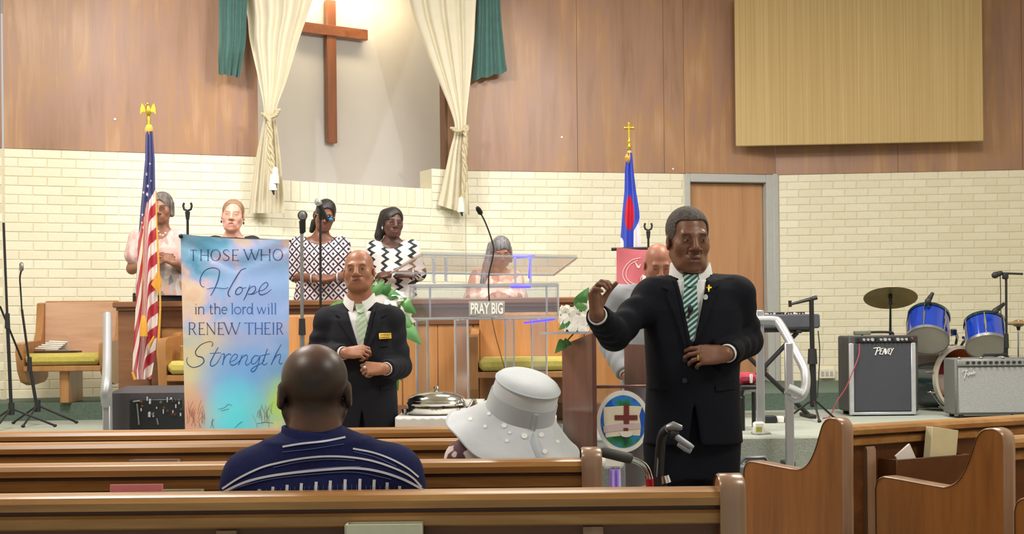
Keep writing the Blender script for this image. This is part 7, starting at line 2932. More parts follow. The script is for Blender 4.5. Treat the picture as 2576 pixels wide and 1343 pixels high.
secs = [(zz(1010), xx(1645), dG + .01, 86 * ps, .145), (zz(930), xx(1645), dG + .01, 82 * ps, .14), (zz(850), xx(1645), dG + .01, 84 * ps, .138), (zz(790), xx(1645), dG + .02, 88 * ps, .134), (zz(750), xx(1645), dG + .02, 82 * ps, .11), (zz(732), xx(1648), dG + .02, 60 * ps, .085)]
M_grys = plain('pale grey suit cloth', '8e9299', .75, var=.08, scale=180, bmp=.15, sheen=.1)
collar(root, K)
suit(root, K, secs, M_grys, M_grys, (xx(1650), zz(850), zz(715), .001, .08, dG - .03), .008, (.074, .070, .055))

def sigm(x):
    return 1 / (1 + np.exp(-np.clip(x, -30, 30)))


def buzz(T, q):
    # close-cropped black hair round the sides and back, worn thin over the crown
    m = sigm((.088 - q[:, 2] - .25 * q[:, 0]) / .012) * sigm((q[:, 2] + .052 + .02 * (q[:, 1] < .02)) / .007) * sigm((q[:, 1] + .045) / .012) * (np.abs(q[:, 0]) < .0885)
    m = np.clip(m * .86, 0, 1)[:, None]
    return T * (1 - m) + np.array(srgb('1f1817')) * m


# ---- seated man seen from behind ----------------------------------
dM = 3.60
root = thing('person', 'balding man seen from behind in navy shirt with white stripes, seated nearest the camera', 'person', (P(800, 1200, dM).x, dM + .02, .4375))
K = dict(neck=J(792, 1098, dM), shL=J(640, 1205, dM), shR=J(985, 1195, dM), elL=J(585, 1420, dM + .08), wrL=np.array((P(660, 1300, dM).x, dM + .30, .68)), elR=J(1040, 1415, dM + .08), wrR=np.array((P(930, 1300, dM).x, dM + .30, .68)))
hx = P(800, 1200, dM).x
K['hip'] = np.array((hx, dM + .06, .585))
for s, sg in (('L', -1), ('R', 1)):
    K['hp' + s] = np.array((hx + sg * .10, dM + .08, .535))
    K['kn' + s] = np.array((hx + sg * .13, dM + .46, .53))
    K['an' + s] = np.array((hx + sg * .13, dM + .44, .075))
    K['to' + s] = np.array((hx + sg * .14, dM + .56, .03))
hd = Head(J(791, 984, dM + .0), rot_head(192, -2, 0), 1.10, wide=1.09, jaw=1.1, ear=1.1, fine=False)
hands = [((K['wrL'], (.5, .8, -.2), (.2, 0, -1), 1), dict(s=1.0)), ((K['wrR'], (-.5, .8, -.2), (-.2, 0, -1), -1), dict(s=1.0))]
make_body(root, K, hd, '65493f', '5a3a34', '2c211e', .0052, hands, neck=.066, arm=1.1, paint=buzz)
M_str = plain('navy shirt', '161d4c', .85, var=.12, scale=60, bmp=.1, spec=.2)
zz = lambda py, d=dM: float(J(800, py, d)[2])
xx = lambda px, d=dM: float(J(px, 1200, d)[0])
ps = 1 / 917
secs = [(.56, hx, dM + .04, .20, .125), (.70, hx, dM + .02, .195, .13), (zz(1300), xx(808), dM + .005, 215 * ps, .135), (zz(1220), xx(810), dM, 205 * ps, .125), (zz(1160), xx(806), dM, 160 * ps, .10), (zz(1120), xx(798), dM, 108 * ps, .085)]
pr = [(loft(secs, 2.3), .03)]
for s in 'LR':
    pr += [(rcone(K['neck'] + (0, 0, -.035), K['sh' + s] + (0, 0, .0), .075, .075), .06), (rcone(K['sh' + s], K['el' + s], .080, .072), .04), (rcone(K['el' + s], K['el' + s] * .6 + K['wr' + s] * .4, .062, .056), .02)]
F = cloth_field(pr, .0062)
shirt = mesh_obj('shirt', F, M_str, root)
F = cloth_field([(rcone(K['neck'] + (0, .0, -.04), K['neck'] + (-.002, .01, .022), .102, .090), .01)], .005)
F.op(rcone(K['neck'] + (0, 0, -.02), K['neck'] + (0, .01, .2), .078, .084), .004, True)
F.op(inter((lambda X, Y, Z: F32(K['neck'][2] + .018) - Z - (X - F32(K['neck'][0])) * F32(.16), K['neck'] - .2, K['neck'] + .3), ell(K['neck'] + (0, 0, .1), (.2, .2, .14))), .004, True)
coll = mesh_obj('collar', F, M_str, root)
bv = bvh_of(shirt, coll)
M_wl = plain('white stripe', 'c9cbd6', .8)
zx = lambda x: 520 + x / 3.357
zy = lambda y: 860 + y / 3.357
for pts, wd in (([(640, 884), (800, 858), (1000, 836), (1172, 802)], 5), ([(130, 1240), (270, 1150), (450, 1064), (600, 1022), (800, 984), (1000, 966), (1200, 972), (1400, 1004), (1600, 1072), (1730, 1140), (1815, 1225)], 5),
                ([(100, 1288), (300, 1192), (480, 1142), (700, 1108), (1000, 1078), (1250, 1066), (1450, 1092), (1650, 1156), (1825, 1245)], 6), ([(1235, 900), (1400, 932), (1550, 985), (1690, 1060), (1790, 1140)], 4.5)):
    build('stripe', ribbon(MB(), [(zx(a), zy(b_)) for a, b_ in pts], wd, bv, .0015, .0015, k=7), M_wl, shirt, angle=0)
for x, y in ((340, 1270), (445, 1242), (560, 1222), (680, 1206), (800, 1192), (925, 1180), (1045, 1170), (1170, 1160), (1295, 1155), (1415, 1162), (1525, 1186), (1630, 1216), (1718, 1262)):
    build('stripe', ribbon(MB(), [(zx(x), zy(y)), (zx(x - 3), zy(y + 60)), (zx(x - 4), zy(1330))], 7.5, bv, .0015, .0015, k=3), M_wl, shirt, angle=0)
M_dim = plain('slate stripe', '4b5384', .8)
for pts in ([(200, 1255), (420, 1165), (700, 1100), (1000, 1062), (1300, 1050)], [(560, 1060), (800, 1010), (1040, 990), (1250, 1000)], [(1240, 925), (1420, 970), (1600, 1050)], [(640, 930), (900, 900), (1160, 860)], [(250, 1232), (520, 1160), (900, 1116), (1250, 1100), (1560, 1160)]):
    build('stripe', ribbon(MB(), [(zx(a), zy(b_)) for a, b_ in pts], 2.2, bv, .001, .001, k=7), M_dim, shirt, angle=0)
for x in range(370, 1640, 40):
    build('stripe', ribbon(MB(), [(zx(x + 15), zy(1200 + abs(x - 1150) * .06)), (zx(x + 12), zy(1330))], 1.6, bv, .001, .001, k=0), M_dim, shirt, angle=0)
pr = [(loft([(.47, hx, dM + .08, .17, .12), (.60, hx, dM + .05, .17, .12)], 2.3), .03)]
for s in 'LR':
    pr += [(rcone(K['hp' + s], K['kn' + s], .085, .070), .03), (rcone(K['kn' + s], K['an' + s], .072, .058), .02)]
F = cloth_field(pr, .008)
F.cut((0, 0, -1), -.055)
mesh_obj('trousers', F, plain('dark trousers', '22242b', .8), root)
for s in 'LR':
    shoe(root, K['an' + s], K['to' + s])

# ---- seated woman in the white hat --------------------------------
dH = 4.58
root = thing('person', 'woman seen from behind in a maroon and white floral blouse under a white hat', 'person', (P(1300, 1200, dH).x, dH + .05, .4375))
hx = P(1262, 1200, dH).x
K = dict(neck=J(1262, 1114, dH), shL=J(1172, 1162, dH), shR=J(1345, 1184, dH), elL=J(1150, 1340, dH + .08), wrL=np.array((hx - .08, dH + .30, .64)), elR=J(1372, 1340, dH + .08), wrR=np.array((hx + .06, dH + .30, .64)))
K['hip'] = np.array((hx, dH + .06, .575))
for s, sg in (('L', -1), ('R', 1)):
    K['hp' + s] = np.array((hx + sg * .09, dH + .07, .530))
    K['kn' + s] = np.array((hx + sg * .11, dH + .40, .53))
    K['an' + s] = np.array((hx + sg * .11, dH + .28, .075))
    K['to' + s] = np.array((hx + sg * .12, dH + .36, .03))
hd = Head(J(1300, 1048, dH + .01), rot_head(205, 4, -8), .94, fine=False)
make_body(root, K, hd, '7a5646', '6a4038', '2c211e', .006, [((K['wrL'], (.5, .8, -.2), (.2, 0, -1), 1), dict(s=.9)), ((K['wrR'], (-.5, .8, -.2), (-.2, 0, -1), -1), dict(s=.9))], neck=.05)
hair_shell(root, hd, .006, adds=[hd.e((0, .03, -.03), (.078, .075, .075)), rcone(J(1290, 1128, dH - .05), J(1370, 1148, dH - .05), .03, .02)], subs=[hd.e((0, -.11, -.02), (.1, .085, .2))], grow=1.06)
m, nt, b = newmat('maroon floral blouse')
vo = _n(nt, 'ShaderNodeTexVoronoi')
vo.inputs['Scale'].default_value = 15
nz = _n(nt, 'ShaderNodeTexNoise')
nz.inputs['Scale'].default_value = 14
nt.links.new(coords(nt), nz.inputs['Vector'])
va = _n(nt, 'ShaderNodeMix', data_type='VECTOR')
va.inputs['Factor'].default_value = .12
nt.links.new(coords(nt), va.inputs['A'])
nt.links.new(nz.outputs['Color'], va.inputs['B'])
nt.links.new(va.outputs['Result'], vo.inputs['Vector'])
r = ramp(nt, [(.0, srgb('e3d7d6')), (.52, srgb('dccdcf')), (.58, srgb('5b3340')), (1, srgb('4e2c38'))])
nt.links.new(vo.outputs['Distance'], r.inputs['Fac'])
nt.links.new(r.outputs['Color'], b.inputs['Base Color'])
b.inputs['Roughness'].default_value = .7
ps = 1 / 730
zz = lambda py, d=dH: float(J(1300, py, d)[2])
secs = [(.55, hx, dH + .05, .18, .12), (.75, hx, dH + .02, .17, .12), (zz(1260), hx, dH, .172, .12), (zz(1200), hx, dH, .165, .11), (zz(1150), hx, dH, .10, .085)]
pr = [(loft(secs, 2.3), .03)]
for s in 'LR':
    pr += [(rcone(K['neck'] + (0, 0, -.045), K['sh' + s] + (0, 0, .01), .062, .068), .05), (rcone(K['sh' + s], K['el' + s], .072, .062), .03)]
mesh_obj('blouse', cloth_field(pr, .007), m, root)
pr = [(loft([(.47, hx, dH + .08, .17, .12), (.58, hx, dH + .05, .16, .12)], 2.3), .03)]
for s in 'LR':
    pr += [(rcone(K['hp' + s], K['kn' + s], .085, .075), .05), (rcone(K['kn' + s], K['an' + s] + (0, 0, .15), .085, .09), .05)]
mesh_obj('skirt', cloth_field(pr, .009), plain('maroon skirt', '4e2c38', .8), root)
for s in 'LR':
    shoe(root, K['an' + s], K['to' + s])
# the hat: soft crown, band, drooping brim, all tipped to the right
M_hat = plain('white sheer hat mesh', 'cdd5de', .75, var=.03, scale=30, sheen=.4, bmp=.1)
M_hatb = plain('white satin', 'b9c3cd', .6, var=.02, sheen=.3)
M_dot = plain('white dot', 'f4f7fa', .7)
hc = P(1310, 1031, dH - .01)
RH = (Matrix.Rotation(math.radians(16), 3, 'Y') @ Matrix.Rotation(math.radians(19), 3, 'X'))
hroot = thing('sun_hat', 'wide white dressy hat with dotted drooping brim on the seated woman', 'hat', hc)
build('crown', MB().lathe([(0, .128), (.05, .130), (.085, .126), (.106, .114), (.112, .098), (.116, .05), (.121, .0), (.123, -.012), (.119, -.012), (.108, .09), (0, .118)], hc, RH, 56, 1.0, 1.02), M_hat, hroot, angle=60)
build('crown_piping', MB().tube([hc + RH @ Vector((.1135 * math.cos(a), .1155 * math.sin(a), .100)) for a in [2 * PI * i / 48 for i in range(49)]], .004, 8), M_hatb, hroot, angle=60)
build('hat_band', MB().lathe([(.1225, -.012), (.1245, -.012), (.1195, .052), (.1175, .052), (.1225, -.012)], hc, RH, 56, 1.0, 1.02), M_hatb, hroot, angle=60)
n = 72
prof = [(.121, -.006), (.134, -.018), (.155, -.039), (.178, -.061), (.203, -.083), (.228, -.101), (.231, -.106)]
vs, fs = [], []
for i, (r_, z_) in enumerate(prof):
    for j in range(n):
        a = 2 * PI * j / n
        k = i / 6
        wv_ = k * (.010 * math.sin(3 * a + 3.64) + .006 * math.sin(7 * a))
        vs.append(hc + RH @ Vector((r_ * math.cos(a) * (1 + .04 * k), r_ * math.sin(a), z_ + wv_)))
for i in range(6):
    for j in range(n):
        a, c = i * n + j, i * n + (j + 1) % n
        fs.append((a, c, c + n, a + n))
m_ = len(vs)
vs2 = [v - (RH @ Vector((0, 0, .0025))) for v in vs]
fs = fs + [tuple(reversed([q + m_ for q in f])) for f in fs] + [(6 * n + (j + 1) % n, 6 * n + j, 6 * n + j + m_, 6 * n + (j + 1) % n + m_) for j in range(n)] + [(j, (j + 1) % n, (j + 1) % n + m_, j + m_) for j in range(n)]
brim = build('brim', MB().add(vs + vs2, fs), M_hat, hroot, angle=60)
build('brim_binding', MB().tube([vs[6 * n + j % n] for j in range(n + 1)], .0045, 8), M_hatb, brim, angle=60)
BB = bvh_of(brim)
mb = MB()
for (x, y, r_) in ((1268, 1070, 7), (1310, 1055, 7), (1319, 1096, 8), (1362, 1093, 7), (1183, 1053, 5), (1220, 1072, 5), (1262, 1034, 5), (1282, 1088, 4), (1370, 1135, 7), (1420, 1060, 5), (1440, 1112, 6), (1403, 1110, 5), (1275, 1108, 5), (1230, 1040, 5)):
    if hit(BB, x, y)[0] is not None:
        drape([(x + r_ * math.cos(i * .628), y + r_ * .9 * math.sin(i * .628)) for i in range(10)], BB, .001, .0015, 4, mb=mb)
build('dot', mb, M_dot, brim, angle=0)
a0 = 5.15
bw = [hc + RH @ Vector((.127 * math.cos(a0), .127 * math.sin(a0), z)) for z in (.045, .01, -.02)]
build('bow', MB().tube([bw[0], bw[1], bw[2], vs[2 * n + int(a0 / 2 / PI * n)] + Vector((0, -.004, 0)), vs[4 * n + int((a0 + .1) / 2 / PI * n)] + Vector((0, -.004, .0))], [.008, .013, .010, .014, .012], 10, flat=(.35, (0, 1, 0))), M_hatb, hroot, angle=60)


# ---- choir --------------------------------------------------------
def lathe_pts(*a):
    return a


def choir(label, d, head, K, secs, mat, skin, lip, brow, hands, hair=None, sleeve=(.072, .066), short=.9, h=.0056, skirt=None, long_sl=False, neckcut=None, eyel='2a1c18'):
    root = thing('person', label, 'person', (float(K['neck'][0]), d, ZS))
    x = float((K['shL'][0] + K['shR'][0]) / 2)
    standing(K, x, d + .02, ZS, .82, .08)
    make_body(root, K, head, skin, lip, brow, h, hands, neck=.05, eyeline=eyel, arm=1.05)
    pr = [(loft(secs, 2.2), .02)]
    for s in 'LR':
        pr.append((rcone(K['neck'] + (0, .01, -.055), K['sh' + s] + (0, 0, .0), .050, .060), .04))
        e = K['sh' + s] + (K['el' + s] - K['sh' + s]) * short
        pr.append((rcone(K['sh' + s], e, sleeve[0], sleeve[1]), .025))
        if long_sl:
            pr.append((rcone(K['el' + s], K['el' + s] + (K['wr' + s] - K['el' + s]) * .8, sleeve[1], sleeve[1] * .75), .02))
    F = cloth_field(pr, .0068)
    F.op(rcone(K['neck'] + (0, -.02, -.01), K['neck'] + (0, 0, .2), .072, .08), .006, True)
    F.op(ell(K['neck'] + (0, -.09, -.035), (.07, .08, neckcut or .05)), .006, True)
    top = mesh_obj('dress' if skirt is None else 'blouse', F, mat, root)
    z0 = secs[0][0]
    sk = [(ZS + .12, x, d + .02, .22, .16), (ZS + .5, x, d + .02, .20, .15), (z0 + .03, x, d + .02, secs[0][3] * .99, secs[0][4] * .98)]
    mesh_obj('skirt', cloth_field([(loft(sk, 2.1), .02)], .012), skirt or mat, root)
    for s in 'LR':
        shoe(root, K['an' + s], K['to' + s])
    return root, top


def secs_px(d, cx, rows):
    p_ = d / FPX
    return [(float(J(cx, y, d)[2]), float(J(x, y, d)[0]), d + .01, hw * p_, dp) for y, x, hw, dp in rows]


# diamond dress material
M_dia, nt, b = newmat('diamond lattice dress')
sx = _n(nt, 'ShaderNodeSeparateXYZ')
nt.links.new(coords(nt), sx.inputs[0])


def vmn(nt, op, a, b_=None, c=None, clamp=False):
    n_ = _n(nt, 'ShaderNodeMath', operation=op)
    n_.use_clamp = clamp
    for i, v in enumerate((a, b_, c)):
        if v is None:
            continue
        if isinstance(v, (int, float)):
            n_.inputs[i].default_value = v
        else:
            nt.links.new(v, n_.inputs[i])
    return n_.outputs[0]


def diag(nt, sx, sg, k):
    s_ = vmn(nt, 'MULTIPLY', vmn(nt, 'ADD', sx.outputs['X'], vmn(nt, 'MULTIPLY', sx.outputs['Z'], sg)), k)
    return vmn(nt, 'ABSOLUTE', vmn(nt, 'SUBTRACT', vmn(nt, 'FRACT', vmn(nt, 'ADD', s_, 100.0)), .5))


u_, v_ = diag(nt, sx, .9, 1 / .072), diag(nt, sx, -.9, 1 / .072)
line = vmn(nt, 'GREATER_THAN', vmn(nt, 'MAXIMUM', u_, v_), .40)
dot = vmn(nt, 'LESS_THAN', vmn(nt, 'MAXIMUM', u_, v_), .15)
mk = vmn(nt, 'MAXIMUM', line, dot)
mxn = _n(nt, 'ShaderNodeMix', data_type='RGBA')
nt.links.new(mk, mxn.inputs['Factor'])
mxn.inputs['A'].default_value = (*srgb('d9cfd8'), 1)
mxn.inputs['B'].default_value = (*srgb('2a2030'), 1)
nt.links.new(mxn.outputs['Result'], b.inputs['Base Color'])
b.inputs['Roughness'].default_value = .75

M_zig, nt, b = newmat('zigzag jacket')
sx = _n(nt, 'ShaderNodeSeparateXYZ')
nt.links.new(coords(nt), sx.inputs[0])
tri = vmn(nt, 'PINGPONG', vmn(nt, 'ADD', sx.outputs['Z'], 10.0), .027)
nzz = _n(nt, 'ShaderNodeTexNoise')
nzz.inputs['Scale'].default_value = 9
nt.links.new(coords(nt), nzz.inputs['Vector'])
xs_ = vmn(nt, 'ADD', vmn(nt, 'MULTIPLY', sx.outputs['X'], 9.6), vmn(nt, 'MULTIPLY', tri, 13.0))
xs_ = vmn(nt, 'ADD', xs_, vmn(nt, 'MULTIPLY', nzz.outputs['Fac'], .5))
fr = vmn(nt, 'FRACT', vmn(nt, 'ADD', xs_, 50.12))
mk = vmn(nt, 'LESS_THAN', fr, .31)
mxn = _n(nt, 'ShaderNodeMix', data_type='RGBA')
nt.links.new(mk, mxn.inputs['Factor'])
mxn.inputs['A'].default_value = (*srgb('dcdcde'), 1)
mxn.inputs['B'].default_value = (*srgb('1e2628'), 1)
nt.links.new(mxn.outputs['Result'], b.inputs['Base Color'])
b.inputs['Roughness'].default_value = .7


def patch_mat(name, stops, scale, stretch=(1, 1, 1)):
    m, nt, b = newmat(name)
    vo = _n(nt, 'ShaderNodeTexVoronoi')
    vo.inputs['Scale'].default_value = scale
    nt.links.new(coords(nt, stretch), vo.inputs['Vector'])
    sp = _n(nt, 'ShaderNodeSeparateColor')
    nt.links.new(vo.outputs['Color'], sp.inputs[0])
    r = ramp(nt, [(p, srgb(c)) for p, c in stops], 'CONSTANT')
    nt.links.new(sp.outputs[0], r.inputs['Fac'])
    nt.links.new(r.outputs['Color'], b.inputs['Base Color'])
    b.inputs['Roughness'].default_value = .75
    return m


# woman in the diamond dress
d = 10.15
K = dict(neck=J(808, 592, d + .02), shL=J(752, 618, d + .02), shR=J(858, 618, d + .02), elL=J(742, 696, d + .02), elR=J(872, 694, d + .02), wrL=J(790, 700, d - .20), wrR=J(842, 698, d - .20))
hd = Head(J(818, 541, d - .02), rot_head(14, 14, 10), 1.0, lines=.45, brow=.85, wide=.96, nose=1.1, lips=1.2, jaw=.95)
rt, top = choir('woman with dark hair and sunglasses in a black and white diamond lattice dress', d, hd, K,
                secs_px(d, 808, [(775, 808, 74, .14), (720, 808, 64, .135), (680, 807, 60, .135), (640, 806, 62, .135), (612, 806, 50, .10)]), M_dia, '7b513f', '7d3f3f', '261a17',
                [((K['wrL'], (.95, -.1, .0), (0, .8, -.6), 1), dict(s=.9, curl=(.6, .65, .7, .75))), ((K['wrR'], (-.9, -.15, -.05), (0, .7, -.7), -1), dict(s=.9, curl=(.7, .75, .8, .85)))])
hair_shell(rt, hd, .0055, adds=[hd.e((-.02, .05, -.02), (.07, .06, .06)), rcone(J(792, 560, d + .05), J(784, 580, d + .05), .032, .02)], subs=[hd.e((.012, -.105, -.012), (.068, .075, .082))], grow=1.10)
gl = MB()
R_ = Matrix([list(r) for r in hd.R])
for x in (-1, 1):
    gl.sph(hd.T((x * .033, -.094, -.002)), (.026, .008, .019), R_, 14, 8)
gl.tube([hd.T((-.075, -.02, .002)), hd.T((-.058, -.088, .004)), hd.T((.058, -.088, .004)), hd.T((.075, -.02, .002))], .004, 6)
gls = build('sunglasses', gl, plain('dark lens', '14161c', .1, coat=1), rt, angle=60)
build('lens_glint', MB().sph(hd.T((.040, -.101, -.008)), (.016, .005, .012), R_, 12, 8), plain('painted blue glint', '2f8fd0', .15), gls, angle=0)  # blue reflection on the dark lens, modelled as a coloured blob
build('bracelet', MB().tube([K['wrL'] + np.array((-.02, .033 * math.cos(a), .033 * math.sin(a))) for a in np.linspace(0, 2 * PI, 17)], .006, 8), M_silv, rt, angle=60)
build('bracelet', MB().tube([K['wrR'] + np.array((.02, .033 * math.cos(a), .033 * math.sin(a))) for a in np.linspace(0, 2 * PI, 17)], .006, 8), M_silv, rt, angle=60)

# woman in the zigzag jacket
K = dict(neck=J(985, 602, d + .02), shL=J(944, 628, d + .02), shR=J(1034, 626, d + .02), elL=J(938, 700, d + .02), elR=J(1052, 688, d + .02), wrL=J(1010, 690, d - .20), wrR=J(985, 690, d - .17))
hd = Head(J(988, 560, d - .02), rot_head(20, 2, 4), .98, lines=.45, brow=.85, wide=1.0, nose=1.25, lips=1.35, jaw=1.0)
rt, top = choir('woman with straight black hair in a white jacket with black zigzags, arms folded', d, hd, K,
                secs_px(d, 985, [(775, 988, 66, .14), (720, 988, 58, .135), (680, 988, 56, .14), (640, 988, 56, .135), (616, 988, 44, .10)]), M_zig, '5e4038', '7a4146', '1d1413',
                [((K['wrL'], (.95, .1, .05), (0, .8, -.6), 1), dict(s=.9, curl=(.3, .3, .35, .4))), ((K['wrR'], (-.9, .1, -.05), (0, .7, -.7), -1), dict(s=.9, curl=(.4, .4, .4, .4)))], long_sl=True, sleeve=(.074, .064))
hair_shell(rt, hd, .0055, k=.035, adds=[rcone(J(968, 540, d + .0), J(953, 594, d + .0), .040, .036), hd.e((-.02, .045, -.01), (.075, .06, .08))], subs=[hd.e((.022, -.092, -.02), (.062, .062, .088))], grow=1.10)
gl = MB()
R_ = Matrix([list(r) for r in hd.R])
for x in (-1, 1):
    gl.tube([hd.T((x * .033 + .021 * math.cos(a), -.096, -.003 + .014 * math.sin(a))) for a in np.linspace(0, 2 * PI, 17)], .0018, 5)
gl.tube([hd.T((-.012, -.099, 0)), hd.T((.012, -.099, 0))], .0018, 5)
build('spectacles', gl, plain('spectacle wire', '6d5560', .3, .6), rt, angle=60)
build('earring', MB().sph(hd.T((-.083, -.008, -.05)), (.007, .007, .014)), M_silv, rt)
build('bracelet', MB().tube([J(1040, 690, d - .16) + np.array((.0, .036 * math.cos(a), .042 * math.sin(a))) for a in np.linspace(0, 2 * PI, 17)], .008, 8), M_silv, rt, angle=60)

# woman behind the striped flag
K = dict(neck=J(405, 572, d + .02), shL=J(348, 600, d + .02), shR=J(446, 600, d + .02), elL=J(332, 676, d + .03), elR=J(468, 680, d + .03), wrL=J(392, 664, d - .18), wrR=J(440, 662, d - .18))
hd = Head(J(408, 522, d - .02), rot_head(-4, 8, 0), .98, lines=.45, brow=.85, wide=1.0, nose=1.1)
M_blo, nt, b = newmat('pink and white patterned blouse')
vo = _n(nt, 'ShaderNodeTexVoronoi')
vo.inputs['Scale'].default_value = 26
nt.links.new(coords(nt, (1, 1, .55)), vo.inputs['Vector'])
sp = _n(nt, 'ShaderNodeSeparateColor')
nt.links.new(vo.outputs['Color'], sp.inputs[0])
rA = ramp(nt, [(0, srgb('d8b3b3')), (.4, srgb('e4c6c2')), (.7, srgb('cf9f9f')), (.9, srgb('ddd5d5'))], 'CONSTANT')
rB = ramp(nt, [(0, srgb('d9d5d4')), (.55, srgb('b9b4b6')), (.8, srgb('8d868c')), (.9, srgb('c9a79c'))], 'CONSTANT')
nt.links.new(sp.outputs[0], rA.inputs['Fac'])
nt.links.new(sp.outputs[1], rB.inputs['Fac'])
sz = _n(nt, 'ShaderNodeSeparateXYZ')
nt.links.new(coords(nt), sz.inputs[0])
z_split = float(J(405, 665, d)[2]) - ZS
fz = vmn(nt, 'MULTIPLY_ADD', vmn(nt, 'SUBTRACT', sz.outputs['Z'], z_split), -14.0, .5, True)
mxn = _n(nt, 'ShaderNodeMix', data_type='RGBA')
nt.links.new(fz, mxn.inputs['Factor'])
nt.links.new(rA.outputs['Color'], mxn.inputs['A'])
nt.links.new(rB.outputs['Color'], mxn.inputs['B'])
nt.links.new(mxn.outputs['Result'], b.inputs['Base Color'])
b.inputs['Roughness'].default_value = .75
rt, top = choir('grey-bobbed woman with glasses in a pink patterned blouse, half behind the striped flag', d, hd, K,
                secs_px(d, 400, [(745, 402, 64, .14), (700, 402, 58, .135), (660, 400, 56, .135), (625, 398, 56, .13), (598, 398, 44, .10)]), M_blo, '9a6d58', '8f5a54', '4a3a34',
                [((K['wrL'], (.8, -.2, .45), (.3, .6, -.4), 1), dict(s=.95, curl=(.35, .4, .45, .5))), ((K['wrR'], (-.75, -.2, .5), (-.3, .6, -.4), -1), dict(s=.95, curl=(.4, .4, .45, .5)))],
                short=.55, skirt=plain('black skirt', '211f22', .8), sleeve=(.075, .08), neckcut=.075)
hair_shell(rt, hd, .0055, adds=[rcone(hd.T((-.068, .012, .03)), hd.T((-.072, .005, -.055)), .026, .022), rcone(hd.T((.068, .012, .03)), hd.T((.072, .005, -.055)), .026, .022), hd.e((0, .05, -.02), (.07, .055, .06))], subs=[hd.e((0, -.10, -.02), (.062, .07, .085))], mat=hairmat('grey bob hair', '4a4341', '857d79', .55), grow=1.10)
gl = MB()
R_ = Matrix([list(r) for r in hd.R])
for x in (-1, 1):
    gl.tube([hd.T((x * .032 + .020 * math.cos(a), -.095, -.004 + .014 * math.sin(a))) for a in np.linspace(0, 2 * PI, 17)], .0018, 5)
gl.tube([hd.T((-.012, -.098, 0)), hd.T((.012, -.098, 0))], .0018, 5)
build('spectacles', gl, bpy.data.materials['spectacle wire'], rt, angle=60)
mb = MB()
for (x, y) in ((398, 582), (403, 590), (410, 592), (416, 586), (404, 604)):
    mb.sph(J(x, y, d - .085), (.008, .008, .008))
build('necklace', mb, plain('pearl', 'e6dccf', .25), rt, angle=60)

# woman behind the hope banner
K = dict(neck=J(585, 590, d + .02), shL=J(540, 616, d + .02), shR=J(636, 616, d + .02), elL=J(528, 700, d + .03), elR=J(650, 700, d + .03), wrL=J(560, 720, d - .16), wrR=J(615, 720, d - .16))
hd = Head(J(586, 541, d - .02), rot_head(6, 0, 4), 1.02, lines=.45, brow=.85, wide=1.05, nose=1.15, lips=1.0, mouth=.004, jaw=1.05, long=1.1)
rt, top = choir('pale-faced woman with thin reddish hair in black, only her head above the hope banner', d, hd, K,
                secs_px(d, 588, [(775, 588, 62, .14), (700, 588, 56, .135), (650, 588, 54, .135), (615, 588, 44, .10)]), plain('black dress', '1c1c20', .8), 'd8a594', '9a4743', '8f6f5c',
                [((K['wrL'], (.8, -.2, -.3), (0, .7, -.6), 1), dict(s=.9)), ((K['wrR'], (-.8, -.2, -.3), (0, .7, -.6), -1), dict(s=.9))], neckcut=.065, eyel='5f4038')
hair_shell(rt, hd, .0055, subs=[hd.e((.008, -.088, -.005), (.075, .080, .088)), hd.e((0, -.05, -.09), (.12, .11, .06))], mat=hairmat('reddish grey hair', '83624c', 'a8876f', .55), grow=1.05)
for x in (-1, 1):
    build('earring', MB().sph(hd.T((x * .083, .0, -.055)), (.006, .006, .012)), M_rub, rt)

# grey-haired woman behind the pulpit
d = 10.30
K = dict(neck=J(1252, 672, d + .03), shL=J(1205, 700, d + .02), shR=J(1292, 700, d + .02), elL=J(1188, 752, d + .03), elR=J(1306, 752, d + .03), wrL=J(1232, 752, d - .18), wrR=J(1275, 750, d - .18))
hd = Head(J(1261, 632, d - .06), rot_head(6, 24, -2), .96, lines=.45, brow=.85, wide=.98, nose=1.05)
M_pat = patch_mat('pink patchwork blouse', [(0, 'd9b3a2'), (.3, 'e8d3c4'), (.55, 'c99b8c'), (.75, 'ead9cf'), (.9, 'b58577')], 17, (1, 1, .8))
rt = thing('person', 'woman with long grey hair and bowed head in pink patchwork blouse behind the pulpit', 'person', (float(K['neck'][0]), d, ZS))
standing(K, float(K['neck'][0]), d + .02, ZS, .60, .08)
make_body(rt, K, hd, 'a9755f', '95605a', '4a3a34', .0056, [((K['wrL'], (.85, -.2, .2), (0, .7, -.6), 1), dict(s=.95, curl=(.5, .5, .55, .6))), ((K['wrR'], (-.85, -.2, .2), (0, .7, -.6), -1), dict(s=.95, curl=(.55, .6, .6, .6)))], neck=.048, eyeline='3a261f')
secs = secs_px(d, 1250, [(800, 1248, 74, .15), (755, 1248, 62, .14), (720, 1248, 54, .13), (695, 1248, 44, .10)])
pr = [(loft(secs, 2.2), .02)]
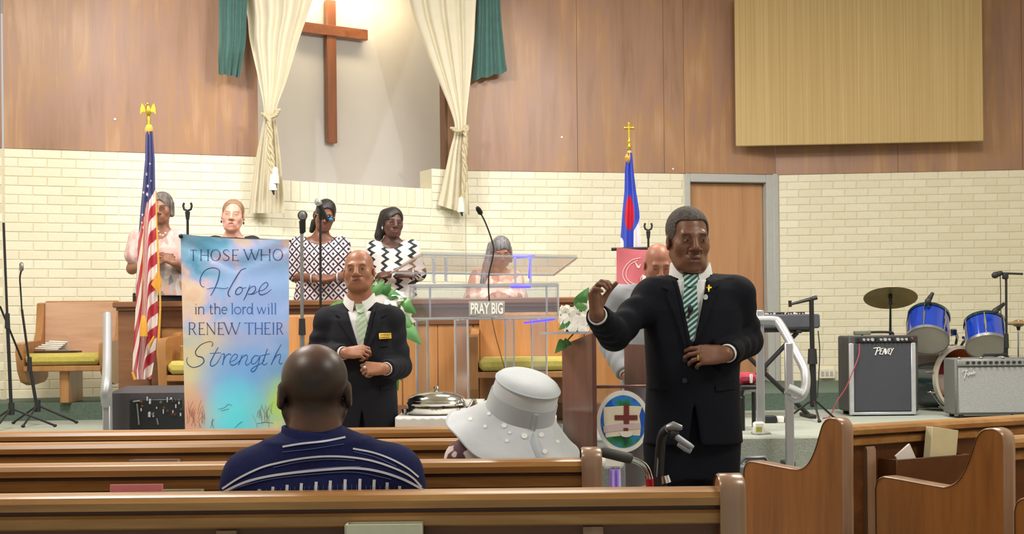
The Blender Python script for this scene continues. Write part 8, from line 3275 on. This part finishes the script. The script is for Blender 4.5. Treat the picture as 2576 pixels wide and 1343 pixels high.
for s in 'LR':
    pr += [(rcone(K['neck'] + (0, .01, -.05), K['sh' + s], .05, .062), .04), (rcone(K['sh' + s], K['el' + s], .075, .07), .03), (rcone(K['el' + s], K['el' + s] * .25 + K['wr' + s] * .75, .066, .055), .02)]
F = cloth_field(pr, .0068)
F.op(rcone(K['neck'] + (0, -.02, -.01), K['neck'] + (0, 0, .2), .07, .08), .006, True)
mesh_obj('blouse', F, M_pat, rt)
mesh_obj('skirt', cloth_field([(loft([(ZS + .12, float(K['neck'][0]), d + .02, .24, .18), (secs[0][0] + .03, float(K['neck'][0]), d + .02, secs[0][3], secs[0][4])], 2.1), .02)], .012), plain('brown skirt', '5b4640', .8), rt)
for s in 'LR':
    shoe(rt, K['an' + s], K['to' + s])
M_lg = hairmat('long grey hair', '55545a', '8d8c93', .5)
hair_shell(rt, hd, .0055, adds=[rcone(J(1240, 620, d + .0), J(1226, 668, d - .05), .045, .035), rcone(J(1226, 668, d - .05), J(1214, 712, d - .09), .038, .022), hd.e((0, .05, -.02), (.07, .055, .06)), rcone(J(1282, 625, d + .02), J(1284, 655, d), .02, .018)], subs=[hd.e((.012, -.10, -.035), (.062, .075, .088))], mat=M_lg, grow=1.09)


# ------------------------------------------------------------------ things that come in several carry one group phrase
GROUPS = {'microphone_stand': 'microphone stands on the stage', 'hymnal': 'hymnals left about the pews', 'bench': 'oak benches with mustard seats',
          'curtain': 'cream curtains at the niche', 'sheer_drape': 'teal drapes beside the curtains', 'handrail': 'aluminium stair handrails', 'goblet': 'silver goblets on the communion table',
          'flag': 'flags on gold-topped poles', 'flower_arrangement': 'white flower arrangements', 'guitar_amplifier': 'amplifiers on the stage', 'tom_drum': 'blue tom drums',
          'drum_microphone': 'microphones clipped to the toms', 'pedal': 'small boxes under the keyboard', 'person': 'people at the service'}
for o in list(bpy.data.objects):
    if o.parent is None and o.get('category'):
        st_ = o.name.split('.')[0]
        if st_ == 'pew':
            o['group'] = 'angled oak pews on the right' if 'angled' in o['label'] else 'dark oak pews across the view'
        elif st_ in GROUPS:
            o['group'] = GROUPS[st_]
